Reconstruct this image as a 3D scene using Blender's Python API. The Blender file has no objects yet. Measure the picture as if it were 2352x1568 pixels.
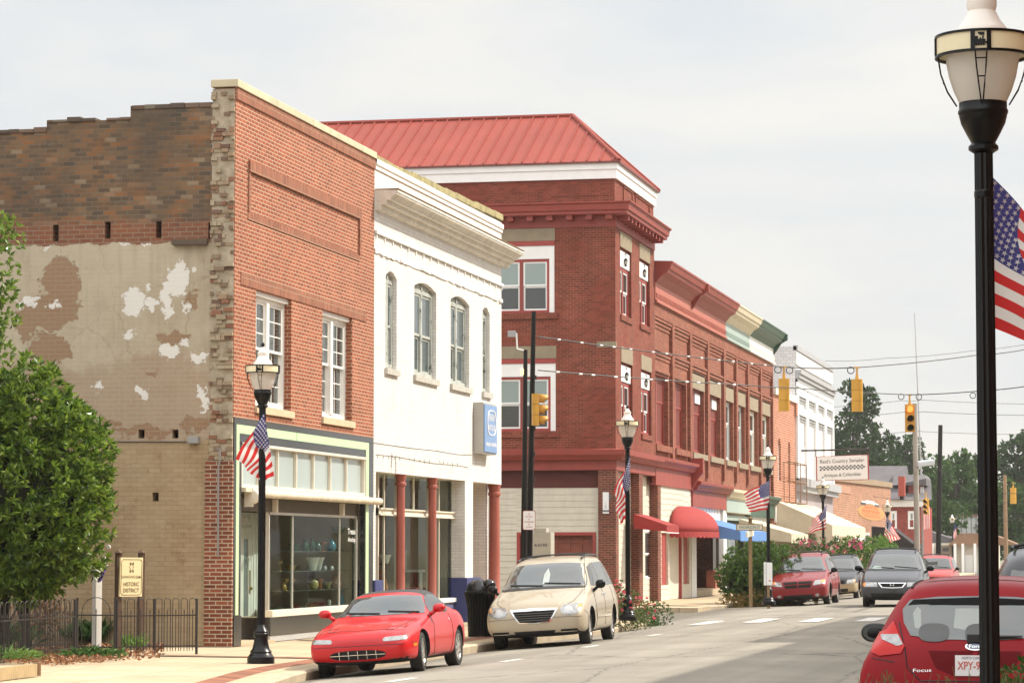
import bpy, bmesh, math, random
from mathutils import Vector, Matrix
from mathutils.bvhtree import BVHTree
rnd = random.Random(7)
SC = bpy.context.scene
COL = SC.collection

# ------------------------------------------------------------------ camera
# street axes: +Y runs along the street away from the viewer, +X right, Z up; metres
EYE = 1.72
FPX, CX, CY, VX, VY = 6500.0, 1176.0, 784.0, 2590.0, 1265.0
PITCH = math.atan2(VY - CY, FPX)
YAW = math.atan2(VX - CX, math.hypot(FPX, VY - CY))
cam = bpy.data.cameras.new('Camera')
camo = bpy.data.objects.new('Camera', cam)
COL.objects.link(camo)
cam.sensor_width = 36
cam.lens = FPX / 2352 * 36
cam.clip_end = 5000
camo.location = (0, 0, EYE)
camo.rotation_euler = (math.pi / 2 + PITCH, 0, YAW)
SC.camera = camo

# ------------------------------------------------------------------ sky, sun, exposure
SUN_EL, SUN_AZ = 46.0, 28.0          # azimuth from +X towards +Y
w = bpy.data.worlds.new('World')
SC.world = w
w.use_nodes = True
nt = w.node_tree
for n in list(nt.nodes): nt.nodes.remove(n)
wo = nt.nodes.new('ShaderNodeOutputWorld')
bg = nt.nodes.new('ShaderNodeBackground'); bg.inputs['Strength'].default_value = 0.1
sky = nt.nodes.new('ShaderNodeTexSky'); sky.sky_type = 'NISHITA'; sky.sun_disc = False
sky.sun_elevation = math.radians(SUN_EL)
sky.sun_rotation = math.radians(90 - SUN_AZ)
sky.air_density = 1.2; sky.dust_density = 3.0
tc = nt.nodes.new('ShaderNodeTexCoord')
mp = nt.nodes.new('ShaderNodeMapping'); mp.inputs['Scale'].default_value = (2.2, 2.2, 9.0)
nz = nt.nodes.new('ShaderNodeTexNoise'); nz.inputs['Scale'].default_value = 2.3; nz.inputs['Detail'].default_value = 6; nz.inputs['Roughness'].default_value = .52
rp = nt.nodes.new('ShaderNodeValToRGB')
rp.color_ramp.elements[0].position = .36; rp.color_ramp.elements[0].color = (6.35, 6.6, 6.85, 1)
rp.color_ramp.elements[1].position = .62; rp.color_ramp.elements[1].color = (7.75, 7.5, 7.1, 1)
mx = nt.nodes.new('ShaderNodeMix'); mx.data_type = 'RGBA'; mx.inputs[0].default_value = .88
nt.links.new(tc.outputs['Generated'], mp.inputs['Vector'])
nt.links.new(mp.outputs[0], nz.inputs['Vector'])
nt.links.new(nz.outputs['Fac'], rp.inputs[0])
nt.links.new(sky.outputs[0], mx.inputs[6]); nt.links.new(rp.outputs[0], mx.inputs[7])
# cloud brightened high up and behind the camera, added fill for shaded faces
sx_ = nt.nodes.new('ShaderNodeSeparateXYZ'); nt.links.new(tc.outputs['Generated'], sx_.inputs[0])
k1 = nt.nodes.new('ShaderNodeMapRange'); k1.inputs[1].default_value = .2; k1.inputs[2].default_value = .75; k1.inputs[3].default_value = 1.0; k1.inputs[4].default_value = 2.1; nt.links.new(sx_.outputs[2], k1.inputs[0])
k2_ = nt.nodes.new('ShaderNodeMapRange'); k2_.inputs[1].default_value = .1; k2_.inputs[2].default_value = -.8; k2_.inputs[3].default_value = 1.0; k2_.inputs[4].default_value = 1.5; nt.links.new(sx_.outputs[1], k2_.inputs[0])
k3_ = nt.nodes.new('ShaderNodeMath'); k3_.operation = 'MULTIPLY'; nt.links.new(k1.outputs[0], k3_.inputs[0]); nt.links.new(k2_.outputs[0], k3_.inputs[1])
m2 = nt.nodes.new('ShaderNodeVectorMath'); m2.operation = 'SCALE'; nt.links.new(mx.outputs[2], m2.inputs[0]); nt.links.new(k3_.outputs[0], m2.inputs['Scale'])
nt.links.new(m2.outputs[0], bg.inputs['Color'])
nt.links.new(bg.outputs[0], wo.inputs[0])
sl = bpy.data.lights.new('Sun', 'SUN'); sl.energy = 4.5; sl.angle = math.radians(.6); sl.color = (1, .93, .82)
so = bpy.data.objects.new('Sun', sl); COL.objects.link(so)
_e, _a = math.radians(SUN_EL), math.radians(SUN_AZ)
SUND = Vector((math.cos(_e) * math.cos(_a), math.cos(_e) * math.sin(_a), math.sin(_e)))
so.rotation_euler = SUND.to_track_quat('Z', 'Y').to_euler()
so.location = (30, 30, 60)
SC.view_settings.view_transform = 'Standard'
SC.view_settings.look = 'None'
SC.view_settings.exposure = 0.36
SC.view_settings.gamma = 1
SC.render.engine = 'CYCLES'
SC.cycles.max_bounces = 8
SC.cycles.transparent_max_bounces = 12

# ------------------------------------------------------------------ measuring helpers
_cp, _sp, _cy, _sy = math.cos(PITCH), math.sin(PITCH), math.cos(YAW), math.sin(YAW)
WV = Vector((-_sy * _cp, _cy * _cp, _sp)); RV = Vector((_cy, _sy, 0)); UV = RV.cross(WV)
CV = Vector((0, 0, EYE))
def ray(x, y): return RV * ((x - CX) / FPX) - UV * ((y - CY) / FPX) + WV
def onX(x, y, X): d = ray(x, y); return CV + d * (X / d.x)
def onY(x, y, Y): d = ray(x, y); return CV + d * (Y / d.y)
def onZ(x, y, Z=0.0): d = ray(x, y); return CV + d * ((Z - EYE) / d.z)
# measuring windows on the photograph: origin and magnification
KW = {'a': (1100, 500, 1.96), 'b': (1100, 1300, 1.96), 'd': (1180, 1480, 3.135), 'e': (2000, 1400, 2.6133),
      'g': (2000, 800, 2.24), 'h': (1550, 350, 2.6133), 'i': (1550, 900, 2.6133), 'j': (1550, 1450, 2.6133),
      'k': (2450, 1400, 2.6133), 'm': (2400, 1000, 2.6133), 'n': (650, 200, 1.96), 'o': (780, 880, 3.136),
      'q': (740, 1350, 4.479), 'r': (740, 1650, 3.267), 's': (1480, 1230, 6.273), 't': (1580, 1560, 5.2275),
      'u': (0, 1700, 3.2942), 'v': (2750, 1480, 3.92), 'x': (0, 200, 1.96), 'y': (0, 1376, 1.96), 'z': (2300, 1500, 3.92), 'D': (0, 0, 1 / 1.38776)}
def px(k, x, y):
    a = KW[k]; return ((a[0] + x / a[2]) / 1.38776, (a[1] + y / a[2]) / 1.38776)
XF = onZ(532, 1484, 0).x                # street front of the old buildings
Y3 = onX(1415, 1265, XF).y              # side wall of the corner building
def fz(k, x, y, off=0.0):
    q = onX(*px(k, x, y), XF + off); return q.y, q.z
def sz(k, x, y, off=0.0):
    q = onY(*px(k, x, y), Y3 - off); return q.x, q.z
def road_z(X):
    if X < -9.5: return -.075 * (-9.5 - X)
    if X < -5.8: return .014 * (X + 9.5)
    return .052 - .02 * (X + 5.8)

# ------------------------------------------------------------------ mesh helpers
class MB:
    def __init__(s): s.v = []; s.f = []; s.m = []; s.mi = 0
    def face(s, pts):
        n = len(s.v); s.v += [tuple(p) for p in pts]; s.f.append(tuple(range(n, n + len(pts)))); s.m.append(s.mi); return s
    def box(s, x0, x1, y0, y1, z0, z1):
        if x0 > x1: x0, x1 = x1, x0
        if y0 > y1: y0, y1 = y1, y0
        if z0 > z1: z0, z1 = z1, z0
        n = len(s.v)
        s.v += [(x, y, z) for z in (z0, z1) for x, y in ((x0, y0), (x1, y0), (x1, y1), (x0, y1))]
        for q in ((3, 2, 1, 0), (4, 5, 6, 7), (0, 1, 5, 4), (1, 2, 6, 5), (2, 3, 7, 6), (3, 0, 4, 7)):
            s.f.append(tuple(n + i for i in q)); s.m.append(s.mi)
        return s
    def obox(s, c, u, v, w_, a, b, d):
        # oriented box: centre c, axes u v w_, half sizes a b d
        c, u, v, w_ = Vector(c), Vector(u).normalized(), Vector(v).normalized(), Vector(w_).normalized(); n = len(s.v)
        s.v += [tuple(c + u * (a * i) + v * (b * j) + w_ * (d * k)) for k in (-1, 1) for i, j in ((-1, -1), (1, -1), (1, 1), (-1, 1))]
        for q in ((3, 2, 1, 0), (4, 5, 6, 7), (0, 1, 5, 4), (1, 2, 6, 5), (2, 3, 7, 6), (3, 0, 4, 7)):
            s.f.append(tuple(n + i for i in q)); s.m.append(s.mi)
        return s
    def prism(s, pts, d):
        # planar polygon pushed along d, closed
        d = Vector(d); n = len(s.v); k = len(pts)
        s.v += [tuple(p) for p in pts] + [tuple(Vector(p) + d) for p in pts]
        s.f.append(tuple(range(n + k - 1, n - 1, -1))); s.f.append(tuple(range(n + k, n + 2 * k))); s.m += [s.mi] * 2
        for i in range(k):
            j = (i + 1) % k; s.f.append((n + i, n + j, n + k + j, n + k + i)); s.m.append(s.mi)
        return s
    def loft(s, rings, cap=True, closed=True):
        n = len(s.v); k = len(rings[0])
        for r in rings: s.v += [tuple(p) for p in r]
        for a in range(len(rings) - 1):
            for i in range(k if closed else k - 1):
                j = (i + 1) % k
                s.f.append((n + a * k + i, n + a * k + j, n + (a + 1) * k + j, n + (a + 1) * k + i)); s.m.append(s.mi)
        if cap and closed:
            s.f.append(tuple(range(n + k - 1, n - 1, -1))); L = n + (len(rings) - 1) * k
            s.f.append(tuple(range(L, L + k))); s.m += [s.mi] * 2
        return s
    def lathe(s, prof, c=(0, 0, 0), n=20, axis='z', cap=True):
        rings = []
        for r, h in prof:
            R = []
            for i in range(n):
                a = 2 * math.pi * i / n; p, q = r * math.cos(a), r * math.sin(a)
                R.append((c[0] + p, c[1] + q, c[2] + h) if axis == 'z' else (c[0] + h, c[1] + p, c[2] + q) if axis == 'x' else (c[0] - p, c[1] + h, c[2] + q))
            rings.append(R)
        return s.loft(rings, cap)
    def tube(s, pts, r, n=6, cap=True):
        pts = [Vector(p) for p in pts]; rings = []
        for i, p in enumerate(pts):
            t = (pts[min(i + 1, len(pts) - 1)] - pts[max(i - 1, 0)]).normalized()
            a = t.cross(Vector((0, 0, 1))) if abs(t.z) < .9 else t.cross(Vector((1, 0, 0)))
            a.normalize(); b = t.cross(a).normalized(); rr = r[i] if isinstance(r, (list, tuple)) else r
            rings.append([p + (a * math.cos(2 * math.pi * k / n) + b * math.sin(2 * math.pi * k / n)) * rr for k in range(n)])
        return s.loft(rings, cap)
    def grid(s, fn, nu, nv, flip=False):
        n = len(s.v)
        for j in range(nv + 1):
            for i in range(nu + 1): s.v.append(tuple(fn(i / nu, j / nv)))
        for j in range(nv):
            for i in range(nu):
                q = (n + j * (nu + 1) + i, n + j * (nu + 1) + i + 1, n + (j + 1) * (nu + 1) + i + 1, n + (j + 1) * (nu + 1) + i)
                s.f.append(q[::-1] if flip else q); s.m.append(s.mi)
        return s
    def frame(s, ax, p0, p1, a0, a1, z0, z1, t, tb=None):
        # rectangular frame; ax 'x' = plane facing X (a is y), ax 'y' = plane facing Y (a is x)
        tb = t if tb is None else tb
        def bx(a, b, c, d):
            s.box(p0, p1, a, b, c, d) if ax == 'x' else s.box(a, b, p0, p1, c, d)
        bx(a0, a0 + t, z0, z1); bx(a1 - t, a1, z0, z1); bx(a0 + t, a1 - t, z1 - t, z1); bx(a0 + t, a1 - t, z0, z0 + tb)
        return s
    def build(s, name, mats, parent=None, smooth=None, local=False, bevel=0, fixn=True):
        me = bpy.data.meshes.new(name)
        root = parent
        while root is not None and root.parent is not None: root = root.parent
        o_ = Vector((0, 0, 0)) if (local or root is None) else root.location
        me.from_pydata([(p[0] - o_.x, p[1] - o_.y, p[2] - o_.z) for p in s.v], [], s.f)
        if not isinstance(mats, (list, tuple)): mats = [mats]
        for m_ in mats: me.materials.append(m_)
        for p, i in zip(me.polygons, s.m): p.material_index = min(i, len(mats) - 1)
        if fixn:
            bm = bmesh.new(); bm.from_mesh(me); bmesh.ops.remove_doubles(bm, verts=bm.verts, dist=1e-5) if smooth is not None else None
            bmesh.ops.recalc_face_normals(bm, faces=bm.faces)
            if bevel: bmesh.ops.bevel(bm, geom=[e for e in bm.edges if len(e.link_faces) == 2 and e.calc_face_angle(0) > .6], offset=bevel, segments=2, affect='EDGES', profile=.6, clamp_overlap=True)
            bm.to_mesh(me); bm.free()
        if smooth is not None:
            me.shade_smooth()
            if smooth > 0:
                try: me.set_sharp_from_angle(angle=math.radians(smooth))
                except Exception: pass
        o = bpy.data.objects.new(name, me); COL.objects.link(o)
        if parent is not None: o.parent = parent
        return o

def tag(o, label=None, cat=None, group=None, kind=None):
    if label: o['label'] = label
    if cat: o['category'] = cat
    if group: o['group'] = group
    if kind: o['kind'] = kind
    return o
def thing(name, label, cat, loc=(0, 0, 0), group=None):
    o = bpy.data.objects.new(name, None); COL.objects.link(o); o.location = loc; o.empty_display_size = .2
    return tag(o, label, cat, group)
def struct(mb, name, mats, **k): return tag(mb.build(name, mats, **k), kind='structure')
KIDS = {}
def copy_tree(o, parent=None):
    c = o.copy(); COL.objects.link(c)
    if parent is not None: c.parent = parent; c.matrix_parent_inverse = o.matrix_parent_inverse
    for ch in [q for q in COL.objects if q.parent == o]: copy_tree(ch, c)
    return c
def lerp(a, b, t): return a + (b - a) * t
def text(name, body, org, u, v, W_, H_, m_, parent=None, bold=0.0, depth=.002, label=None, local=False, align='fit'):
    # lettering: org = lower left corner, u / v = reading direction and up, W_ x H_ metres
    cu = bpy.data.curves.new('t', 'FONT'); cu.body = body; cu.offset = bold; cu.align_x = 'CENTER'; cu.resolution_u = 3
    to = bpy.data.objects.new('t', cu); COL.objects.link(to)
    dg = bpy.context.evaluated_depsgraph_get(); dg.update()
    me = bpy.data.meshes.new_from_object(to.evaluated_get(dg)); COL.objects.unlink(to); bpy.data.objects.remove(to); bpy.data.curves.remove(cu)
    xs = [q.co.x for q in me.vertices]; ys = [q.co.y for q in me.vertices]
    x0, x1, y0, y1 = min(xs), max(xs), min(ys), max(ys)
    org, u, v = Vector(org), Vector(u).normalized(), Vector(v).normalized(); nn = u.cross(v)
    mb = MB()
    mb.v = [tuple(org + u * ((q.co.x - x0) / (x1 - x0) * W_) + v * ((q.co.y - y0) / (y1 - y0) * H_) + nn * depth) for q in me.vertices]
    mb.f = [tuple(p.vertices) for p in me.polygons]; mb.m = [0] * len(mb.f)
    bpy.data.meshes.remove(me)
    return mb.build(name, m_, parent, local=local, fixn=False)

# ------------------------------------------------------------------ materials
MATS = {}
def N(nt_, kind, **k):
    n = nt_.nodes.new('ShaderNode' + kind)
    for a, b in k.items(): setattr(n, a, b)
    return n
def mixc(nt_, fac, a, b, mode='MIX'):
    m_ = N(nt_, 'Mix', data_type='RGBA', blend_type=mode)
    for s_, v_ in ((0, fac), (6, a), (7, b)):
        if isinstance(v_, (int, float)): m_.inputs[s_].default_value = v_
        elif isinstance(v_, tuple): m_.inputs[s_].default_value = (*v_[:3], 1)
        else: nt_.links.new(v_, m_.inputs[s_])
    return m_.outputs[2]
def mth(nt_, op, a, b=None, c=None, clamp=False):
    m_ = N(nt_, 'Math', operation=op, use_clamp=clamp)
    for i, v_ in enumerate((a, b, c)):
        if v_ is None: continue
        if isinstance(v_, (int, float)): m_.inputs[i].default_value = v_
        else: nt_.links.new(v_, m_.inputs[i])
    return m_.outputs[0]
def noise(nt_, vec, scale, detail=4, rough=.55):
    n = N(nt_, 'TexNoise'); n.inputs['Scale'].default_value = scale; n.inputs['Detail'].default_value = detail; n.inputs['Roughness'].default_value = rough
    if vec is not None: nt_.links.new(vec, n.inputs['Vector'])
    return n.outputs['Fac']
def ramp(nt_, v_, stops):
    r = N(nt_, 'ValToRGB'); e = r.color_ramp.elements
    while len(e) < len(stops): e.new(.5)
    for q, (p, c) in zip(e, stops):
        q.position = p; q.color = (*c, 1) if isinstance(c, tuple) else (c, c, c, 1)
    nt_.links.new(v_, r.inputs[0]); return r.outputs[0]
def newmat(name):
    m_ = bpy.data.materials.new(name); m_.use_nodes = True; nt_ = m_.node_tree
    return m_, nt_, nt_.nodes['Principled BSDF']
def setc(nt_, p, c):
    if isinstance(c, tuple): p.inputs['Base Color'].default_value = (*c[:3], 1)
    else: nt_.links.new(c, p.inputs['Base Color'])
def wpos(nt_): return N(nt_, 'NewGeometry').outputs['Position']
def mat(name, c, rough=.6, metal=0, var=.12, vs=3.0, bump=0, bs=40, coat=0, spec=.5, streak=0, ior=None, emit=None):
    if name in MATS: return MATS[name]
    m_, nt_, p = newmat(name)
    p.inputs['Roughness'].default_value = rough; p.inputs['Metallic'].default_value = metal
    p.inputs['Specular IOR Level'].default_value = spec; p.inputs['Coat Weight'].default_value = coat; p.inputs['Coat Roughness'].default_value = .04
    if ior: p.inputs['IOR'].default_value = ior
    pos = N(nt_, 'TexCoord').outputs['Object']
    if var:
        f = noise(nt_, pos, vs, 6, .62)
        k = ramp(nt_, f, [(.25, 1 - var), (.75, 1 + var * .6)])
        col = mixc(nt_, 1.0, tuple(c), k, 'MULTIPLY')
        if streak:
            mpn = N(nt_, 'Mapping'); mpn.inputs['Scale'].default_value = (5, 5, .5); nt_.links.new(pos, mpn.inputs['Vector'])
            f2 = ramp(nt_, noise(nt_, mpn.outputs[0], 1.6, 5, .6), [(.5, 0.0), (.72, 1.0)])
            col = mixc(nt_, mth(nt_, 'MULTIPLY', f2, streak), col, tuple(x * .45 for x in c))
        setc(nt_, p, col)
    else: setc(nt_, p, tuple(c))
    if emit: p.inputs['Emission Color'].default_value = (*emit[0], 1); p.inputs['Emission Strength'].default_value = emit[1]
    if bump:
        b = N(nt_, 'Bump'); b.inputs['Strength'].default_value = bump; b.inputs['Distance'].default_value = .01
        nt_.links.new(noise(nt_, pos, bs, 5, .6), b.inputs['Height']); nt_.links.new(b.outputs[0], p.inputs['Normal'])
    MATS[name] = m_; return m_
def wallvec(nt_):
    # runs along whichever wall it is on: (x + y, z)
    s_ = N(nt_, 'SeparateXYZ'); nt_.links.new(wpos(nt_), s_.inputs[0])
    c_ = N(nt_, 'CombineXYZ'); nt_.links.new(mth(nt_, 'ADD', s_.outputs[0], s_.outputs[1]), c_.inputs[0]); nt_.links.new(s_.outputs[2], c_.inputs[1])
    return c_.outputs[0], s_
def perbrick(nt_, vec, bw, rh, off, stops):
    # a random value for every single brick
    s_ = N(nt_, 'SeparateXYZ'); nt_.links.new(vec, s_.inputs[0]); row = mth(nt_, 'FLOOR', mth(nt_, 'DIVIDE', s_.outputs[1], rh))
    sh_ = mth(nt_, 'MULTIPLY', mth(nt_, 'SUBTRACT', 1.0, mth(nt_, 'FLOORED_MODULO', row, 2.0)), off)
    c_ = N(nt_, 'CombineXYZ'); nt_.links.new(mth(nt_, 'FLOOR', mth(nt_, 'ADD', mth(nt_, 'DIVIDE', s_.outputs[0], bw), sh_)), c_.inputs[0]); nt_.links.new(row, c_.inputs[1])
    wn = N(nt_, 'TexWhiteNoise', noise_dimensions='2D'); nt_.links.new(c_.outputs[0], wn.inputs['Vector']); return ramp(nt_, wn.outputs['Value'], stops)
def brickmat(name, c1, c2, mortar, bw=.22, rh=.0745, ms=.007, var=.25, bump=.35, rough=.85, painted=None, pf=0.0, off=.5, dark=None, ps=1.1, mvar=0, pb=.28, streak=0):
    # c1, c2: brick colours; painted: a coat of paint over the bricks worn away by amount pf
    if name in MATS: return MATS[name]
    m_, nt_, p = newmat(name); vec, sep = wallvec(nt_)
    b = N(nt_, 'TexBrick', offset=off); nt_.links.new(vec, b.inputs['Vector'])
    b.inputs['Scale'].default_value = 1; b.inputs['Brick Width'].default_value = bw; b.inputs['Row Height'].default_value = rh
    b.inputs['Mortar Size'].default_value = ms; b.inputs['Mortar Smooth'].default_value = .15; b.inputs['Bias'].default_value = 0
    b.inputs['Color1'].default_value = (*c1, 1); b.inputs['Color2'].default_value = (*c2, 1); b.inputs['Mortar'].default_value = (*mortar, 1)
    f = ramp(nt_, noise(nt_, vec, .9, 8, .65), [(.28, 1 - var), (.72, 1 + var * .5)])
    bc = mixc(nt_, 1.0, b.outputs['Color'], perbrick(nt_, vec, bw, rh, off, [(0, 1 - pb), (.5, 1.0), (.9, 1 + pb * .5), (1, 1 + pb)]), 'MULTIPLY') if pb else b.outputs['Color']
    bc = mixc(nt_, b.outputs['Fac'], bc, mortar)
    col = mixc(nt_, 1.0, bc, f, 'MULTIPLY')
    if streak:
        ms_ = N(nt_, 'Mapping'); ms_.inputs['Scale'].default_value = (4, .35, 1); nt_.links.new(vec, ms_.inputs['Vector'])
        col = mixc(nt_, mth(nt_, 'MULTIPLY', ramp(nt_, noise(nt_, ms_.outputs[0], 1.3, 7, .65), [(.48, 0.0), (.75, 1.0)]), streak), col, tuple(x * .45 for x in c1))
    if mvar:
        # mortar painted over in large areas
        mk = ramp(nt_, noise(nt_, vec, .55, 5, .6), [(.42, 0.0), (.6, 1.0)])
        col = mixc(nt_, mth(nt_, 'MULTIPLY', mth(nt_, 'MULTIPLY', mk, b.outputs['Fac']), mvar), col, c1)
    if painted:
        k = ramp(nt_, noise(nt_, vec, ps, 10, .72), [(pf - .03, 1.0), (pf + .03, 0.0)])
        pc = mixc(nt_, mth(nt_, 'MULTIPLY', b.outputs['Fac'], .22), painted, tuple(x * .62 for x in painted))
        pc = mixc(nt_, 1.0, pc, ramp(nt_, noise(nt_, vec, 2.3, 6, .6), [(.3, .9), (.7, 1.05)]), 'MULTIPLY')
        col = mixc(nt_, k, pc, col)
    if dark:
        # soot and damp: (z0, z1, amount) a stained zone with a torn edge
        n_ = mth(nt_, 'MULTIPLY_ADD', noise(nt_, vec, .7, 6, .6), 2.4, -1.2)
        zz = mth(nt_, 'ADD', sep.outputs[2], n_)
        k = mth(nt_, 'MULTIPLY', ramp(nt_, mth(nt_, 'DIVIDE', mth(nt_, 'SUBTRACT', zz, dark[0]), dark[1] - dark[0]), [(0.0, 0.0), (1.0, 1.0)]), dark[2])
        col = mixc(nt_, k, col, (.05, .043, .035))
    setc(nt_, p, col); p.inputs['Roughness'].default_value = rough; p.inputs['Specular IOR Level'].default_value = .3
    bp = N(nt_, 'Bump'); bp.inputs['Strength'].default_value = bump; bp.inputs['Distance'].default_value = .012
    hh = mth(nt_, 'MULTIPLY_ADD', b.outputs['Fac'], -1.0, mth(nt_, 'MULTIPLY', noise(nt_, vec, 30, 4), .35))
    nt_.links.new(hh, bp.inputs['Height']); nt_.links.new(bp.outputs[0], p.inputs['Normal'])
    MATS[name] = m_; return m_
def islandmat(name, cols, rough=.5, trans=.0, spec=.4):
    # every separate leaf or brick takes its own shade
    if name in MATS: return MATS[name]
    m_, nt_, p = newmat(name); g = N(nt_, 'NewGeometry')
    setc(nt_, p, ramp(nt_, g.outputs['Random Per Island'], [(i / max(1, len(cols) - 1), c) for i, c in enumerate(cols)]))
    p.inputs['Roughness'].default_value = rough; p.inputs['Specular IOR Level'].default_value = spec
    if trans:
        t = N(nt_, 'BsdfTranslucent'); nt_.links.new(p.inputs['Base Color'].links[0].from_socket, t.inputs['Color'])
        s_ = N(nt_, 'MixShader'); s_.inputs[0].default_value = trans
        nt_.links.new(p.outputs[0], s_.inputs[1]); nt_.links.new(t.outputs[0], s_.inputs[2]); nt_.links.new(s_.outputs[0], nt_.nodes['Material Output'].inputs[0])
    MATS[name] = m_; return m_
def glassmat(name, tint=(.8, .85, .83), clear=.6, base=(.05, .055, .055), ior=1.6, rough=.03):
    # window glass: partly clear, partly a dark room, with reflections
    if name in MATS: return MATS[name]
    m_, nt_, p = newmat(name); setc(nt_, p, base); p.inputs['Roughness'].default_value = rough; p.inputs['IOR'].default_value = ior
    if clear:
        tr = N(nt_, 'BsdfTransparent'); tr.inputs[0].default_value = (*tint, 1)
        gl = N(nt_, 'BsdfGlossy'); gl.inputs['Roughness'].default_value = rough; gl.inputs['Color'].default_value = (.9, .92, .92, 1)
        fr_ = N(nt_, 'Fresnel'); fr_.inputs[0].default_value = ior; gb = N(nt_, 'NewGeometry')
        fr = mth(nt_, 'MULTIPLY', fr_.outputs[0], mth(nt_, 'SUBTRACT', 1.0, gb.outputs['Backfacing']))
        a = N(nt_, 'MixShader'); nt_.links.new(fr, a.inputs[0]); nt_.links.new(tr.outputs[0], a.inputs[1]); nt_.links.new(gl.outputs[0], a.inputs[2])
        s_ = N(nt_, 'MixShader'); s_.inputs[0].default_value = clear
        nt_.links.new(p.outputs[0], s_.inputs[1]); nt_.links.new(a.outputs[0], s_.inputs[2]); nt_.links.new(s_.outputs[0], nt_.nodes['Material Output'].inputs[0])
    MATS[name] = m_; return m_
BLACK = mat('black_enamel', (.004, .004, .0045), .3, var=.2, spec=.28)
IRON = mat('rusty_iron', (.03, .022, .018), .55, var=.3)
WHITE = mat('white_paint', (.78, .76, .71), .5, var=.06, streak=.10)
CREAM = mat('cream_paint', (.72, .66, .54), .55, var=.1, streak=.12)
REDP = mat('red_paint', (.26, .045, .03), .55, var=.2, streak=.15)
REDC = mat('red_column_paint', (.36, .10, .07), .5, var=.12)
STONE = mat('tan_stone', (.28, .225, .15), .85, var=.2, bump=.3)
BLUEP = mat('blue_paint', (.035, .045, .16), .5, var=.15)
SLATE = mat('black_panel', (.016, .018, .018), .22, var=.3, spec=.6)
GREENP = mat('mint_paint', (.50, .68, .40), .4, var=.06)
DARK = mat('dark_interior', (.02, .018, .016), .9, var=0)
GLASS = glassmat('shop_glass', clear=1.0, ior=1.1)
WGLASS = glassmat('window_glass', clear=0, base=(.05, .06, .06), ior=1.9, rough=.04)
BLIND = glassmat('blind_glass', clear=0, base=(.26, .30, .28), ior=1.6, rough=.08)
CONC = mat('concrete', (.45, .36, .24), .9, var=.15, bump=.3, vs=1.2)
# ------------------------------------------------------------------ ground, road, pavements
def asphalt():
    m_, nt_, p = newmat('asphalt'); pos = wpos(nt_)
    a = noise(nt_, pos, .35, 6, .6); b = noise(nt_, pos, 45, 3, .7)
    c = ramp(nt_, a, [(.3, (.215, .195, .160)), (.5, (.26, .236, .193)), (.7, (.30, .272, .222))])
    c = mixc(nt_, 1.0, c, ramp(nt_, b, [(.3, .8), (.7, 1.12)]), 'MULTIPLY')
    # long cracks and patched seams
    mp_ = N(nt_, 'Mapping'); mp_.inputs['Scale'].default_value = (.22, .05, 1); mp_.inputs['Rotation'].default_value = (0, 0, .12); nt_.links.new(pos, mp_.inputs['Vector'])
    v_ = N(nt_, 'TexVoronoi', feature='DISTANCE_TO_EDGE'); v_.inputs['Scale'].default_value = 1.6
    dn = N(nt_, 'TexNoise'); dn.inputs['Scale'].default_value = 3; dn.inputs['Detail'].default_value = 5; nt_.links.new(pos, dn.inputs['Vector'])
    vm = N(nt_, 'VectorMath', operation='MULTIPLY_ADD'); nt_.links.new(dn.outputs['Color'], vm.inputs[0]); vm.inputs[1].default_value = (.07, .07, 0); nt_.links.new(mp_.outputs[0], vm.inputs[2])
    nt_.links.new(vm.outputs[0], v_.inputs['Vector'])
    k = ramp(nt_, v_.outputs['Distance'], [(0.0, .7), (.009, 0.0)])
    c = mixc(nt_, k, c, (.07, .062, .052))
    # tyre worn lanes, stains, patches of newer tar
    ml = N(nt_, 'Mapping'); ml.inputs['Scale'].default_value = (1.3, .03, 1); nt_.links.new(pos, ml.inputs['Vector'])
    c = mixc(nt_, 1.0, c, ramp(nt_, noise(nt_, ml.outputs[0], 1.0, 5, .6), [(.35, .84), (.65, 1.08)]), 'MULTIPLY')
    c = mixc(nt_, ramp(nt_, noise(nt_, pos, .9, 9, .7), [(.60, 0.0), (.70, .45)]), c, (.09, .08, .068))
    sx2 = N(nt_, 'SeparateXYZ'); nt_.links.new(pos, sx2.inputs[0])
    gut = ramp(nt_, mth(nt_, 'MULTIPLY_ADD', noise(nt_, pos, 1.5, 6, .65), 1.2, mth(nt_, 'SUBTRACT', -11.75, sx2.outputs[0])), [(0.0, 0.0), (.7, .6)])
    c = mixc(nt_, gut, c, (.085, .07, .052))
    c = mixc(nt_, ramp(nt_, noise(nt_, pos, 6, 4, .6), [(.66, 0.0), (.72, .4)]), c, (.10, .09, .075))
    setc(nt_, p, c); p.inputs['Roughness'].default_value = .9; p.inputs['Specular IOR Level'].default_value = .25
    bp = N(nt_, 'Bump'); bp.inputs['Strength'].default_value = .3; bp.inputs['Distance'].default_value = .01; nt_.links.new(b, bp.inputs['Height']); nt_.links.new(bp.outputs[0], p.inputs['Normal'])
    return m_
ASPH = asphalt()
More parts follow.
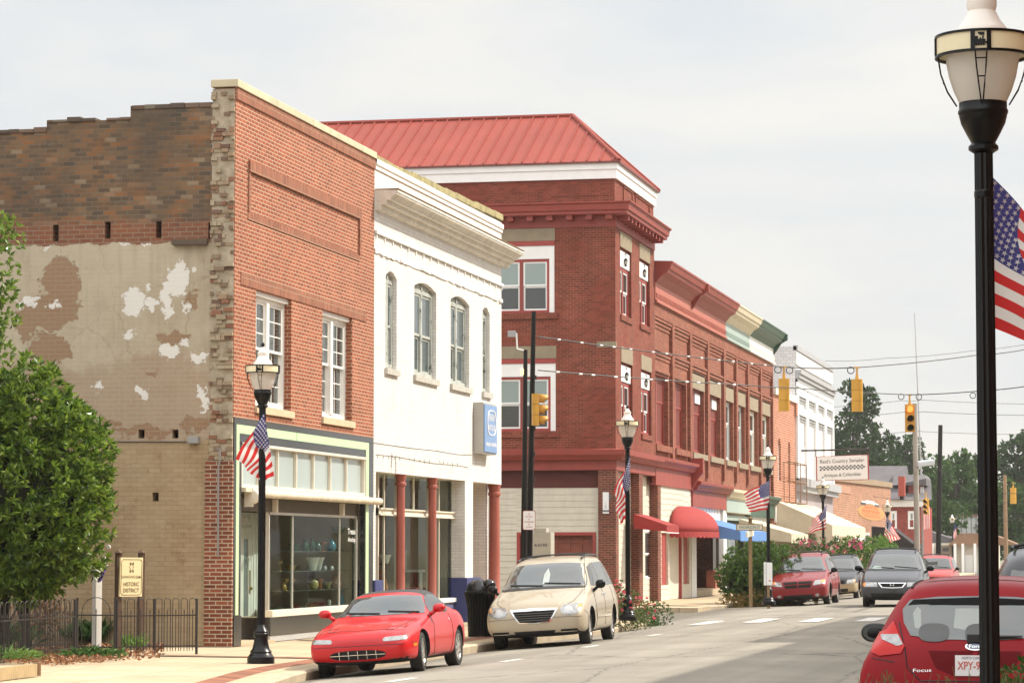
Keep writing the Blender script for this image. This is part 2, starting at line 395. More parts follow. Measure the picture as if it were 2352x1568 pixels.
def pavement(name, c, j=1.52):
    m_, nt_, p = newmat(name); pos = wpos(nt_)
    b = N(nt_, 'TexBrick', offset=0.0); nt_.links.new(pos, b.inputs['Vector']); b.inputs['Scale'].default_value = 1
    b.inputs['Brick Width'].default_value = j; b.inputs['Row Height'].default_value = j; b.inputs['Mortar Size'].default_value = .012
    b.inputs['Color1'].default_value = (*c, 1); b.inputs['Color2'].default_value = (*[x * .88 for x in c], 1); b.inputs['Mortar'].default_value = (*[x * .4 for x in c], 1)
    k = ramp(nt_, noise(nt_, pos, 1.1, 7, .65), [(.3, .8), (.7, 1.07)])
    c_ = mixc(nt_, 1.0, mixc(nt_, 1.0, b.outputs['Color'], k, 'MULTIPLY'), ramp(nt_, noise(nt_, pos, 38, 3, .7), [(.3, .86), (.7, 1.08)]), 'MULTIPLY')
    setc(nt_, p, c_); p.inputs['Roughness'].default_value = .9; p.inputs['Specular IOR Level'].default_value = .25
    bp = N(nt_, 'Bump'); bp.inputs['Strength'].default_value = .25; bp.inputs['Distance'].default_value = .01; nt_.links.new(noise(nt_, pos, 30, 4), bp.inputs['Height']); nt_.links.new(bp.outputs[0], p.inputs['Normal'])
    return m_
PAVE = pavement('pavement_concrete', (.52, .41, .27))
KERBM = mat('kerb_concrete', (.44, .36, .25), .9, var=.28, vs=1.6, bump=.35)
SOIL = mat('soil', (.10, .065, .04), .95, var=.4, vs=4, bump=.5, bs=20)
PAVER = brickmat('paver_red', (.30, .12, .065), (.24, .10, .06), (.22, .15, .1), bw=.2, rh=.1, var=.25)
LINE = mat('worn_road_paint', (.62, .60, .55), .8, var=.3, vs=6)
struct(MB().box(-700, 700, -60, 1500, -1.2, -.42), 'ground', mat('dry_ground', (.16, .15, .09), .95, var=.3, vs=.05))
def kerb_smooth(pts, it=2):
    for _ in range(it):
        q = [pts[0]]
        for a, b in zip(pts, pts[1:]): q += [(a[0] * .75 + b[0] * .25, a[1] * .75 + b[1] * .25), (a[0] * .25 + b[0] * .75, a[1] * .25 + b[1] * .75)]
        pts = q + [pts[-1]]
    return pts
KN = kerb_smooth([(-9.7, 6), (-10.0, 25), (-10.7, 33), (-11.35, 37), (-11.9, 40.5), (-12.05, 45), (-12.05, 57), (-11.8, 60), (-11.6, 62.5), (-11.5, 69.5), (-11.9, 71.6), (-13, 73.1), (-17, 73.4), (-60, 73.4)])
KFAR = kerb_smooth([(-60, 87.4), (-16.5, 87.4), (-14.2, 88), (-13.1, 90.5), (-12.8, 93.5), (-12.4, 94.6), (-11.2, 96.4), (-10.75, 97.4), (-11.2, 99.3), (-12.05, 101), (-12.1, 110), (-12.1, 240)])
KR = kerb_smooth([(-1.4, 6), (-1.5, 15), (-1.35, 17.4), (.3, 18.8), (.75, 20.5), (.75, 60), (.0, 63), (.0, 72), (1.8, 74), (60, 74.5)])
KR2 = kerb_smooth([(60, 88), (2, 88), (.1, 90), (.1, 240)])
ys = [-30, 0] + [10 + 2.5 * i for i in range(50)] + [140, 170, 210, 300, 600]
xs_ = [-12.6, -11.9, -11.2, -10.4, -9.5, -7.6, -5.8, -3.5, -1, 1.2]
def rz(x, y):
    k = min(1, max(0, (y - 66) / 7)) * min(1, max(0, (98 - y) / 7)) if x < -9.5 else 0
    return lerp(road_z(x), -.05, k * .75)
mb = MB(); mb.grid(lambda u, v: (xs_[round(u * (len(xs_) - 1))], ys[round(v * (len(ys) - 1))], rz(xs_[round(u * (len(xs_) - 1))], ys[round(v * (len(ys) - 1))])), len(xs_) - 1, len(ys) - 1)
struct(mb, 'road', ASPH, smooth=0)
struct(MB().box(-70, -12.55, 72, 89, -.4, -.19).box(1.19, 70, 72, 90, -.4, -.1), 'cross_street', ASPH)
def kerb(path, name, side, top=-.03, inner=None, zin=.0):
    # side: +1 when the pavement lies to the left of the path's direction
    P = [Vector((x, y, 0)) for x, y in path]; rings = []
    for i, q in enumerate(P):
        t = (P[min(i + 1, len(P) - 1)] - P[max(i - 1, 0)]).normalized(); n = Vector((-t.y, t.x, 0)) * side
        rings.append([q + n * 0.02 + Vector((0, 0, -.4)), q + Vector((0, 0, top - .03)), q + n * .035 + Vector((0, 0, top)), q + n * .17 + Vector((0, 0, top)), q + n * .17 + Vector((0, 0, -.4))])
    mb = MB(); mb.loft(rings); return struct(mb, name, KERBM, smooth=40), [r[3] for r in rings]
_, kn = kerb(KN, 'kerb', 1)
_, kf = kerb(KFAR, 'kerb', 1)
_, kr = kerb(KR, 'kerb', -1, top=.0)
_, kr2 = kerb(KR2, 'kerb', -1, top=.0)
def walk(edge, xin, name, z=0.0, m_=PAVE, ze=-.033):
    mb = MB(); E_ = [q for q in edge]
    for a, b in zip(E_, E_[1:]):
        xa, xb = xin(a.y), xin(b.y)
        if abs(a.y - b.y) < .02 : continue
        mb.face([(a.x, a.y, ze), (b.x, b.y, ze), (xb, b.y, z), (xa, a.y, z)])
    return struct(mb, name, m_)
near_x = lambda y: -17.4 if y < 49.2 else -18.2
sel = [q for q in kn if q.x > -13.2]
walk(sel, near_x, 'pavement')
walk([q for q in kf if q.x > -13.3], lambda y: -18.0, 'pavement')
struct(MB().face([(-18.3, 71.9, 0), (-13.1, sel[-1].y, -.034), (-18.3, 73.15, -.034), (-60, 73.15, -.034), (-60, 71.9, 0)]), 'pavement', PAVE)
struct(MB().box(-60, -13.1, 87.6, 90.3, -.4, -.036), 'pavement', PAVE)
walk([q for q in kr if q.x < 1], lambda y: 5.0, 'pavement', ze=-.003, z=.03)
walk([q for q in kr2 if q.x < 2], lambda y: 5.0, 'pavement', ze=-.003, z=.03)
# brick band behind the kerb
def band(path, o0, o1, name, y0, y1):
    mb = MB(); Q = [(Vector((x, y, 0))) for x, y in path]; pr = None
    for i, q in enumerate(Q):
        t = (Q[min(i + 1, len(Q) - 1)] - Q[max(i - 1, 0)]).normalized(); n = Vector((-t.y, t.x, 0))
        if not (y0 < q.y < y1 and q.x > -12.9): pr = None; continue
        def zz(p): return lerp(-.033, 0, max(0, min(1, (p.x + 12.2) / -3.9))) + .005
        a, b = q + n * o0, q + n * o1; a.z = zz(a) - .001; b.z = zz(b)
        if pr: mb.face([pr[0], a, b, pr[1]])
        pr = (a, b)
    return struct(mb, name, PAVER)
band(KN, .55, .95, 'paver_band', 26, 61)
mb = MB()
for y in (44.6, 53.0): mb.face([(-12.95, y, -.017), (-12.95, y + .42, -.017), (-15.8, y + .42, .0055), (-15.8, y, .0055)])
struct(mb, 'paver_band', PAVER)
# road markings
mb = MB()
for i in range(8):
    x = -10.15 + 1.33 * i
    mb.face([(x - .24, 67.6 + .1 * i, rz(x - .24, 68) + .012), (x + .24, 67.6 + .1 * i, rz(x + .24, 68) + .012), (x + .24, 71.6 + .1 * i, rz(x + .24, 71) + .012), (x - .24, 71.6 + .1 * i, rz(x - .24, 71) + .012)])
struct(mb, 'crosswalk', LINE)
mb = MB()
for y in (36.4, 43.3, 50.1, 57.2):
    mb.face([(-9.62, y, .004), (-9.5, y, .005), (-9.44, y + 1.15, .006), (-9.56, y + 1.15, .005)])
struct(mb, 'parking_line', LINE)
# yard beside the brick building
struct(MB().grid(lambda u, v: (lerp(-17.05, -60, u), lerp(-10, 49.25, v), .012 + .02 * min(1, u * 12) + .008 * math.sin(v * 70 + u * 40)), 30, 40), 'yard_soil', SOIL, smooth=0)

# ------------------------------------------------------------------ wall builders
def cells(a0, a1, z0, z1, holes):
    A = sorted({a0, a1} | {min(max(h, a0), a1) for q in holes for h in q[:2]}); Z = sorted({z0, z1} | {min(max(h, z0), z1) for q in holes for h in q[2:4]})
    for i in range(len(A) - 1):
        run = None
        for j in range(len(Z) - 1):
            am, zm = (A[i] + A[i + 1]) / 2, (Z[j] + Z[j + 1]) / 2
            hole = any(h[0] < am < h[1] and h[2] < zm < h[3] for h in holes)
            if hole:
                if run is not None: yield A[i], A[i + 1], run, Z[j]
                run = None
            elif run is None: run = Z[j]
        if run is not None: yield A[i], A[i + 1], run, Z[-1]
def wall(mb, ax, p0, p1, a0, a1, z0, z1, holes=()):
    for c in cells(a0, a1, z0, z1, holes):
        if ax == 'x': mb.box(p0, p1, *c)
        else: mb.box(c[0], c[1], p0, p1, c[2], c[3])
    return mb

# ------------------------------------------------------------------ 1. the old brick building
B1Y0, B1Y1 = onX(533, 1265, XF).y, onX(857, 1265, XF).y
B1TOP = 10.35
FACEB = brickmat('face_brick', (.32, .092, .045), (.27, .075, .038), (.50, .36, .24), ms=.0085, var=.16, pb=.22, streak=.12, bump=.4, bw=.225)
ROUGHB = islandmat('torn_brick', [(.20, .09, .055), (.27, .13, .075), (.36, .28, .18), (.40, .33, .23), (.30, .22, .14), (.15, .085, .06), (.33, .26, .17), (.38, .31, .21)], .95)
def sidewall_mat():
    m_, nt_, p = newmat('weathered_side_wall'); vec, sep = wallvec(nt_); pos = wpos(nt_)
    X, Z = sep.outputs[0], sep.outputs[2]
    def brk(c1, c2, mo, ms=.008):
        b = N(nt_, 'TexBrick', offset=.5); nt_.links.new(vec, b.inputs['Vector']); b.inputs['Scale'].default_value = 1; b.inputs['Brick Width'].default_value = .23; b.inputs['Row Height'].default_value = .085
        b.inputs['Mortar Size'].default_value = ms; b.inputs['Mortar Smooth'].default_value = .3
        b.inputs['Color1'].default_value = (*c1, 1); b.inputs['Color2'].default_value = (*c2, 1); b.inputs['Mortar'].default_value = (*mo, 1); return b
    bA = brk((.16, .085, .042), (.085, .058, .036), (.13, .105, .075))
    n1 = noise(nt_, vec, .45, 7, .65); n2 = noise(nt_, vec, 2.2, 8, .7); n3 = noise(nt_, vec, .22, 4, .5)
    pbk = perbrick(nt_, vec, .23, .085, .5, [(0, (.095, .070, .048)), (.2, (.125, .085, .054)), (.5, (.165, .105, .062)), (.75, (.21, .125, .065)), (.9, (.25, .115, .05)), (1, (.27, .21, .14))])
    A = mixc(nt_, bA.outputs['Fac'], pbk, (.17, .14, .105))
    A = mixc(nt_, ramp(nt_, n2, [(.50, 0.0), (.66, .6)]), A, (.25, .11, .042))
    A = mixc(nt_, ramp(nt_, n1, [(.44, 0.0), (.62, .6)]), A, (.075, .064, .05))
    A = mixc(nt_, ramp(nt_, noise(nt_, vec, 1.3, 9, .75), [(.58, 0.0), (.7, .55)]), A, (.27, .235, .185))
    # courses near the top are greyer, the foot of the old gable is redder
    topk = ramp(nt_, mth(nt_, 'MULTIPLY_ADD', n2, .9, mth(nt_, 'SUBTRACT', Z, 9.75)), [(.35, 0.0), (.75, .6)])
    A = mixc(nt_, topk, A, (.155, .135, .11))
    redk = ramp(nt_, mth(nt_, 'MULTIPLY_ADD', n2, .6, mth(nt_, 'SUBTRACT', 8.0, Z)), [(.42, 0.0), (.62, .6)])
    A = mixc(nt_, redk, A, mixc(nt_, bA.outputs['Fac'], (.25, .085, .045), (.34, .26, .19)))
    # left of an old roof line the bricks are paler
    gk = ramp(nt_, mth(nt_, 'ADD', mth(nt_, 'MULTIPLY_ADD', Z, .55, mth(nt_, 'MULTIPLY', n2, .6)), mth(nt_, 'MULTIPLY', mth(nt_, 'ADD', X, 24.5), -1.0)), [(.0, 0.0), (.02, 0.0)])
    B = mixc(nt_, ramp(nt_, n2, [(.3, 0.0), (.7, 1.0)]), (.50, .435, .32), (.43, .365, .26))
    B = mixc(nt_, ramp(nt_, n1, [(.5, 0.0), (.64, .45)]), B, (.33, .25, .165))
    ms_ = N(nt_, 'Mapping'); ms_.inputs['Scale'].default_value = (3, .25, 1); nt_.links.new(vec, ms_.inputs['Vector'])
    B = mixc(nt_, ramp(nt_, noise(nt_, ms_.outputs[0], 1.5, 7, .65), [(.5, 0.0), (.72, .5)]), B, (.30, .25, .18))
    vc = N(nt_, 'TexVoronoi', feature='DISTANCE_TO_EDGE'); vc.inputs['Scale'].default_value = .55; dv = N(nt_, 'TexNoise'); dv.inputs['Scale'].default_value = 2; dv.inputs['Detail'].default_value = 8; nt_.links.new(vec, dv.inputs['Vector'])
    va = N(nt_, 'VectorMath', operation='MULTIPLY_ADD'); nt_.links.new(dv.outputs['Color'], va.inputs[0]); va.inputs[1].default_value = (.6, .6, 0); nt_.links.new(vec, va.inputs[2]); nt_.links.new(va.outputs[0], vc.inputs['Vector'])
    B = mixc(nt_, ramp(nt_, vc.outputs['Distance'], [(0.0, .32), (.007, 0.0)]), B, (.20, .155, .11))
    # small holes where brick shows through
    B = mixc(nt_, ramp(nt_, noise(nt_, vec, 1.7, 10, .7), [(.655, 0.0), (.675, .85)]), B, (.25, .135, .075))
    bC = brk((.39, .29, .17), (.33, .235, .13), (.25, .175, .10), .005)
    C = mixc(nt_, ramp(nt_, n2, [(.55, 0.0), (.68, .75)]), bC.outputs['Color'], (.22, .115, .06))
    C = mixc(nt_, ramp(nt_, noise(nt_, vec, .7, 6, .6), [(.4, 0.0), (.7, .6)]), C, (.43, .34, .215))
    C = mixc(nt_, ramp(nt_, noise(nt_, vec, 3.1, 10, .75), [(.56, 0.0), (.66, .5)]), C, (.24, .165, .09))
    def zmask(z, amp, n_): return ramp(nt_, mth(nt_, 'MULTIPLY_ADD', n_, amp, mth(nt_, 'SUBTRACT', Z, z + amp * .5)), [(.0, 0.0), (.02, 1.0)])
    # distorted position for patches with torn outlines
    dn = N(nt_, 'TexNoise'); dn.inputs['Scale'].default_value = 2.6; dn.inputs['Detail'].default_value = 12; dn.inputs['Roughness'].default_value = .72; nt_.links.new(pos, dn.inputs['Vector'])
    vm = N(nt_, 'VectorMath', operation='MULTIPLY_ADD'); nt_.links.new(dn.outputs['Color'], vm.inputs[0]); vm.inputs[1].default_value = (.75, 0, .75)
    dn2 = N(nt_, 'TexNoise'); dn2.inputs['Scale'].default_value = 11; dn2.inputs['Detail'].default_value = 6; nt_.links.new(pos, dn2.inputs['Vector'])
    vm2 = N(nt_, 'VectorMath', operation='MULTIPLY_ADD'); nt_.links.new(dn2.outputs['Color'], vm2.inputs[0]); vm2.inputs[1].default_value = (.22, 0, .22); vs_ = N(nt_, 'VectorMath', operation='SUBTRACT'); nt_.links.new(pos, vs_.inputs[0]); vs_.inputs[1].default_value = (.11, 0, .11); nt_.links.new(vs_.outputs[0], vm2.inputs[2]); nt_.links.new(vm2.outputs[0], vm.inputs[2])
    def patches(lst):
        best = None
        for (k, x, y, rx, ry) in lst:
            q = onY(*px(k, x, y), B1Y0); s_ = 51.5 / 6500 / KW[k][2] / 1.38776
            mp_ = N(nt_, 'Mapping', vector_type='TEXTURE'); mp_.inputs['Location'].default_value = (q.x + .375, B1Y0, q.z + .375); mp_.inputs['Scale'].default_value = (rx * s_, 1e6, ry * s_)
            nt_.links.new(vm.outputs[0], mp_.inputs['Vector'])
            l = N(nt_, 'VectorMath', operation='LENGTH'); nt_.links.new(mp_.outputs[0], l.inputs[0])
            best = l.outputs['Value'] if best is None else mth(nt_, 'SMOOTH_MIN', best, l.outputs['Value'], .15)
        return ramp(nt_, best, [(.97, 1.0), (1.03, 0.0)])
    bare = patches([('x', 380, 1420, 130, 230), ('x', 300, 1560, 130, 120), ('D', 110, 800, 55, 35), ('D', 400, 775, 45, 14), ('D', 450, 975, 40, 18), ('D', 190, 985, 60, 16), ('D', 60, 740, 30, 40), ('D', 330, 992, 75, 12), ('D', 250, 975, 30, 10), ('D', 120, 890, 45, 22), ('D', 350, 860, 18, 9), ('D', 170, 700, 20, 10), ('D', 440, 690, 14, 24), ('D', 300, 1080, 40, 12), ('D', 380, 1150, 30, 10), ('D', 280, 1180, 26, 14)])
    white = patches([('x', 1095, 1370, 85, 90), ('x', 1035, 1500, 32, 110), ('x', 1120, 1290, 30, 60), ('x', 830, 1490, 80, 100), ('x', 945, 1510, 40, 40), ('x', 1160, 1510, 24, 38), ('x', 935, 1395, 20, 28), ('x', 1215, 1305, 26, 22),
                     ('x', 840, 1125, 115, 17), ('x', 185, 1495, 70, 24), ('x', 325, 1525, 36, 20), ('x', 285, 1140, 24, 26), ('D', 388, 808, 26, 18), ('D', 458, 815, 26, 10), ('D', 295, 770, 18, 10), ('D', 464, 912, 10, 26), ('D', 322, 905, 10, 11), ('D', 222, 885, 12, 9), ('D', 420, 788, 14, 10)])
    lowk = mth(nt_, 'MULTIPLY', ramp(nt_, mth(nt_, 'MULTIPLY_ADD', noise(nt_, vec, .8, 8, .7), 3.2, mth(nt_, 'SUBTRACT', 4.1, Z)), [(.25, 0.0), (.60, 1.0)]), .8)
    B = mixc(nt_, lowk, B, mixc(nt_, bA.outputs['Fac'], mixc(nt_, n2, (.27, .155, .09), (.45, .36, .26)), (.38, .32, .235)))
    bb = mixc(nt_, n2, mixc(nt_, bA.outputs['Fac'], (.245, .115, .06), (.32, .25, .17)), (.30, .205, .12))
    mid = mixc(nt_, mth(nt_, 'MULTIPLY', bare, .85), B, bb)
    mid = mixc(nt_, white, mid, (.70, .67, .61))
    col = mixc(nt_, zmask(3.72, .35, n2), C, mid)
    mAB = zmask(7.36, .34, n2)
    col = mixc(nt_, mAB, col, A)
    setc(nt_, p, col); p.inputs['Roughness'].default_value = .93; p.inputs['Specular IOR Level'].default_value = .2
    bp = N(nt_, 'Bump'); bp.inputs['Strength'].default_value = .5; bp.inputs['Distance'].default_value = .015
    inplaster = mth(nt_, 'MULTIPLY', mth(nt_, 'SUBTRACT', 1.0, mAB), mth(nt_, 'SUBTRACT', 1.0, bare))
    h_ = mth(nt_, 'ADD', mth(nt_, 'MULTIPLY', mth(nt_, 'SUBTRACT', 1.0, mth(nt_, 'MULTIPLY', inplaster, .75)), mth(nt_, 'MULTIPLY', bA.outputs['Fac'], -1.0)), mth(nt_, 'MULTIPLY_ADD', noise(nt_, vec, 14, 6), .7, mth(nt_, 'MULTIPLY', mth(nt_, 'SUBTRACT', white, bare), 1.4)))
    nt_.links.new(h_, bp.inputs['Height']); nt_.links.new(bp.outputs[0], p.inputs['Normal'])
    return m_
SIDEW = sidewall_mat()
b1 = thing('brick_building', 'orange red brick shop building with a patched weathered side wall and mint green shopfront trim', 'building', (XF, B1Y0, 0))
T1 = .36
# window openings on the street front
W1 = []
for (l, t, r, bt) in ((('o', 115, 133), ('o', 115, 133), ('o', 468, 240), ('o', 115, 1300)), (('o', 778, 330), ('o', 778, 330), ('o', 1075, 415), ('o', 778, 1395))):
    y0, zt = fz(*l); y1, _ = fz(*r); _, zb = fz(*bt); W1.append((y0, y1, zb, zt))
zb_ = sum(q[2] for q in W1) / 2; zt_ = sum(q[3] for q in W1) / 2
W1 = [(q[0], q[1], zb_, zt_) for q in W1]
ZSF = fz('D', 535, 957)[1]                    # underside of the brick over the shopfront
mb = wall(MB(), 'x', XF - T1, XF, B1Y0 + .02, B1Y1 - .01, ZSF, B1TOP - .16, W1)
mb.build('front_wall', FACEB, b1)
# rough torn end of the front wall
mb = MB()
for k in range(int((B1TOP - .16) / .075)):
    z = k * .075; x = XF - .01
    while x > XF - T1 - .06:
        l = rnd.uniform(.06, .2)
        if x - l < XF - T1 - .1: l = x - (XF - T1 - .1)
        if rnd.random() < .66: 
            d = rnd.uniform(-.03, .055) if z > 3.7 else rnd.uniform(0, .02)
            mb.box(x - l + .006, x, B1Y0 - d - .005, B1Y0 + .1, z + .005, z + .072 if rnd.random() < .9 else z + .1)
        x -= l
MORT = mat('old_mortar', (.42, .35, .25), .95, var=.4, vs=6, bump=.6, bs=18)
mb.mi = 1; mb.box(XF - T1 - .08, XF - .012, B1Y0 + .011, B1Y0 + .2, 0, B1TOP - .17); mb.build('torn_wall_end', [ROUGHB, MORT], b1)
# brick corner pier below the first floor
PIERB = brickmat('pier_brick', (.26, .075, .035), (.19, .055, .03), (.46, .36, .25), ms=.011, var=.3, bw=.23)
px0 = onY(*px('D', 470, 1265), B1Y0).x
MB().box(px0, XF + .005, B1Y0 - .03, fz('D', 538, 1265)[0], 0, 3.35).build('corner_pier', PIERB, b1)
# side wall with a stepped top
tops = []
for a, b in ((('x', 1330, 252), ('x', 818, 272)), (('x', 812, 336), ('x', 292, 352)), (('x', 288, 410), ('x', 0, 424))):
    q0, q1 = onY(*px(*a), B1Y0), onY(*px(*b), B1Y0); tops.append((q1.x, q0.x, (q0.z + q1.z) / 2))
tops[-1] = (tops[-1][0] - 18, tops[-1][1], tops[-1][2])
holes = []
for x, y in ((345, 1058), (670, 1040), (988, 1036), (1316, 1042)):
    q = onY(*px('x', x, y), B1Y0); holes.append((q.x - .055, q.x + .055, q.z - .17, q.z + .14))
for x, y in ((655, 8), (880, 12), (1092, 12), (968, 405)):
    q = onY(*px('y', x, y), B1Y0); holes.append((q.x - .06, q.x + .06, q.z - .08, q.z + .08))
mb = MB()
for i, (xa, xb, zt) in enumerate(tops):
    xb = XF - T1 - .02 if i == 0 else xb
    xa = tops[i + 1][1] if i < 2 else xa
    wall(mb, 'y', B1Y0 + .03, B1Y0 + .38, xa, xb, 0, zt - .05, holes)
mb.build('side_wall', SIDEW, b1)
for h in holes: MB().box(h[0], h[1], B1Y0 + .3, B1Y0 + .36, h[2], h[3]).build('beam_pocket', DARK, b1)
for i, (xa, xb, zt) in enumerate(tops):
    mb = MB(); x = xb if i else XF - T1 - .1
    while x > xa:
        l = rnd.uniform(.2, .3)
        if rnd.random() < .97: mb.box(max(x - l + .01, xa), x, B1Y0 + .012 - rnd.uniform(0, .03), B1Y0 + .39, zt - .06, zt + rnd.uniform(-.02, .035))
        x -= l
    mb.build('parapet_capping', islandmat('capping_brick', [(.13, .10, .07), (.20, .17, .13), (.15, .08, .05), (.09, .075, .06)], .95), b1)
q = onY(*px('x', 1085, 1125), B1Y0); q2 = onY(*px('x', 1300, 1125), B1Y0)
MB().box(q.x, q2.x, B1Y0 - .1, B1Y0 + .04, q.z - .05, q.z + .05).build('timber_stub', mat('old_timber', (.12, .09, .06), .9, var=.4), b1)
q = onY(*px('y', 1215, 52), B1Y0); MB().box(q.x - .1, q.x + .1, B1Y0 - .12, B1Y0 + .04, q.z - .06, q.z + .06).build('light_fitting', mat('grey_metal', (.30, .30, .29), .5), b1, bevel=.01)
q = onY(*px('y', 1375, 125), B1Y0)
MB().tube([(q.x - .02, B1Y0 - .1, q.z + .05), (q.x + .03, B1Y0 - .12, q.z + .06), (q.x + .03, B1Y0 - .1, q.z - .15), (q.x, B1Y0 - .09, q.z - .3), (q.x, B1Y0 - .07, q.z - 1.9)], .018).build('cable', mat('grey_cable', (.28, .26, .24), .7), b1)
q = onY(*px('D', 60, 1014), B1Y0); q2 = onY(*px('D', 440, 1014), B1Y0)
MB().tube([(q.x, B1Y0 + .02, q.z), (q2.x, B1Y0 + .02, q2.z)], .012).build('conduit', mat('dark_pipe', (.09, .075, .06), .7), b1)
# rest of the shell
MB().box(XF - 24, XF - 24.3, B1Y0 + .4, B1Y1 - .02, 0, 9).box(XF - 24, XF - T1, B1Y1 - .32, B1Y1 - .015, 4.3, 9.9).build('rear_wall', PIERB, b1)
MB().box(XF - 24, XF - T1 - .02, B1Y0 + .4, B1Y1 - .34, 9.0, 9.1).build('roof', mat('tar_roof', (.06, .06, .06), .9), b1)
MB().box(XF - 6, XF - T1 - .02, B1Y0 + .4, B1Y1 - .34, 3.95, 4.05).build('ceiling', mat('shop_ceiling', (.3, .28, .24), .9), b1)
# stone coping
CAP = mat('limestone_coping', (.56, .49, .33), .85, var=.2, vs=1.5, bump=.3)
mb = MB(); y = B1Y0 - .04
for k in range(8):
    y2 = min(y + 1.24, B1Y1 - .005); mb.box(XF - T1 - .1, XF + .06, y, y2 - .008, B1TOP - .14, B1TOP); y = y2
mb.build('coping', CAP, b1, bevel=.012)
SOLD = brickmat('soldier_brick', (.29, .105, .058), (.25, .085, .048), (.36, .24, .16), bw=.075, rh=.225, ms=.007, off=0, var=.15)
mb = MB(); mb.box(XF - .02, XF + .03, B1Y0 + .03, B1Y1 - .02, B1TOP - .36, B1TOP - .145)
# soldier course over the windows
ya, za = fz('n', 230, 1305); zc = fz('n', 230, 1385)[1]; yb = fz('o', 1210, 400)[0]
mb.box(XF - .02, XF + .014, ya, yb, zt_ + .005, za)
# raised panel
pa, pt = fz('n', 275, 612); pb, _ = fz('n', 972, 915); _, pz = fz('n', 275, 965)
pz2 = fz('n', 275, 930)[1]
mb.box(XF - .02, XF + .016, pa, pb, pz - .04, pz2 + .0)
mb.build('soldier_course', SOLD, b1)
mb = MB(); mb.box(XF - .02, XF + .05, pa, pb, pt - .2, pt); mb.box(XF - .02, XF + .045, pb - .11, pb, pz2 + .003, pt - .203); mb.box(XF - .02, XF + .03, pa, pa + .09, pz2 + .003, pt - .203)
mb.build('panel_border', SOLD, b1)
# windows of the first floor: twin sashes
VIN = mat('white_window_vinyl', (.82, .81, .76), .35, var=.03)
CURT = mat('net_curtain', (.45, .44, .40), .9, var=.2, vs=5)
for (y0, y1, z0, z1) in W1:
    f = MB(); X0 = XF - .26
    f.frame('x', X0, X0 + .12, y0, y1, z0, z1 - .09, .075, .09); f.box(X0, X0 + .2, y0, y1, z1 - .089, z1)
    ym = (y0 + y1) / 2; f.box(X0 - .01, X0 + .14, ym - .085, ym + .085, z0 + .09, z1 - .165)
    wf = f.build('window', VIN, b1)
    s_, g, cu = MB(), MB(), MB()
    for (a, b) in ((y0 + .075, ym - .085), (ym + .085, y1 - .075)):
        zm = (z0 + z1) / 2
        for (c, d, dx) in ((zm, z1 - .165, .05), (z0 + .09, zm + .05, .0)):
            s_.frame('x', X0 + dx, X0 + dx + .045, a, b, c, d, .05)
            s_.box(X0 + dx + .008, X0 + dx + .035, (a + b) / 2 - .011, (a + b) / 2 + .011, c + .05, d - .05)
            for k in (1, 2):
                z = lerp(c + .05, d - .05, k / 3); s_.box(X0 + dx + .01, X0 + dx + .033, a + .05, (a + b) / 2 - .011, z - .011, z + .011); s_.box(X0 + dx + .01, X0 + dx + .033, (a + b) / 2 + .011, b - .05, z - .011, z + .011)
            g.box(X0 + dx + .018, X0 + dx + .026, a + .05, b - .05, c + .05, d - .05)
        for (e0, e1) in ((a, lerp(a, b, .42)), (lerp(a, b, .62), b)):
            cu.grid(lambda u, v: (X0 - .12 + .03 * math.sin(u * 22), lerp(e0, e1, u), lerp(z0, z1, v)), 16, 1)
    s_.build('sash', VIN, wf); g.build('pane', glassmat('upstairs_glass', clear=.72, base=(.09, .10, .10), ior=1.6), wf)
    cu.build('curtain', CURT, wf)
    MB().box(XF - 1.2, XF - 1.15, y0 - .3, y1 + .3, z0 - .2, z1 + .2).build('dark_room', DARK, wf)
    MB().box(XF - .28, XF + .05, y0 - .04, y1 + .12, z0 - .14, z0 - .002).build('sill', mat('limestone_sill', (.57, .45, .29), .8, var=.15), wf, bevel=.008)
# shopfront
def Yf(k, x, off=0.0): return onX(*px(k, x, 0), XF + off).y if False else onX(px(k, x, 0)[0], 1265, XF + off).y
sfY0, sfY1 = Yf('q', 10), B1Y1 - .06
sf = MB(); X0 = XF - .1
gz1 = fz('q', 38, 4)[1]; gz0 = fz('q', 38, 127)[1]; gy0, gy1 = Yf('q', 38), Yf('q', 1935)
gi0, gi1 = Yf('q', 79), Yf('q', 1895)
tz1 = fz('q', 115, 262)[1]; tz0 = fz('q', 115, 905)[1]; ty0, ty1 = Yf('q', 115), Yf('q', 1885)
# slate black panels
mbp = MB(); mbp.box(X0, XF + .012, sfY0, sfY1, gz1 + .003, ZSF - .003); mbp.box(X0, XF + .012, gi0 + .003, gi1 - .003, tz1 + .003, gz0 - .003)
mbp.box(X0, XF + .012, gi0 + .003, ty0 - .003, .55, tz1); mbp.box(X0, XF + .012, ty1 + .003, gi1 - .003, 0, tz1)
mbp.box(X0, XF + .012, sfY0, gy0 - .003, .55, gz1); mbp.box(X0, XF + .012, gy1 + .003, sfY1, 0, gz1)
mbp.box(X0, XF + .03, sfY0, ty0 - .003, 0, .547)
mbp.build('black_panel', SLATE, b1)
mbg = MB(); ym = Yf('q', 900)
mbg.box(X0, XF + .02, gy0, ym - .02, gz0, gz1); mbg.box(X0, XF + .02, ym + .02, gy1, gz0, gz1); mbg.box(X0, XF + .02, gy0, gi0, .56, gz0); mbg.box(X0, XF + .02, gi1, gy1, .05, gz0)
mbg.build('green_trim', GREENP, b1)
ALU = mat('dull_aluminium', (.52, .50, .44), .45, metal=.2, var=.15)
tr = MB(); tr.frame('x', X0 - .02, XF + .02, ty0, ty1, tz0, tz1, .06); tr.box(XF - .02, XF + .05, ty0, ty1, tz1 - .05, tz1)
ml = [Yf('q', x) for x in (385, 655, 917, 1165, 1405, 1635)]
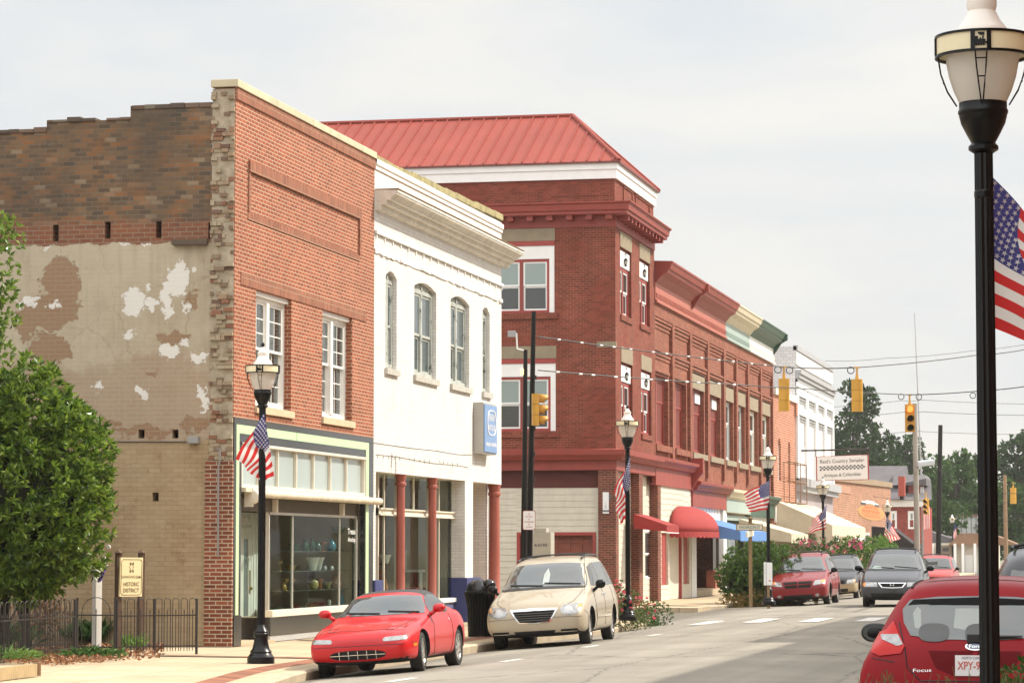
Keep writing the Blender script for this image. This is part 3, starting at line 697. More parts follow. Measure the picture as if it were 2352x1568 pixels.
for y in ml: tr.box(X0, XF, y - .022, y + .022, tz0 + .06, tz1 - .06)
tro = tr.build('transom', CREAM, b1)
MB().box(X0 + .03, X0 + .04, ty0 + .06, ty1 - .06, tz0 + .06, tz1 - .06).build('pane', glassmat('transom_glass', clear=0, base=(.36, .42, .40), ior=1.5, rough=.12), tro)
# awning roller box
rz0 = fz('q', 300, 1010)[1]; rz1 = fz('q', 300, 945)[1]; ra, rb = Yf('q', 230), Yf('q', 2030)
mb = MB(); rr = .075; zc = tz0 - .1
prev = ra
for y in (Yf('q', 865), Yf('q', 1800), rb):
    mb.lathe([(rr, prev - ra + .004), (rr, y - ra - .004)], (XF + .12, ra, zc), 14, 'y'); prev = y
mb.box(XF - .05, XF + .1, ty0, ty1, zc + .02, tz0 - .003)
ro = mb.build('awning_roller', mat('roller_paint', (.66, .58, .44), .6, var=.2, streak=.3), b1, smooth=40)
mb = MB(); mb.lathe([(.02, 0), (.12, .01), (.14, .09), (.10, .1)], (XF + .1, ra - .12, zc - .06), 18, 'y'); mb.box(XF - .05, XF + .1, ra - .11, ra - .02, zc - .25, zc + .08)
mb.build('roller_bracket', CREAM, ro, smooth=40)
# window wall below
wz1 = tz0 - .42; wy0, wy1 = Yf('r', 450), Yf('r', 1365); sill = fz('r', 470, 960)[1]; kick = fz('r', 470, 1225)[1]
MB().box(XF - .3, XF - .14, ty0, ty1, wz1, tz0 - .18).build('soffit_panel', mat('shade_brown_panel', (.10, .085, .06), .7, var=.2), b1)  # panel kept dark brown, painting the shade band under the roller
for x in (680, 1630): y = Yf('q', x); MB().box(XF - .14, XF - .05, y - .05, y + .05, wz1, tz0 - .18).build('soffit_bracket', CREAM, b1)
mb = MB(); Xg = XF - .16
mb.box(Xg - .03, Xg + .03, wy0, wy0 + .05, sill, wz1); mb.box(Xg - .03, Xg + .03, wy1 - .05, wy1, sill, wz1); mb.box(Xg - .03, Xg + .03, wy0, wy1, wz1 - .05, wz1 - .001); 
for x in (705, 1190): y = Yf('r', x); mb.box(Xg - .02, Xg + .02, y - .02, y + .02, sill, wz1 - .05)
dw = mb.build('display_window', ALU, b1)
MB().box(Xg - .006, Xg, wy0 + .05, wy1 - .05, sill, wz1 - .05).build('pane', GLASS, dw)
mb = MB(); mb.box(XF - .3, XF - .04, wy0 - .02, wy1, sill - .13, sill - .002); mb.build('window_sill', CREAM, dw, bevel=.012)
MB().box(XF - .25, XF - .09, wy0, wy1, kick, sill - .132).build('bulkhead', SLATE, b1)
mb = MB(); mb.box(XF - .22, XF - .1, wy0, wy1, .0, kick - .002); mb.build('vent_strip', mat('vent_grey', (.42, .42, .40), .6, var=.25, vs=20), b1)
# recessed entrance with an angled show window
Xd = XF - .78
dp = onX(*px('r', 95, 1265), Xd).y
dY0, dY1 = onX(px('r', 88, 0)[0], 1265, Xd).y, onX(px('r', 186, 0)[0], 1265, Xd).y
jY1 = onX(px('r', 283, 0)[0], 1265, Xd).y
dzt = 2.1
d = MB(); d.frame('x', Xd - .03, Xd + .02, dY0, dY1, .05, dzt, .14, .42)
do = d.build('door', WHITE, b1); MB().box(Xd - .01, Xd, dY0 + .14, dY1 - .14, .47, dzt - .14).build('pane', glassmat('door_glass', clear=.3, base=(.25, .28, .28), ior=1.5), do)
mb = MB(); mb.lathe([(.0, 0), (.03, .01), (.03, .05), (.0, .06)], (Xd + .02, dY1 - .07, 1.0), 10, 'x'); mb.box(Xd + .02, Xd + .03, dY1 - .1, dY1 - .05, .9, 1.35); mb.build('handle', mat('brass', (.35, .25, .1), .35, metal=.8), do)
mb = MB(); mb.box(Xd - .05, Xd + .03, dY0 - .12, dY0, .03, wz1); mb.box(Xd - .05, Xd + .03, dY1, jY1, .03, wz1); mb.box(Xd - .05, Xd + .03, dY0, dY1, dzt, dzt + .08)
mb.box(Xd - .05, Xd, dY0, dY1, dzt + .08, wz1)
for a, b in ((dY0 + .05, (dY0 + dY1) / 2 - .03), ((dY0 + dY1) / 2 + .03, dY1 - .05)): mb.frame('x', Xd, Xd + .025, a, b, dzt + .14, wz1 - .1, .05)
for t in (.25, .55, .8): mb.box(Xd + .03, Xd + .045, lerp(dY1, jY1, t) - .03, lerp(dY1, jY1, t) + .03, .05, wz1)
mb.build('door_frame', WHITE, b1)
MB().box(Xd - .05, XF - .1, ty0 - .06, ty0 - .003, .0, tz0 - .2).box(Xd - .06, Xd - .02, ty0 - .003, dY0 - .122, .0, wz1).build('recess_side', CREAM, b1)
MB().box(Xd - .04, XF + .02, ty0, wy0 - .03, -.01, .045).build('doorstep', CONC, b1)
A, Bp = Vector((Xd, jY1 + .02, 0)), Vector((Xg, wy0 - .01, 0)); u = (Bp - A).normalized(); L = (Bp - A).length; nn = Vector((u.y, -u.x, 0))
mb = MB()
def ob(m_, s0, s1, d0, d1, z0, z1):
    m_.obox(A + u * ((s0 + s1) / 2) + nn * ((d0 + d1) / 2) + Vector((0, 0, (z0 + z1) / 2)), u, nn, (0, 0, 1), (s1 - s0) / 2, abs(d1 - d0) / 2, (z1 - z0) / 2)
ob(mb, 0, .04, -.03, .03, sill, wz1); ob(mb, L - .04, L, -.03, .03, sill, wz1); ob(mb, .04, L - .04, -.03, .03, wz1 - .05, wz1)
aw = mb.build('angled_window', ALU, b1)
mb = MB(); ob(mb, .04, L - .04, -.004, .004, sill, wz1 - .05); mb.build('pane', GLASS, aw)
mb = MB(); ob(mb, 0, L, -.06, .09, sill - .13, sill); mb.build('window_sill', CREAM, aw)
mb = MB(); ob(mb, 0, L, -.04, .04, .0, sill - .132); mb.build('bulkhead', SLATE, b1)
LET = mat('white_lettering', (.8, .8, .77), .6, var=0)
text('lettering', 'Treasury', A + u * (.08) + nn * .012 + Vector((0, 0, 2.12)), u, (0, 0, 1), L - .2, .3, LET, aw, bold=.015, depth=0)
text('lettering', 'Antiques', A + u * (.08) + nn * .012 + Vector((0, 0, 1.72)), u, (0, 0, 1), L - .2, .3, LET, aw, bold=.015, depth=0)
mb = MB(); ob(mb, L - .42, L - .1, .006, .01, .72, 1.05); ob(mb, L - .42, L - .1, .006, .01, 1.07, 1.2); mb.build('paper_notice', mat('paper', (.7, .7, .66), .8), aw)
ly0, lz = fz('r', 1208, 187, -.15); ly1 = fz('r', 1320, 190, -.15)[0]
lz1 = fz('r', 1208, 108, -.15)[1]; lzb, lzt = fz('r', 1208, 262, -.15)[1], fz('r', 1208, 198, -.15)[1]
text('lettering', 'Treasury', (Xg + .004, ly0, lz), (0, 1, 0), (0, 0, 1), ly1 - ly0, lz1 - lz, LET, dw, bold=.012, depth=0)
text('lettering', 'Antiques', (Xg + .004, ly0, lzb), (0, 1, 0), (0, 0, 1), ly1 - ly0, lzt - lzb, LET, dw, bold=.012, depth=0)
# room behind the glass
ROOM = mat('shop_room', (.64, .54, .39), .9, var=.25, vs=1.2)
MB().box(XF - 3.2, XF - 3.15, dY1 + .1, B1Y1 - .35, 0, 3.9).box(XF - 3.15, XF - .85, dY1 + .6, dY1 + .65, 0, 3.9).box(XF - 3.2, XF - T1, B1Y1 - .40, B1Y1 - .35, 0, 3.9).build('room_wall', ROOM, b1)
MB().box(XF - 3.2, XF - .27, wy0, wy1, sill - .14, sill - .13).build('display_floor', mat('display_floor', (.35, .28, .2), .7), b1)
MB().box(XF - 3.2, Xd - .06, dY1 + .02, B1Y1 - .35, 3.0, 3.05).build('room_ceiling', mat('shop_ceiling', (.3, .28, .24), .9), b1)
# ------------------------------------------------------------------ goods in the shop window
SHX = XF - .62
shz = [fz('r', 900, 545, -.6)[1], fz('r', 900, 740, -.6)[1], fz('r', 900, 345, -.6)[1]]
sy0, sy1 = onX(px('r', 480, 0)[0], 1265, SHX).y, onX(px('r', 1240, 0)[0], 1265, SHX).y
GSH = glassmat('shelf_glass', clear=.6, base=(.2, .24, .22), ior=1.5)
sh = thing('shelf_unit', 'set of glass display shelves on thin posts in the antiques shop window', 'shelf', (SHX, (sy0 + sy1) / 2, sill))
m_ = MB()
for z in shz: MB().box(SHX - .2, SHX + .2, sy0, sy1, z - .014, z).build('shelf', GSH, sh)
for y in (sy0 + .03, (sy0 + sy1) / 2, sy1 - .03): MB().tube([(SHX - .18, y, sill - .12), (SHX - .18, y, shz[2] + .35)], .012).build('post', ALU, sh)
def vessel(name, lab, cat, prof, x, y, z, m_, n=18, parts=()):
    t = MB(); t.lathe(prof, (x, y, z), n, cap=False); o = t.build(name, m_, smooth=50); me = o.data
    for v in me.vertices: v.co -= Vector((x, y, z))
    o.location = (x, y, z)
    return tag(o, lab, cat, 'antiques in the shop window')
def gm(n, c, r=.15): return mat(n, c, r, var=.08, spec=.6)
MILK = gm('milk_glass', (.8, .8, .75)); TEAL = gm('teal_glass', (.02, .22, .28)); CARN = gm('carnival_glass', (.32, .11, .03)); GRNG = gm('green_glass', (.02, .10, .04)); RUBY = gm('ruby_glass', (.25, .015, .01)); SKYG = gm('sky_glass', (.10, .34, .48)); PINKG = gm('pink_china', (.62, .38, .28)); AMB = gm('amber_glass', (.42, .26, .06)); BRN = gm('brown_china', (.06, .03, .02)); YEL = gm('primrose_glass', (.42, .36, .12))
bowl = lambda r, h: [(r * .45, 0), (r * .5, h * .05), (r * .62, h * .3), (r * .8, h * .75), (r * 1.05, h), (r * .97, h * .98), (r * .55, h * .2), (.0, h * .12)]
vase = lambda r, h: [(r * .55, 0), (r * .9, h * .15), (r, h * .4), (r * .75, h * .65), (r * .4, h * .8), (r * .45, h * .9), (r * .7, h), (r * .6, h * .98), (.0, h * .8)]
jar = lambda r, h: [(r * .8, 0), (r, h * .1), (r, h * .7), (r * .7, h * .85), (r * .75, h), (r * .6, h), (0, h * .9)]
goblet = lambda r, h: [(r * .9, 0), (r * .85, h * .04), (r * .15, h * .1), (r * .12, h * .6), (r * .5, h * .68), (r, h * .85), (r * 1.1, h), (r, h * .98), (0, h * .75)]
def gy(x): return onX(px('r', x, 0)[0], 1265, SHX).y
def fluted(prof, amp, k): return prof
items = [('bowl', 'white fluted milk glass planter, left one of the pair on the middle shelf', 'planter', bowl(.15, .27), 790, 0, MILK), ('bowl', 'white fluted milk glass planter, right one of the pair on the middle shelf', 'planter', bowl(.15, .27), 880, 0, MILK),
         ('cup', 'small white china cup right of the two white planters', 'cup', jar(.05, .1), 985, 0, MILK), ('cup', 'second small white cup with a handle gap, nearer the right post', 'cup', jar(.045, .09), 1030, 0, MILK), ('sugar_bowl', 'squat white sugar bowl near the right end of the middle shelf', 'bowl', bowl(.07, .1), 1100, 0, MILK), ('mug', 'plain cream mug at the right end of the middle shelf', 'mug', jar(.06, .13), 1160, 0, PINKG),
         ('goblet', 'clear amber stemmed glass at the left end of the middle shelf', 'glass', goblet(.05, .2), 520, 0, AMB), ('bowl', 'low amber pressed glass bowl left of the white planters', 'bowl', bowl(.13, .12), 620, 0, AMB),
         ('lamp_globe', 'round cream lamp globe standing on the lower shelf', 'globe', [(.03, 0), (.08, .03), (.1, .1), (.08, .17), (.03, .2)], 800, 1, YEL), ('flower_pot', 'orange carnival glass pot on the lower shelf', 'pot', bowl(.085, .22), 875, 1, CARN), ('bowl', 'primrose glass bowl on the lower shelf right of the orange pot', 'bowl', bowl(.1, .14), 1010, 1, YEL), ('vase', 'round pink china vase on the lower shelf', 'vase', vase(.13, .26), 1085, 1, PINKG),
         ('goblet', 'amber stemmed goblet on the lower left shelf', 'glass', goblet(.055, .24), 560, 1, AMB), ('goblet', 'orange stemmed goblet beside the amber one on the lower left shelf', 'glass', goblet(.055, .24), 600, 1, CARN), ('jug', 'small amber jug at the far left of the lower shelf', 'jug', vase(.06, .16), 515, 1, AMB),
         ('vase', 'pale blue glass vase on the top shelf', 'vase', vase(.10, .26), 990, 2, SKYG), ('goblet', 'tall dark green stemmed compote on the top shelf', 'compote', goblet(.13, .52), 1062, 2, GRNG), ('vase', 'dark green glass vase on the top shelf behind the left mullion', 'vase', vase(.08, .24), 740, 2, GRNG), ('vase', 'bottle green vase in the middle of the top shelf', 'vase', vase(.07, .26), 795, 2, GRNG), ('vase', 'squat green vase right of the bottle green one on the top shelf', 'vase', vase(.09, .21), 850, 2, GRNG), ('bowl', 'brown footed bowl on the top shelf beside the green vases', 'bowl', goblet(.09, .2), 900, 2, CARN), ('bowl', 'green pressed glass bowl at the left of the top shelf', 'bowl', bowl(.12, .14), 640, 2, GRNG),
         ('vase', 'tall teal glass vase standing on the window floor', 'vase', vase(.09, .42), 1095, 3, TEAL), ('bowl', 'large ruby red glass bowl on the window floor', 'bowl', bowl(.17, .2), 870, 3, RUBY), ('bowl', 'dark amber bowl on the window floor left of the ruby bowl', 'bowl', bowl(.14, .17), 780, 3, CARN), ('figurine', 'small white and blue china figurine on the window floor', 'figurine', [(.05, 0), (.045, .08), (.03, .14), (.045, .18), (.03, .23), (0, .24)], 1030, 3, MILK), ('cup', 'small cobalt cup on the window floor', 'cup', jar(.05, .12), 968, 3, BLUEP), ('bowl', 'green glass bowl in the left corner of the window floor', 'bowl', bowl(.12, .14), 500, 3, GRNG), ('vase', 'small white swan shaped vase near the left mullion on the window floor', 'vase', vase(.05, .15), 590, 3, MILK), ('bowl', 'red glass dish on the window floor by the left mullion', 'bowl', bowl(.13, .16), 640, 3, RUBY)]
for nm, lab, cat_, prof, x, lev, m_ in items:
    vessel(nm, lab, cat_, prof, SHX + rnd.uniform(-.06, .12), gy(x), (shz + [sill - .13])[lev] + .001, m_)
for k, (x, l) in enumerate(((960, 'large round dark brown plate leaning against the back of the window'), (1170, 'smaller round dark plate leaning at the right of the window'))):
    y = gy(x); t = MB(); t.lathe([(0, 0), (.28 - .06 * k, .0), (.3 - .06 * k, .02), (.28 - .06 * k, .03), (0, .02)], (SHX - .3, y, shz[1] + .36), 24, 'x'); tag(t.build('plate', BRN, smooth=40), l, 'plate', 'antiques in the shop window')
# flower garland
t = MB()
for i in range(90):
    c = Vector((SHX + rnd.uniform(-.1, .15), gy(1265) + rnd.uniform(-.18, .2), lerp(sill, shz[0] + .1, rnd.random()))); a = Vector((rnd.uniform(-1, 1), rnd.uniform(-1, 1), rnd.uniform(-1, 1))).normalized(); b = a.orthogonal().normalized()
    t.face([c + a * .035, c + b * .03, c - a * .035, c - b * .03])
tag(t.build('dried_flowers', islandmat('dried_petals', [(.45, .12, .12), (.55, .40, .25), (.5, .22, .2), (.25, .14, .08)], .8), fixn=False), 'bunch of dried pink and straw coloured flowers at the right of the shop window', 'flowers')
# ------------------------------------------------------------------ shared building pieces
def slab(mb, ax, p, d, a0, a1, z0, z1):
    # p = outer face, d = thickness going into the building
    return mb.box(p - d, p, a0, a1, z0, z1) if ax == 'x' else mb.box(a0, a1, p, p + d, z0, z1)
def win(par, ax, p, a0, a1, z0, z1, fm, gl, units=1, ft=.07, mid=True, mull=.1, gl2=None, mm=None, fl=.05, d=.1, name='window', bars=0):
    o = MB(); sg = 1 if ax == 'x' else -1
    slab(o, ax, p, d, a0, a0 + ft, z0, z1); slab(o, ax, p, d, a1 - ft, a1, z0, z1); slab(o, ax, p, d, a0 + ft, a1 - ft, z1 - ft, z1); slab(o, ax, p, d, a0 + ft, a1 - ft, z0, z0 + ft)
    wdt = (a1 - a0 - 2 * ft - (units - 1) * mull) / units
    ws = o.build(name, fm, par); mo = MB()
    s_, g1, g2 = MB(), MB(), MB()
    for k in range(units):
        b0 = a0 + ft + k * (wdt + mull); b1_ = b0 + wdt
        if k: slab(mo, ax, p - .004 * sg, d, b0 - mull, b0, z0 + ft, z1 - ft)
        zm = (z0 + z1) / 2 if mid is True else (mid or z1)
        for (c, e, q, gg) in (((zm, z1 - ft, .025, g1), (z0 + ft, zm, .06, g2)) if mid else ((z0 + ft, z1 - ft, .03, g1),)):
            pp = p - q * sg
            slab(s_, ax, pp, .03, b0, b0 + fl, c, e); slab(s_, ax, pp, .03, b1_ - fl, b1_, c, e); slab(s_, ax, pp, .03, b0 + fl, b1_ - fl, e - fl, e); slab(s_, ax, pp, .03, b0 + fl, b1_ - fl, c, c + fl)
            for i in range(bars):
                y = lerp(b0, b1_, (i + 1) / (bars + 1)); slab(s_, ax, pp - .004 * sg, .02, y - .015, y + .015, c + fl, e - fl)
            slab(gg, ax, pp - .012 * sg, .006, b0 + fl, b1_ - fl, c + fl, e - fl)
    s_.build('sash', mm or fm, ws)
    if mo.v: mo.build('mullion', REDP if mm else fm, ws)
    g1.build('pane', gl, ws)
    if g2.v: g2.build('pane', gl2 or gl, ws)
    return ws
def profile_x(mb, prof, y0, y1, X=None):
    # moulding along the street: prof = [(out, z)...] closed section, swept from y0 to y1
    X = XF if X is None else X
    mb.prism([(X + o_, y0, z) for o_, z in prof], (0, y1 - y0, 0)); return mb
def arch_fill(mb, X0, X1, y0, y1, zs, zt, n=10, round_=False):
    for i in range(n):
        a, b = i / n, (i + 1) / n
        f = (lambda t: zs + (zt - zs) * math.sqrt(max(0, 1 - (2 * t - 1) ** 2))) if round_ else (lambda t: zs + (zt - zs) * (1 - (2 * t - 1) ** 2))
        ya, yb = lerp(y0, y1, a), lerp(y0, y1, b)
        mb.prism([(X1, ya, f(a)), (X1, yb, f(b)), (X1, yb, zt + .001), (X1, ya, zt + .001)], (X0 - X1, 0, 0))

# ------------------------------------------------------------------ 2. the white painted shop
WB0, WB1 = B1Y1 + .01, onX(1151.5, 1265, XF).y
WHB = brickmat('white_painted_brick', (.73, .71, .665), (.71, .685, .64), (.56, .54, .49), ms=.006, var=.10, pb=.06, streak=.24, bump=.55, bw=.24, rh=.078)
MOSS = mat('mossy_coping', (.36, .31, .15), .95, var=.5, vs=3.5, bump=.5)
wb = thing('white_shop_building', 'white painted brick shop building with arched upper windows and a deep moulded cornice', 'building', (XF, WB0, 0))
ZW0 = 3.44; ZW1 = 10.4
def zav(*p): q = [fz(*a)[1] for a in p]; return sum(q) / len(q)
WW = []
zs0 = zav(('a', 420, 1352), ('a', 650, 1412), ('a', 240, 1318))          # window foot
zt_wide, zt_nar = zav(('a', 495, 790), ('a', 715, 872)), zav(('a', 283, 724), ('a', 880, 932))
for xl, xr, wide in ((248, 318, 0), (428, 567, 1), (657, 775, 1), (856, 903, 0)):
    WW.append((Yf('a', xl), Yf('a', xr), zs0, zt_wide if wide else zt_nar))
mb = wall(MB(), 'x', XF - .34, XF, WB0, WB1, ZW0, ZW1 - .12, WW)
for y0, y1, z0, z1 in WW: arch_fill(mb, XF - .33, XF - .003, y0, y1, z1 - (.14 if y1 - y0 > .8 else .09), z1)
# the upright corner toothing
for k in range(30):
    z = ZW0 + .1 + k * .23; mb.box(XF - .3, XF - .02, WB1 - .01, WB1 + .035, z, z + .07)
mb.build('front_wall', WHB, wb)
MB().box(XF - 24, XF - .345, WB1 - .36, WB1 - .02, 0, 9.6).box(XF - 24, XF - 23.7, WB0, WB1 - .37, 0, 9.4).build('side_wall', WHB, wb)
MB().box(XF - 24, XF - .35, WB0, WB1 - .37, 9.2, 9.3).build('roof', mat('tar_roof', (.06, .06, .06), .9), wb)
# coping, rising slightly to the far corner
mb = MB(); n = 12
for i in range(n):
    a, b = lerp(WB0, WB1, i / n), lerp(WB0, WB1, (i + 1) / n); z = lerp(10.28, 10.48, (i + .5) / n)
    mb.box(XF - .42, XF + .05, a, b - .004, z - .14 + rnd.uniform(-.01, .01), z + rnd.uniform(-.015, .02))
mb.build('coping', MOSS, wb)
mb = MB(); profile_x(mb, [(-.02, 10.0), (.03, 10.0), (.03, 10.08), (.06, 10.1), (.06, 10.22), (-.02, 10.22)], WB0, WB1 + .02); mb.build('parapet_band', WHITE, wb)
zc1 = fz('a', 180, 207)[1]; 
CORN = mat('weathered_cornice', (.70, .66, .57), .7, var=.22, vs=2.5, streak=.35)
pr = [(-.02, zc1 + .02), (.52, zc1 - .0), (.52, zc1 - .05), (.50, zc1 - .055), (.50, zc1 - .09), (.44, zc1 - .10), (.36, zc1 - .17), (.36, zc1 - .20), (.27, zc1 - .205), (.25, zc1 - .26), (.25, zc1 - .29), (.15, zc1 - .30), (.13, zc1 - .36), (.13, zc1 - .39), (.05, zc1 - .42), (-.02, zc1 - .42)]
mb = MB(); profile_x(mb, pr, WB0 + .03, WB1 + .42); mb.build('cornice', CORN, wb)
MB().box(XF - .02, XF + .535, WB0 + .02, WB1 + .43, zc1 + .021, zc1 + .035).build('cornice_flashing', mat('rust_flashing', (.32, .20, .10), .8, var=.4, vs=6), wb)
za1 = zav(('a', 190, 475), ('a', 985, 785)); mb = MB()
mb.box(XF - .02, XF + .06, WB0, WB1 + .03, za1 - .07, za1)
y = WB0 + .1
while y < WB1: mb.box(XF - .02, XF + .03, y, y + .06, za1 - .17, za1 - .07); y += .70
mb.build('dentil_band', WHITE, wb)
za2 = zav(('a', 185, 588), ('a', 980, 880)); mb = MB(); y = WB0
while y < WB1: mb.box(XF - .02, XF + rnd.uniform(.02, .045), y, min(y + .24, WB1 + .02), za2 - .08 + rnd.uniform(-.015, .015), za2 + rnd.uniform(-.01, .01)); y += .24
mb.build('string_course', WHITE, wb)
PEEL = brickmat('peeling_window_paint', (.125, .145, .13), (.11, .125, .112), (.1, .1, .09), bump=.1, painted=(.40, .42, .38), pf=.42, ps=3.6, ms=.001, pb=0)
OLDG = glassmat('old_wavy_glass', clear=0, base=(.06, .085, .09), ior=1.7, rough=.12)
for i, (y0, y1, z0, z1) in enumerate(WW):
    wide = y1 - y0 > .8; h = (.17 if wide else .11)
    ws = win(wb, 'x', XF - .095, y0 + .005, y1 - .005, z0 + .02, z1 - h, PEEL, OLDG, units=2 if wide else 1, ft=.09, fl=.06, mull=.16 if wide else .1, d=.12, mid=(z0 + z1) / 2 - .15)
    t = MB(); t.box(XF - .32, XF - .12, y0, y1, z1 - h - .02, z1); t.build('arch_panel', PEEL, ws)
    if wide: MB().box(XF - .12, XF - .085, (y0 + y1) / 2 - .05, (y0 + y1) / 2 + .05, z1 - h, z1 - .04).build('arch_post', PEEL, ws)
    MB().box(XF - .3, XF + .07, y0 - .07, y1 + .1, z0 - .14, z0 - .005).build('sill', mat('grey_sill', (.48, .46, .40), .8, var=.3, vs=8), ws)
    MB().box(XF - 1.0, XF - .95, y0 - .2, y1 + .2, z0 - .1, z1 + .1).build('dark_room', DARK, ws)
# crack lines over the shopfront
mb = MB()
for (ln, off) in (([(165, 218), (300, 238), (420, 250), (560, 268), (700, 288), (800, 292)], 0), ([(190, 290), (330, 306), (480, 333), (560, 345), (600, 348), (720, 362), (770, 370)], 0)):
    mb.tube([(XF + .002,) + fz('b', x, y + rnd.uniform(-3, 3)) for x, y in ln], .009, 5)
for x in (200, 236, 268, 305, 338, 400, 430, 465, 492, 525, 590, 612, 640, 668, 700):
    y = 268 + (x - 165) * .105; mb.tube([(XF + .002,) + fz('b', x, y + rnd.uniform(14, 24)), (XF + .002,) + fz('b', x + 2, y + rnd.uniform(30, 44))], .008, 4)
mb.build('wall_crack', mat('crack_dark', (.22, .20, .17), .9, var=.3), wb)
# ground floor
xb = lambda x, off=0.0: onX(px('b', x, 0)[0], 1265, XF + off).y
xd = lambda x, off=0.0: onX(px('d', x, 0)[0], 1265, XF + off).y
zbase = fz('b', 165, 1075)[1]
MB().box(XF - .5, XF, WB0, xb(190), zbase, ZW0 - .003).build('brick_pier', WHB, wb)
p20, p21 = xd(948), xd(1028); blz = fz('d', 985, 1128)[1]
MB().box(XF - .36, XF - .003, p20, p21, blz, ZW0 - .003).build('brick_pier', WHB, wb)
mb = MB(); mb.box(XF - .52, XF + .05, WB0 + .002, xb(226), 0, zbase - .003); mb.build('pier_base', BLUEP, wb, bevel=.015)
mb = MB(); mb.box(XF - .40, XF + .06, p20 - .03, xd(1086), 0, blz - .003); mb.build('pier_base', BLUEP, wb, bevel=.015)
Xs = XF - .34
for x in (303, 620):
    y = xd(x, -.12); mb = MB(); mb.lathe([(.15, 0), (.15, .12), (.105, .16), (.10, 1.4), (.095, ZW0 - .26), (.125, ZW0 - .24), (.125, ZW0 - .19), (.1, ZW0 - .17), (.13, ZW0 - .003)], (XF - .12, y, 0), 18); mb.build('iron_column', REDC, wb, smooth=50)
def zs_(k, x, y): return fz(k, x, y, -.34)[1]
yL, yR = xb(192, -.34) + .05, xd(850, -.34)
rl1, rl0 = zs_('d', 58, 430), zs_('d', 58, 500); hd = ZW0 - .02; bot = fz('d', 790, 1330, -.3)[1]
PANB = [(yL, xd(262, -.34)), (xd(262, -.34) + .06, xd(580, -.34)), (xd(580, -.34) + .06, yR)]
sfr = MB(); pn = MB(); sfr.box(Xs - .06, Xs + .06, yL, yR, rl0 + .02, rl1 - .02); sfr.box(Xs - .05, Xs + .1, yL, yR, rl1 - .03, rl1); sfr.box(Xs - .05, Xs + .1, yL, yR, rl0 - .01, rl0 + .02)
for i, (a, b) in enumerate(PANB):
    for y in (a, b - .06): sfr.box(Xs - .04, Xs + .04, y, y + .06, bot, hd)
    for (m0, z0, z1) in ((lerp(a, b, .35 if i != 1 else .5), rl1, hd), (lerp(a, b, .35), bot, rl0)):
        if i == 1 and z0 == bot: continue
        sfr.box(Xs - .025, Xs + .025, m0 - .02, m0 + .02, z0, z1)
    for z0, z1 in ((rl1, hd), (bot, rl0)): pn.box(Xs - .004, Xs + .002, a + .06, b - .06, z0, z1)
so_ = sfr.build('shopfront', CREAM, wb); pn.build('pane', GLASS, so_)
mb = MB(); mb.box(Xs - .1, Xs + .14, yL, yR, bot - .1, bot); mb.build('window_sill', WHITE, so_)
MB().box(Xs - .08, Xs + .08, yL, yR, 0, bot - .103).build('bulkhead', mat('pale_blue_paint', (.12, .14, .27), .5, var=.15), wb)
MB().box(XF - 1.2, XF - .02, yL - .2, WB1 - .05, ZW0 - .001, ZW0 + .08).build('soffit', CREAM, wb)
ROOM2 = mat('white_shop_room', (.36, .31, .24), .9, var=.3, vs=1.0)
MB().box(XF - 4.5, XF - 4.45, WB0 + .2, WB1 - .4, 0, 3.5).box(XF - 4.45, XF - .8, WB0 + .15, WB0 + .2, 0, 3.5).box(XF - 4.45, Xs - .1, p20 - .02, p20 + .03, 0, 3.5).box(XF - 4.5, XF - .8, WB0, WB1 - .4, 3.5, 3.6).box(XF - 4.5, Xs - .09, WB0 + .2, p20, bot - .14, bot - .1).build('room_wall', ROOM2, wb)
# corner entrance: chamfered brick recess behind a single iron column
SID = mat('white_siding', (.62, .57, .46), .6, var=.1, streak=.15)
mb = MB()
for k in range(24): z = k * .145; mb.obox((XF - .45, p21 + .015, z + .07), (1, 0, 0), (0, 1, -.06), (0, .06, 1), .3, .012, .071)
mb.build('siding', SID, wb)
mb = MB(); c0 = Vector((XF - .8, p21 + .1, 0)); c1 = Vector((XF - 2.2, WB1 - .3, 0)); u = (c1 - c0).normalized(); n_ = Vector((-u.y, u.x, 0))
mb.obox((c0 + c1) / 2 + Vector((0, 0, 1.72)), u, n_, (0, 0, 1), (c1 - c0).length / 2, .1, 1.71); mb.build('recess_wall', brickmat('dark_red_brick', (.19, .05, .028), (.15, .04, .025), (.30, .17, .11), var=.25, ms=.006), wb)
yc = onX(px('d', 1230, 0)[0], 1265, XF - .14).y
mb = MB(); mb.lathe([(.2, 0), (.2, .15), (.15, .2), (.145, 1.5), (.135, ZW0 - .3), (.17, ZW0 - .28), (.17, ZW0 - .22), (.14, ZW0 - .2), (.17, ZW0 - .003)], (XF - .14, WB1 - .2, 0), 18); mb.build('iron_column', REDC, wb, smooth=50)
# projecting sign on the white wall
sg0, sg1 = onX(px('s', 178, 0)[0], 1265, XF).y, onX(px('s', 640, 0)[0], 1265, XF + .25).y
zt, zb = fz('s', 290, 300, .25)[1], fz('s', 290, 1330, .25)[1]
sb = thing('wall_sign', 'blue box sign with white lettering in an arched frame, mounted on the white brick wall', 'sign', (XF + .01, (sg0 + sg1) / 2, zb))
BLS = mat('sign_blue', (.16, .28, .50), .35, var=.08); SGW = mat('sign_white', (.8, .8, .78), .5, var=.03)
mb = MB(); mb.box(XF + .01, XF + .25, sg0, sg1, zb, zt); mb.build('cabinet', mat('sign_cabinet', (.40, .38, .34), .5, var=.1), sb)
mb = MB(); mb.prism([(XF + .251, sg0 + .04, zb + .04), (XF + .251, sg1 - .04, zb + .04), (XF + .251, sg1 - .04, zt - .04), (XF + .251, sg0 + .04, zt - .04)], (.03, 0, 0)); mb.build('face', BLS, sb, bevel=.012)
Lw = sg1 - sg0; cy = lerp(sg0, sg1, .55); hw = Lw * .33; zc_, zd = lerp(zb, zt, .62), (zt - zb)
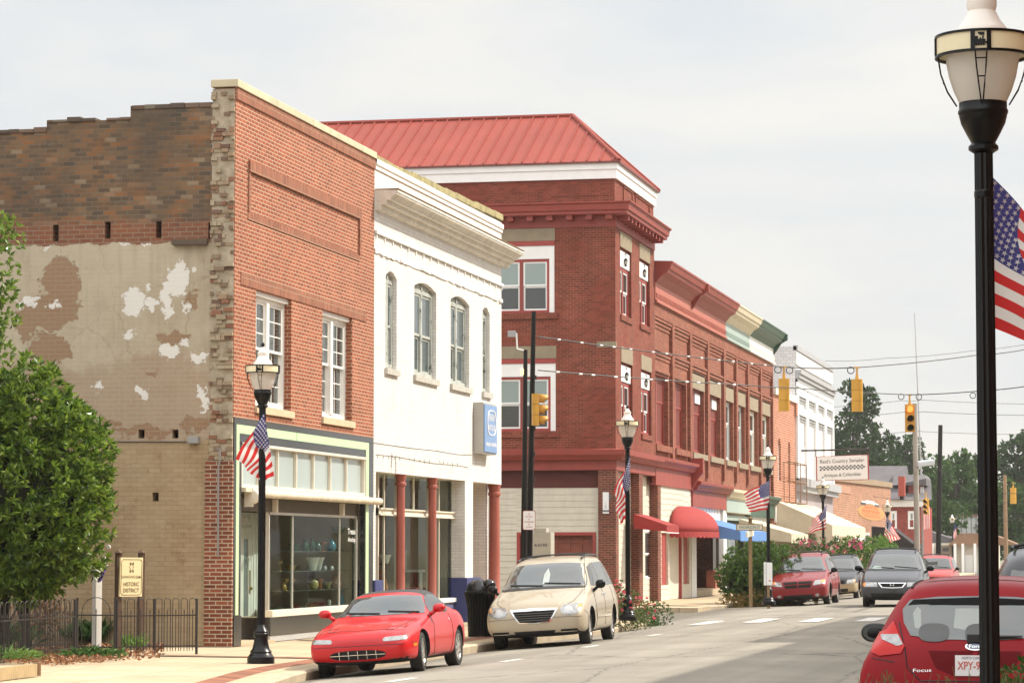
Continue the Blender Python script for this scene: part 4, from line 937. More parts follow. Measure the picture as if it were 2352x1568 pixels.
mb = MB(); ring = []
for k in range(28):
    a = 2 * math.pi * k / 28; ca, sa = math.cos(a), math.sin(a)
    ring.append((hw * (abs(ca) ** .55) * (1 if ca > 0 else -1), zd * .25 * (abs(sa) ** .9) * (1 if sa > 0 else -1)))
for k in range(28):
    a, b = ring[k], ring[(k + 1) % 28]; i = .9
    mb.prism([(XF + .283, cy + a[0], zc_ + a[1]), (XF + .283, cy + b[0], zc_ + b[1]), (XF + .283, cy + b[0] * i, zc_ + b[1] * .93), (XF + .283, cy + a[0] * i, zc_ + a[1] * .93)], (.012, 0, 0))
mb.build('arched_border', SGW, sb)
text('lettering', 'TREASURY', (XF + .284, cy - hw * .74, zc_ + zd * .04), (0, 1, 0), (0, 0, 1), hw * 1.48, zd * .13, SGW, sb, bold=.01)
text('lettering', 'ANTIQUES', (XF + .284, cy - hw * .78, zc_ - zd * .17), (0, 1, 0), (0, 0, 1), hw * 1.56, zd * .13, SGW, sb, bold=.01)
text('lettering', 'antiques & collectibles', (XF + .284, sg0 + Lw * .12, lerp(zb, zt, .13)), (0, 1, 0), (0, 0, 1), Lw * .8, zd * .12, SGW, sb, bold=.015)
# furniture glimpsed through the white shop's windows
def furn(name, lab, cat_, fn):
    t = MB(); fn(t); return t
def atw(x, X): return onX(px('d', x, 0)[0], 1265, X).y
X1 = XF - 1.3
t = thing('display_table', 'white painted table in the white shop window under the blue glassware', 'table', (X1, atw(460, X1), bot - .1))
y = atw(460, X1); z0 = bot - .1; MB().box(X1 - .3, X1 + .3, y - .55, y + .45, z0 + .72, z0 + .78).build('tabletop', SGW, t)
for sx in (-.25, .25):
    for sy in (-.5, .4): MB().box(X1 + sx - .03, X1 + sx + .03, y + sy - .03, y + sy + .03, z0, z0 + .72).build('leg', SGW, t)
tt = MB(); tt.box(X1 - .2, X1 - .17, y - .35, y + .3, z0 + .781, z0 + 1.25); tag(tt.build('framed_print', SGW), 'white framed panel leaning on the white table in the shop window', 'picture')
for k, (x, dz, l) in enumerate(((530, 1.28, 'cobalt blue glass lamp hanging high in the white shop window'), (545, .80, 'cobalt blue glass jar standing on the white table'))):
    yy = atw(x, X1); tt = MB(); tt.lathe(vase(.16, .5 if k else .42), (X1 - .1, yy, z0 + dz), 16, cap=False); bl_ = tag(tt.build('blue_lamp' if not k else 'blue_jar', gm('cobalt_glass', (.02, .09, .30)), smooth=50), l, 'lamp' if not k else 'jar')
    if not k: MB().tube([(X1 - .1, yy, z0 + 1.68), (X1 - .1, yy, 3.5)], .012).build('lamp_cord', BLACK, COL.objects[-1] if False else bl_)
for x, l in ((390, 'red upholstered chair left of the white table in the shop window'), (540, 'red upholstered chair right of the white table in the shop window')):
    Xc = XF - 1.05; yy = atw(x, Xc); c = thing('chair', l, 'chair', (Xc, yy, z0), 'red chairs in the white shop window'); RU = mat('red_upholstery', (.22, .03, .02), .8)
    MB().box(Xc - .22, Xc + .22, yy - .2, yy + .2, z0 + .25, z0 + .36).build('seat', RU, c, bevel=.03); MB().box(Xc - .22, Xc - .15, yy - .2, yy + .2, z0 + .36, z0 + .75).build('backrest', RU, c, bevel=.03)
    for a in (-.18, .18):
        for b in (-.16, .16): MB().box(Xc + a - .02, Xc + a + .02, yy + b - .02, yy + b + .02, z0, z0 + .25).build('leg', BRN, c)
for x, dz, nm, l, m_, pf_ in ((118, .1, 'vase', 'tall brown vase at the left of the white shop window', CARN, vase(.15, .7)), (150, .95, 'bowl', 'white bowl on a stand at the left of the white shop window', MILK, bowl(.15, .2)), (745, .5, 'vase', 'white china vase in the right hand pane of the white shop', MILK, vase(.12, .4)), (770, 0, 'jug', 'tall white jug on the floor of the right hand window of the white shop', MILK, vase(.13, .62))):
    Xc = XF - 1.0; o = vessel(nm, l, nm, pf_, Xc, atw(x, Xc), z0 + dz, m_); o['group'] = 'wares in the white shop window'
    if dz > .2: tt = MB(); yy = atw(x, Xc); tt.lathe([(.16, 0), (.05, .04), (.04, dz - .05), (.15, dz - .03), (.15, dz - .002)], (Xc, yy, z0), 14); tag(tt.build('plant_stand', BRN, smooth=40), 'dark turned stand holding the ' + ('white bowl' if nm == 'bowl' else 'white china vase') + ' in the white shop window', 'stand')

# ------------------------------------------------------------------ 3. the red corner building with the hipped metal roof
RB3 = brickmat('red_painted_brick', (.215, .050, .029), (.185, .042, .024), (.33, .17, .11), ms=.0055, var=.22, pb=.25, streak=.12, bump=.35, bw=.215, mvar=.9)
B3E = onX(1505, 1265, XF).y
ZC3 = sz('h', 1070, 968)[1]          # brick stops under the cornice frieze
ZB3 = sz('i', 1085, 1388)[1]         # top of the ground floor cornice
b3 = thing('red_corner_building', 'dark red brick corner building of three storeys under a hipped red metal roof', 'building', (XF, Y3, 0))
XW = XF - 26
def sx(k, x, off=0.0): return onY(px(k, x, 0)[0], 1265, Y3 - off).x
up = (sx('h', 4), sx('h', 570), sz('i', 560, 250)[1], sz('h', 560, 1130)[1])
lo = (sx('i', 4), sx('i', 580), sz('i', 570, 1235)[1], sz('i', 575, 672)[1])
fw = []
for (k, xl, xr, yt, k2, yb) in (('h', 1122, 1216, 1150, 'i', 272), ('h', 1284, 1370, 1232, 'i', 338), ('i', 1128, 1222, 668, 'i', 1205), ('i', 1295, 1380, 718, 'i', 1270)):
    fw.append([onX(px(k, xl, 0)[0], 1265, XF).y, onX(px(k, xr, 0)[0], 1265, XF).y, fz(k2, xl, yb)[1], fz(k, xl, yt)[1]])
for a, b in ((0, 1), (2, 3)):
    for i in (2, 3): fw[a][i] = fw[b][i] = (fw[a][i] + fw[b][i]) / 2
mb = wall(MB(), 'y', Y3, Y3 + .35, XW, XF, ZB3 - .3, ZC3 + .02, [up, lo])
wall(mb, 'x', XF - .35, XF, Y3 + .352, B3E, ZB3 - .3, ZC3 + .02, fw)
mb.build('brick_wall', RB3, b3)
# upper frieze storey, set back a little above the cornice
ZF0, ZF1 = sz('h', 1070, 572)[1], sz('h', 1070, 432)[1]
mb = wall(MB(), 'y', Y3 + .02, Y3 + .35, XW, XF - .02, ZC3 + .5, ZF0)
wall(mb, 'x', XF - .35, XF - .02, Y3 + .352, B3E, ZC3 + .5, ZF0)
for a, b in ((.2, .43), (.5, .88)): mb.frame('x', XF - .02, XF + .012, lerp(Y3, B3E, a), lerp(Y3, B3E, b), ZC3 + .95, ZF0 - .02, .06)
mb.box(sx('h', 585), XF - .3, Y3 + .005, Y3 + .02, ZC3 + 1.0, ZF0 - .02)
mb.build('attic_wall', RB3, b3)
RC3 = mat('red_cornice_paint', (.30, .050, .034), .55, var=.22, vs=1.5, streak=.2)
def cornice3(z, prof, name, m_, pr=0):
    # moulding that turns the corner: along the side wall and along the street front, mitred
    mb = MB(); A_ = [Vector((XW, Y3 - o_, z_)) for o_, z_ in prof]; B_ = [Vector((XF + o_, Y3 - o_, z_)) for o_, z_ in prof]; C_ = [Vector((XF + o_, B3E + pr, z_)) for o_, z_ in prof]
    mb.loft([A_, B_, C_]); return mb.build(name, m_, b3)
z = ZC3
cornice3(z, [(-.2, z), (.03, z), (.03, z + .34), (.46, z + .36), (.46, z + .46), (.52, z + .48), (.55, z + .66), (.62, z + .70), (.62, z + .74), (-.2, z + .82)], 'cornice', RC3, .02)
for k in range(28):
    x = XF - .15 - k * .645
    if x < XW + 9: break
    MB().box(x - .1, x + .1, Y3 - .36, Y3 - .03, z + .2, z + .355).build('modillion', RC3, b3)
for k in range(11):
    y = Y3 + .3 + k * .68
    if y < B3E: MB().box(XF + .03, XF + .4, y - .09, y + .09, z + .2, z + .355).build('modillion', RC3, b3)
# white fascia under the roof
FAS = mat('white_fascia', (.82, .80, .77), .55, var=.06)
zfm = sz('h', 1075, 495)[1]
mb = MB()
for (o_, z0, z1) in ((.06, ZF0, zfm - .003), (.10, zfm, ZF1)):
    mb.box(XW, XF + o_, Y3 - o_, Y3 + .3, z0, z1); mb.box(XF - .3, XF + o_, Y3 + .301, B3E + o_, z0, z1)
mb.build('fascia', FAS, b3)
# hipped standing seam roof
yrid = (Y3 + B3E) / 2; rg = onY(1315, 267, yrid); zr = rg.z; xe, ye0, ye1 = XF + .16, Y3 - .16, B3E + .16
ROOFM = mat('red_metal_roof', (.275, .056, .039), .6, var=.14, vs=.5, spec=.2, streak=.10)
mb = MB(); mb.face([(XW, ye0, ZF1 + .01), (xe, ye0, ZF1 + .01), (rg.x, yrid, zr), (XW, yrid, zr)]).face([(xe, ye0, ZF1 + .01), (xe, ye1, ZF1 + .01), (rg.x, yrid, zr)]).face([(xe, ye1, ZF1 + .01), (XW, ye1, ZF1 + .01), (XW, yrid, zr), (rg.x, yrid, zr)])
n = 0; x = xe - .2
sl_ = Vector((0, yrid - ye0, zr - ZF1)).normalized(); nr = Vector((0, -sl_.z, sl_.y))
while x > XW:
    t = 1 if x <= rg.x else (xe - x) / (xe - rg.x)
    a = Vector((x, ye0, ZF1 + .01)); b = Vector((x, lerp(ye0, yrid, t), lerp(ZF1 + .01, zr, t)))
    mb.obox((a + b) / 2 + nr * .02, (1, 0, 0), sl_, nr, .018, (b - a).length / 2, .025); x -= .425
for k in range(1, 17):
    y = lerp(ye0, ye1, k / 17); t = min((y - ye0) / (yrid - ye0), (ye1 - y) / (ye1 - yrid)); a = Vector((xe, y, ZF1 + .01)); b = Vector((lerp(xe, rg.x, t), y, lerp(ZF1 + .01, zr, t)))
    if (b - a).length > .3: mb.tube([a, b], .025, 4)
rf = mb.build('roof', ROOFM, b3)
mb = MB()
for a, b in (((xe, ye0, ZF1 + .03), (rg.x, yrid, zr + .03)), ((xe, ye1, ZF1 + .03), (rg.x, yrid, zr + .03)), ((rg.x, yrid, zr + .03), (XW, yrid, zr + .03))): mb.tube([a, b], .07, 6)
mb.build('ridge_cap', ROOFM, rf)
mb = MB(); mb.box(XW, xe + .02, ye0 - .02, ye0 + .1, ZF1 - .05, ZF1 + .008); mb.box(xe - .1, xe + .02, ye0, ye1 + .02, ZF1 - .05, ZF1 + .008); mb.build('drip_edge', mat('dark_red_trim', (.16, .04, .03), .5), rf)
# windows: white cased twin sashes on the side, narrow ones with hanging lanterns on the front
RTRIM = mat('red_window_trim', (.33, .045, .035), .5, var=.1)
LGL = glassmat('lower_window_glass', clear=0, base=(.055, .06, .058), ior=1.6, rough=.05)
UGL = glassmat('upper_window_blind', clear=0, base=(.25, .31, .29), ior=1.6, rough=.1)
for (x0, x1, z0, z1) in (up, lo):
    mb = MB(); hh = .42
    mb.box(x0, x0 + .2, Y3 + .02, Y3 + .12, z0, z1); mb.box(x1 - .17, x1, Y3 + .02, Y3 + .12, z0 - .04, z1); mb.box(x0 + .2, x1 - .17, Y3 + .02, Y3 + .12, z1 - hh, z1)
    cs = mb.build('window_casing', FAS, b3)
    win(cs, 'y', Y3 + .06, x0 + .2, x1 - .17, z0, z1 - hh, RTRIM, UGL, units=2, ft=.085, mull=.12, gl2=LGL, mm=SGW, fl=.055)
    MB().box(x0 - .1, x1 + .12, Y3 - .06, Y3 + .04, z0 - .2, z0 - .003).build('sill', RB3, b3)
    MB().box(x0 + .0, x1 + .02, Y3 - .02, Y3 + .04, z1 + .16, z1 + .56).build('stone_lintel', STONE, b3)
    MB().box(x0 - .0, x1, Y3 - .006, Y3 + .03, z1 + .003, z1 + .157).build('red_head', RTRIM, b3)
    MB().box(x0 - .2, x1 + .2, Y3 + .8, Y3 + .85, z0 - .2, z1 + .2).build('dark_room', DARK, b3)
q = sz('i', 1005, 505); q2 = sz('i', 1090, 505); MB().box(sx('i', 925), XF + .02, Y3 - .02, Y3 + .1, sz('i', 1000, 540)[1], sz('i', 1000, 492)[1]).build('quoin_stone', STONE, b3)
for i, (y0, y1, z0, z1) in enumerate(fw):
    hp = .62
    win(b3, 'x', XF - .1, y0 + .03, y1 - .03, z0, z1 - hp, RTRIM, LGL, units=2, ft=.09, mull=.2, mm=SGW, fl=.06)
    MB().box(XF - .16, XF - .06, y0 + .02, y1 - .02, z1 - hp + .02, z1 - .08).build('head_panel', SGW, b3)
    MB().box(XF - .2, XF - .12, y0, y1, z1 - .079, z1).build('red_head', RTRIM, b3)
    MB().box(XF - .05, XF + .015, y0 - .03, y1 + .03, z1 + .01, z1 + .5).build('stone_lintel', STONE, b3)
    MB().box(XF - .2, XF + .05, y0 - .04, y1 + .04, z0 - .18, z0 - .003).build('sill', RB3, b3)
    MB().box(XF - .9, XF - .85, y0 - .2, y1 + .2, z0 - .2, z1 + .2).build('dark_room', DARK, b3)
    ym, zl = lerp(y0, y1, .5), z1 - .42
    ln = MB(); ln.lathe([(.035, -.13), (.065, .06), (.07, .08), (.03, .14), (.0, .16)], (XF - .0, ym, zl), 6); ln.tube([(XF - .06, ym, zl + .27), (XF, ym, zl + .3), (XF, ym, zl + .2)], .015)
    l_ = ln.build('wall_lantern', BLACK, b3); MB().lathe([(.037, -.11), (.066, .05)], (XF + .003, ym, zl), 6).build('lantern_glass', glassmat('lantern_glass', clear=.3, base=(.5, .5, .45)), l_)
# ground floor: cornice band, siding, piers
zg = sz('j', 1100, 122)[1]; zmid_ = sz('i', 1085, 1475)[1]
cornice3(0, [(-.2, zg), (.02, zg), (.03, zmid_ - .02), (.2, zmid_), (.24, zmid_ + .06), (.34, zmid_ + .16), (.36, ZB3 - .02), (.3, ZB3), (-.2, ZB3 + .04)], 'shopfront_cornice', RC3)
zsd = sz('j', 400, 272)[1]; ps0, ps1 = sx('j', 932), XF
MB().box(XW, ps0, Y3 + .25, Y3 + .35, zsd, zg).build('painted_shadow_strip', mat('painted_shade_red', (.10, .02, .015), .8), b3)  # dark strip paints the shade below the shopfront cornice
def siding_y(mb, x0, x1, z0, z1, Y, st=.2):
    z = z0
    while z < z1 - .01:
        t = min(st, z1 - z); mb.prism([(x0, Y, z), (x0, Y - .018, z), (x0, Y - .004, z + t), (x0, Y, z + t)], (x1 - x0, 0, 0)); z += st
def siding_x(mb, y0, y1, z0, z1, X, st=.2):
    z = z0
    while z < z1 - .01:
        t = min(st, z1 - z); mb.prism([(X, y0, z), (X + .018, y0, z), (X + .004, y0, z + t), (X, y0, z + t)], (0, y1 - y0, 0)); z += st
dx0, dx1, dzz = sx('j', 243), sx('j', 902), sz('j', 600, 640)[1]
mb = MB(); siding_y(mb, XW, dx0, 0, zsd, Y3 + .25); siding_y(mb, dx0, ps0, dzz, zsd, Y3 + .25); siding_y(mb, dx1, ps0, 0, dzz, Y3 + .25)
mb.box(XW, dx0, Y3 + .251, Y3 + .35, 0, zsd); mb.box(dx0, ps0, Y3 + .251, Y3 + .35, dzz, zsd)
mb.build('siding', SID, b3)
gd = MB(); gd.frame('y', Y3 + .2, Y3 + .4, dx0, dx1, 0, dzz, .1); gd.build('door_surround', RTRIM, b3)
gd = MB(); gd.box(dx0 + .1, dx1 - .1, Y3 + .42, Y3 + .47, 0, dzz - .1); n = 6
for k in range(n + 1): x = lerp(dx0 + .1, dx1 - .1, k / n); gd.box(x - .03, x + .03, Y3 + .39, Y3 + .419, 0, dzz - .1)
for z in (.1, 1.1, dzz - .35): gd.box(dx0 + .1, dx1 - .1, Y3 + .393, Y3 + .415, z, z + .12)
gd.build('timber_door', mat('red_brown_timber', (.22, .055, .03), .6, var=.35, vs=6), b3)
PB3 = brickmat('pier_red_brick', (.19, .055, .032), (.15, .045, .028), (.36, .24, .17), ms=.005, var=.3, bw=.22)
MB().box(ps0, XF - .002, Y3 + .01, Y3 + .5, 0, zg).build('corner_pier', PB3, b3)
ps = thing('wall_notice', 'narrow white notice board with small dark print on the brick corner pier', 'sign', (sx('j', 995), Y3, sz('j', 995, 480)[1]))
x0, x1, z0, z1 = sx('j', 972), sx('j', 1022), sz('j', 995, 485)[1], sz('j', 995, 308)[1]
MB().box(x0, x1, Y3 - .02, Y3 + .008, z0, z1).build('board', SGW, ps)
mb = MB(); mb.box(x0 + .2, x0 + .26, Y3 - .024, Y3 - .0202, lerp(z0, z1, .65), lerp(z0, z1, .9)); mb.box(x0 + .1, x1 - .1, Y3 - .024, Y3 - .0202, lerp(z0, z1, .42), lerp(z0, z1, .55)); 
for t in (.25, .31, .36): mb.box(x0 + .06, x1 - .06, Y3 - .024, Y3 - .0202, lerp(z0, z1, t), lerp(z0, z1, t + .015))
mb.box(x0 + .2, x1 - .2, Y3 - .024, Y3 - .0202, lerp(z0, z1, .08), lerp(z0, z1, .16)); mb.build('print', mat('grey_print', (.12, .12, .13), .8), ps)
xe_ = lambda x, off=0.0: onX(px('e', x, 0)[0], 1265, XF + off).y
ze = lambda x, y, off=0.0: fz('e', x, y, off)[1]
for a, b in ((100, 130), (255, 280)): MB().box(XF - .34, XF - .003, xe_(a), xe_(b), 0, zg).build('brick_pier', PB3, b3)
mb = MB(); wy = (xe_(140, -.3), xe_(197, -.3)); wz = (ze(170, 1160, -.3), ze(145, 750, -.3))
Y0_ = Y3 + .5
hl = [(wy[0], wy[1], wz[0], wz[1])]
for c in cells(Y0_, xe_(283), 0, zg, hl): siding_x(mb, c[0], c[1], c[2], c[3], XF - .3); mb.box(XF - .36, XF - .301, *c)
mb.build('siding', SID, b3); win(b3, 'x', XF - .28, wy[0], wy[1], wz[0], wz[1], SGW, LGL, ft=.06)
mb = MB(); y0, y1 = xe_(283), B3E + 1.9
op = [(xe_(292), xe_(350), ze(292, 1215), ze(292, 775)), (xe_(358), xe_(462), 0, ze(358, 775)), (xe_(474), xe_(524), ze(474, 1205), ze(474, 790))]
for c in cells(y0, xe_(540), 0, zg, op): siding_x(mb, c[0], c[1], c[2], c[3], XF - .05); mb.box(XF - .2, XF - .051, *c)
mb.build('siding', SID, b3)
MB().box(XF - .2, XF - .12, *op[0]).build('red_door', RTRIM, b3); MB().box(XF - .2, XF - .12, *op[2]).build('red_shutter', RTRIM, b3)
mb = MB(); mb.box(XF - 1.2, XF - .21, op[1][0], op[1][0] + .06, 0, op[1][3]); mb.box(XF - 1.2, XF - 1.1, op[1][0] + .06, op[1][1], 0, op[1][3]); mb.build('entry_recess', SID, b3)
MB().box(XF - .9, XF - .04, op[1][1] - .09, op[1][1] - .004, 0, op[1][3]).build('red_jamb', RTRIM, b3)
# ---- awnings
AWR = mat('red_canvas', (.30, .026, .024), .85, var=.12, vs=2); AWB = mat('blue_canvas', (.10, .23, .50), .85, var=.1, vs=2); AWC = mat('cream_canvas', (.60, .52, .38), .9, var=.14, vs=2)
def awning(par, y0, y1, zt, zf, out, m_, val=.2, trim=None, n=10):
    mb = MB(); a, b, c, d_ = (XF + .02, y0, zt), (XF + .02, y1, zt), (XF + out, y1, zf), (XF + out, y0, zf)
    mb.face([a, b, c, d_]); mb.face([a, d_, (XF + out, y0, zf - val), (XF + .02, y0, zf - val * .5)]); mb.face([b, (XF + .02, y1, zf - val * .5), (XF + out, y1, zf - val), c])
    k = max(4, int((y1 - y0) / .3))
    for i in range(k):
        p0, p1 = lerp(y0, y1, i / k), lerp(y0, y1, (i + 1) / k)
        mb.face([(XF + out, p0, zf), (XF + out, p1, zf), (XF + out, p1, zf - val), (XF + out + .0, (p0 + p1) / 2, zf - val - .06), (XF + out, p0, zf - val)])
    o = mb.build('awning', m_, par, fixn=False)
    so2 = o.modifiers.new('s', 'SOLIDIFY'); so2.thickness = .012
    if trim:
        mb = MB(); mb.box(XF + out - .005, XF + out + .02, y0, y1, zf - val - .05, zf - val - .02); mb.build('trim', trim, o)
    return o
def aw_px(par, k, xn, yn, xwall, ywall, xfar, out, m_, val=.2, trim=None):
    # near lower front corner (xn, yn), near upper wall corner, far front corner
    y0 = onX(px(k, xn, 0)[0], 1265, XF + out).y; y1 = onX(px(k, xfar, 0)[0], 1265, XF + out).y
    zf = onX(*px(k, xn, yn), XF + out).z; zt = fz(k, xwall, ywall)[1]
    return awning(par, y0, y1, zt, zf, out, m_, val, trim)
aw_px(b3, 'e', 325, 715, 138, 630, 425, 1.1, AWR, .2, SGW)
# half dome awning
mb = MB(); yc0, yc1 = xe_(372, .1), onX(px('e', 765, 0)[0], 1265, XF + .9).y; zd0, zd1 = ze(372, 765), ze(430, 552)
ym = (yc0 + yc1) / 2; hw = (yc1 - yc0) / 2
def dome(u, v): a = math.pi * u; t = math.pi / 2 * v; return (XF + .02 + 1.25 * math.sin(a) * math.cos(t) , ym - hw * math.cos(a) * (math.cos(t) ** .6 if v < 1 else 0), lerp(zd0, zd1, math.sin(t)))
mb.grid(dome, 20, 8)
o = mb.build('dome_awning', AWR, b3, smooth=60); o.modifiers.new('s', 'SOLIDIFY').thickness = .01
mb = MB()
for i in range(24):
    a, b = math.pi * i / 24, math.pi * (i + 1) / 24; P_ = lambda t, z: (XF + .02 + 1.25 * math.sin(t), ym - hw * math.cos(t), z)
    mb.face([P_(a, zd0), P_(b, zd0), P_(b, zd0 - .18), P_((a + b) / 2, zd0 - .24), P_(a, zd0 - .18)])
mb.build('valance', AWR, o, fixn=False).modifiers.new('s', 'SOLIDIFY').thickness = .01
# ------------------------------------------------------------------ 4. the red brick row: four shops under one run of pilasters
yg = lambda x, off=0.0: onX(px('g', x, 0)[0], 1265, XF + off).y
RB4 = brickmat('row_brick', (.265, .085, .050), (.22, .068, .041), (.38, .22, .15), ms=.0055, var=.22, bump=.35, bw=.215, mvar=.6)
YS = [B3E + .02, yg(463), yg(703), yg(875), yg(1050)]
zt4 = 11.72; zfr0 = fz('g', 345, 437)[1]; zfr1 = zfr0 + .95
zk1 = fz('g', 345, 537)[1]; zp0 = fz('g', 345, 690)[1]; zk2 = fz('g', 345, 745)[1]; zk2b = fz('g', 345, 815)[1]; zw1 = fz('g', 350, 925)[1]; zw0 = fz('g', 345, 1405)[1]
zcs = ze(345, 155, .3)
GRN = mat('dark_green_paint', (.035, .085, .055), .5, var=.15); TEALP = mat('pale_teal_paint', (.34, .42, .38), .6, var=.12); CRM2 = mat('cream_cornice_paint', (.66, .58, .42), .6, var=.12); WGREY = mat('pale_sash', (.58, .60, .58), .5)
PINKP = mat('faded_red_paint', (.42, .13, .09), .6, var=.15)
shops = []
specs = [('left end shop of the red brick row, next to the corner building', RC3, PINKP, RC3, REDP), ('red cornice shop of the brick row, tall white boards above its dark doorway', RC3, PINKP, RC3, REDP),
         ('brick row shop with a cream cornice, pale teal frieze and blue awning', CRM2, TEALP, CRM2, WGREY), ('brick row shop with a dark green cornice, cream frieze and cream awning', GRN, WHITE, GRN, SGW)]
wt = [fz('g', 345, 925)[1]] * 2
for k in range(4):
    y0, y1 = YS[k], YS[k + 1] - .012
    s_ = thing('row_shop', specs[k][0], 'building', (XF, y0, 0), 'shops of the red brick row'); shops.append(s_)
    pw = .5; ym = (y0 + y1) / 2; bays = [(y0 + (.12 if k == 0 else pw / 2), ym - pw / 2), (ym + pw / 2, y1 - pw / 2)]
    hl = [(a + .28, b - .28, zw0, zw1) for a, b in bays]
    mb = wall(MB(), 'x', XF - .4, XF - .12, y0, y1, ZB3 - .9, zt4 - .5, hl)
    mb.build('brick_wall', RB4, s_)
    mb = MB()
    mb.box(XF - .119, XF, y0, y1, zk1 + .02, zfr0 + .3)
    for (a, b) in ((y0, bays[0][0]), (bays[0][1], bays[1][0]), (bays[1][1], y1)):
        mb.box(XF - .119, XF, a + .001, b - .001, ZB3 - .4, zk1 + .019)
    for a, b in bays:
        mb.box(XF - .119, XF - .06, a, b, zp0 - .25, zk2 + .02)
    mb.build('pilaster', RB4, s_)
    mb = MB()
    for a, b in bays:
        for zz in (zk1, zk2):
            for i in range(3): mb.box(XF - .119, XF - .02 - .035 * i, a, b, zz - .13 * (i + 1) + .04, zz - .13 * i)
    mb.build('corbel', RB4, s_)
    for a, b in bays:
        h = (a + .28, b - .28)
        if k == 0: MB().box(XF - .119, XF - .05, h[0], h[1], zw1 + .1, zw1 + .2).build('brick_label', RB4, s_)
        else: MB().box(XF - .15, XF - .09, h[0] - .05, h[1] + .05, zw1 + .004, zw1 + .62).build('stone_lintel', STONE, s_)
        win(s_, 'x', XF - .28, h[0], h[1], zw0, zw1, (REDP, REDP, WGREY, CREAM)[k], (mat('red_shutter_board', (.16, .03, .02), .7, var=.3), mat('red_shutter_board', (.16, .03, .02), .7, var=.3), WGLASS, WGLASS)[k], units=2, ft=.1, mull=.22, fl=.09, mid=lerp(zw0, zw1, .62), mm=specs[k][4])
        if k == 1:
            MB().box(XF - .30, XF - .25, lerp(h[0], h[1], .58), h[1] - .18, lerp(zw0, zw1, .8), zw1 - .12).build('white_panel', SGW, s_)
        MB().box(XF - .3, XF + .02, h[0] - .08, h[1] + .08, zw0 - .22, zw0 - .003).build('sill', RB4 if k == 0 else STONE, s_)
        MB().box(XF - .9, XF - .85, h[0] - .3, h[1] + .3, zw0 - .1, zw1 + .1).build('dark_room', DARK, s_)
    # frieze and cornice
    mb = MB(); mb.box(XF - .1, XF + .04, y0, y1, zfr0, zt4 - .72); mb.box(XF - .1, XF + .1, y0, y1, zfr0 - .03, zfr0 + .05); y = y0 + .1
    while y < y1 - .1: mb.box(XF + .04, XF + .075, y, y + .12, zfr0 + .14, zfr0 + .3); y += .28
    mb.build('frieze', specs[k][2], s_)
    zc = zt4; mb = MB(); profile_x(mb, [(-.35, zc - .72), (.06, zc - .72), (.16, zc - .6), (.24, zc - .5), (.46, zc - .38), (.48, zc - .28), (.54, zc - .26), (.60, zc - .1), (.64, zc - .06), (.64, zc), (-.35, zc + .04)], y0 + (0 if k else .02), y1); mb.build('cornice', specs[k][1], s_)
    if k in (0, 3):
        mb = MB(); yb = y1 - .22 if k else y1 - .15; mb.prism([(XF + .02, yb, zc - .1), (XF + .69, yb, zc - .04), (XF + .69, yb, zc - .30), (XF + .4, yb, zc - .46), (XF + .18, yb, zc - .8), (XF + .02, yb, zc - 1.0)], (0, .2, 0)); mb.build('cornice_bracket', specs[k][1], s_)
    # shopfront cornice
    zs_k = ZB3 - (.0 if k == 0 else .62 if k == 1 else .72 if k == 2 else .78)
    mb = MB(); profile_x(mb, [(-.2, zs_k - .95), (.03, zs_k - .95), (.04, zs_k - .36), (.18, zs_k - .32), (.24, zs_k - .2), (.34, zs_k - .12), (.36, zs_k - .02), (.3, zs_k), (-.2, zs_k + .04)], y0, y1 - .002); mb.build('shopfront_cornice', specs[k][3], s_)
    if k == 0: MB().prism([(XF + .02, y1 - .3, zs_k + .22), (XF + .46, y1 - .3, zs_k + .22), (XF + .46, y1 - .3, zs_k - .3), (XF + .25, y1 - .3, zs_k - .55), (XF + .02, y1 - .3, zs_k - 1.0)], (0, .3, 0)).build('end_bracket', RC3, s_)
    if k == 2: MB().box(XF + .031, XF + .05, y0 + .05, y1 - .05, zs_k - .93, zs_k - .4).build('teal_fascia', TEALP, s_)
    MB().box(XF - 18, XF - .41, y1 - .3, y1 - .01, 0, 9.5).box(XF - 18, XF - .45, y0, y1, 9.3, 9.4).build('party_wall', RB4, s_)
s1, s2, s3, s4 = shops
zsf = [ZB3 - .95, ZB3 - 1.57, ZB3 - 1.67, ZB3 - 1.73]
# ground floors
MB().box(XF - .3, XF - .02, xe_(541), xe_(580), 0, zsf[0] + .0).build('white_post', SGW, s1)
y0, y1 = max(xe_(540), YS[0] + 2.0), YS[1]
mb = MB(); n = 18; y0b, y1b = xe_(582), xe_(800)
for i in range(n): a = lerp(y0b, y1b, i / n); mb.box(XF - .16, XF - .1 - .02 * (i % 2), a, lerp(y0b, y1b, (i + 1) / n) - .02, ze(582, 790), zsf[1] + .6)
mb.build('board_panel', SGW, s2)
MB().box(XF - .22, XF - .14, YS[0] + 1.9, y0b - .01, 0, zsf[0] + .0).build('siding', SID, s1)
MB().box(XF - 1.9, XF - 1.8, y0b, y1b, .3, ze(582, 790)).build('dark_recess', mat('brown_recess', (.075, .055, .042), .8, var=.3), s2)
MB().box(XF - 1.2, XF - .15, y0b + .02, y0b + .5, .25, .95).build('red_base', PINKP, s2); MB().box(XF - .5, XF - .13, y1b - 1.4, y1b, .25, .95).build('red_base', PINKP, s2)
MB().box(XF - 1.8, XF - .05, y0b, y1b, 0, .25).build('step', CONC, s2)
gl = win(s2, 'x', XF - .22, y1b - 1.4, y1b, .95, ze(582, 800), BRN, LGL, ft=.05, mid=False)
MB().box(XF - .2, XF - .003, xe_(803), xe_(830), .2, ze(803, 430)).build('white_post', SGW, s2)
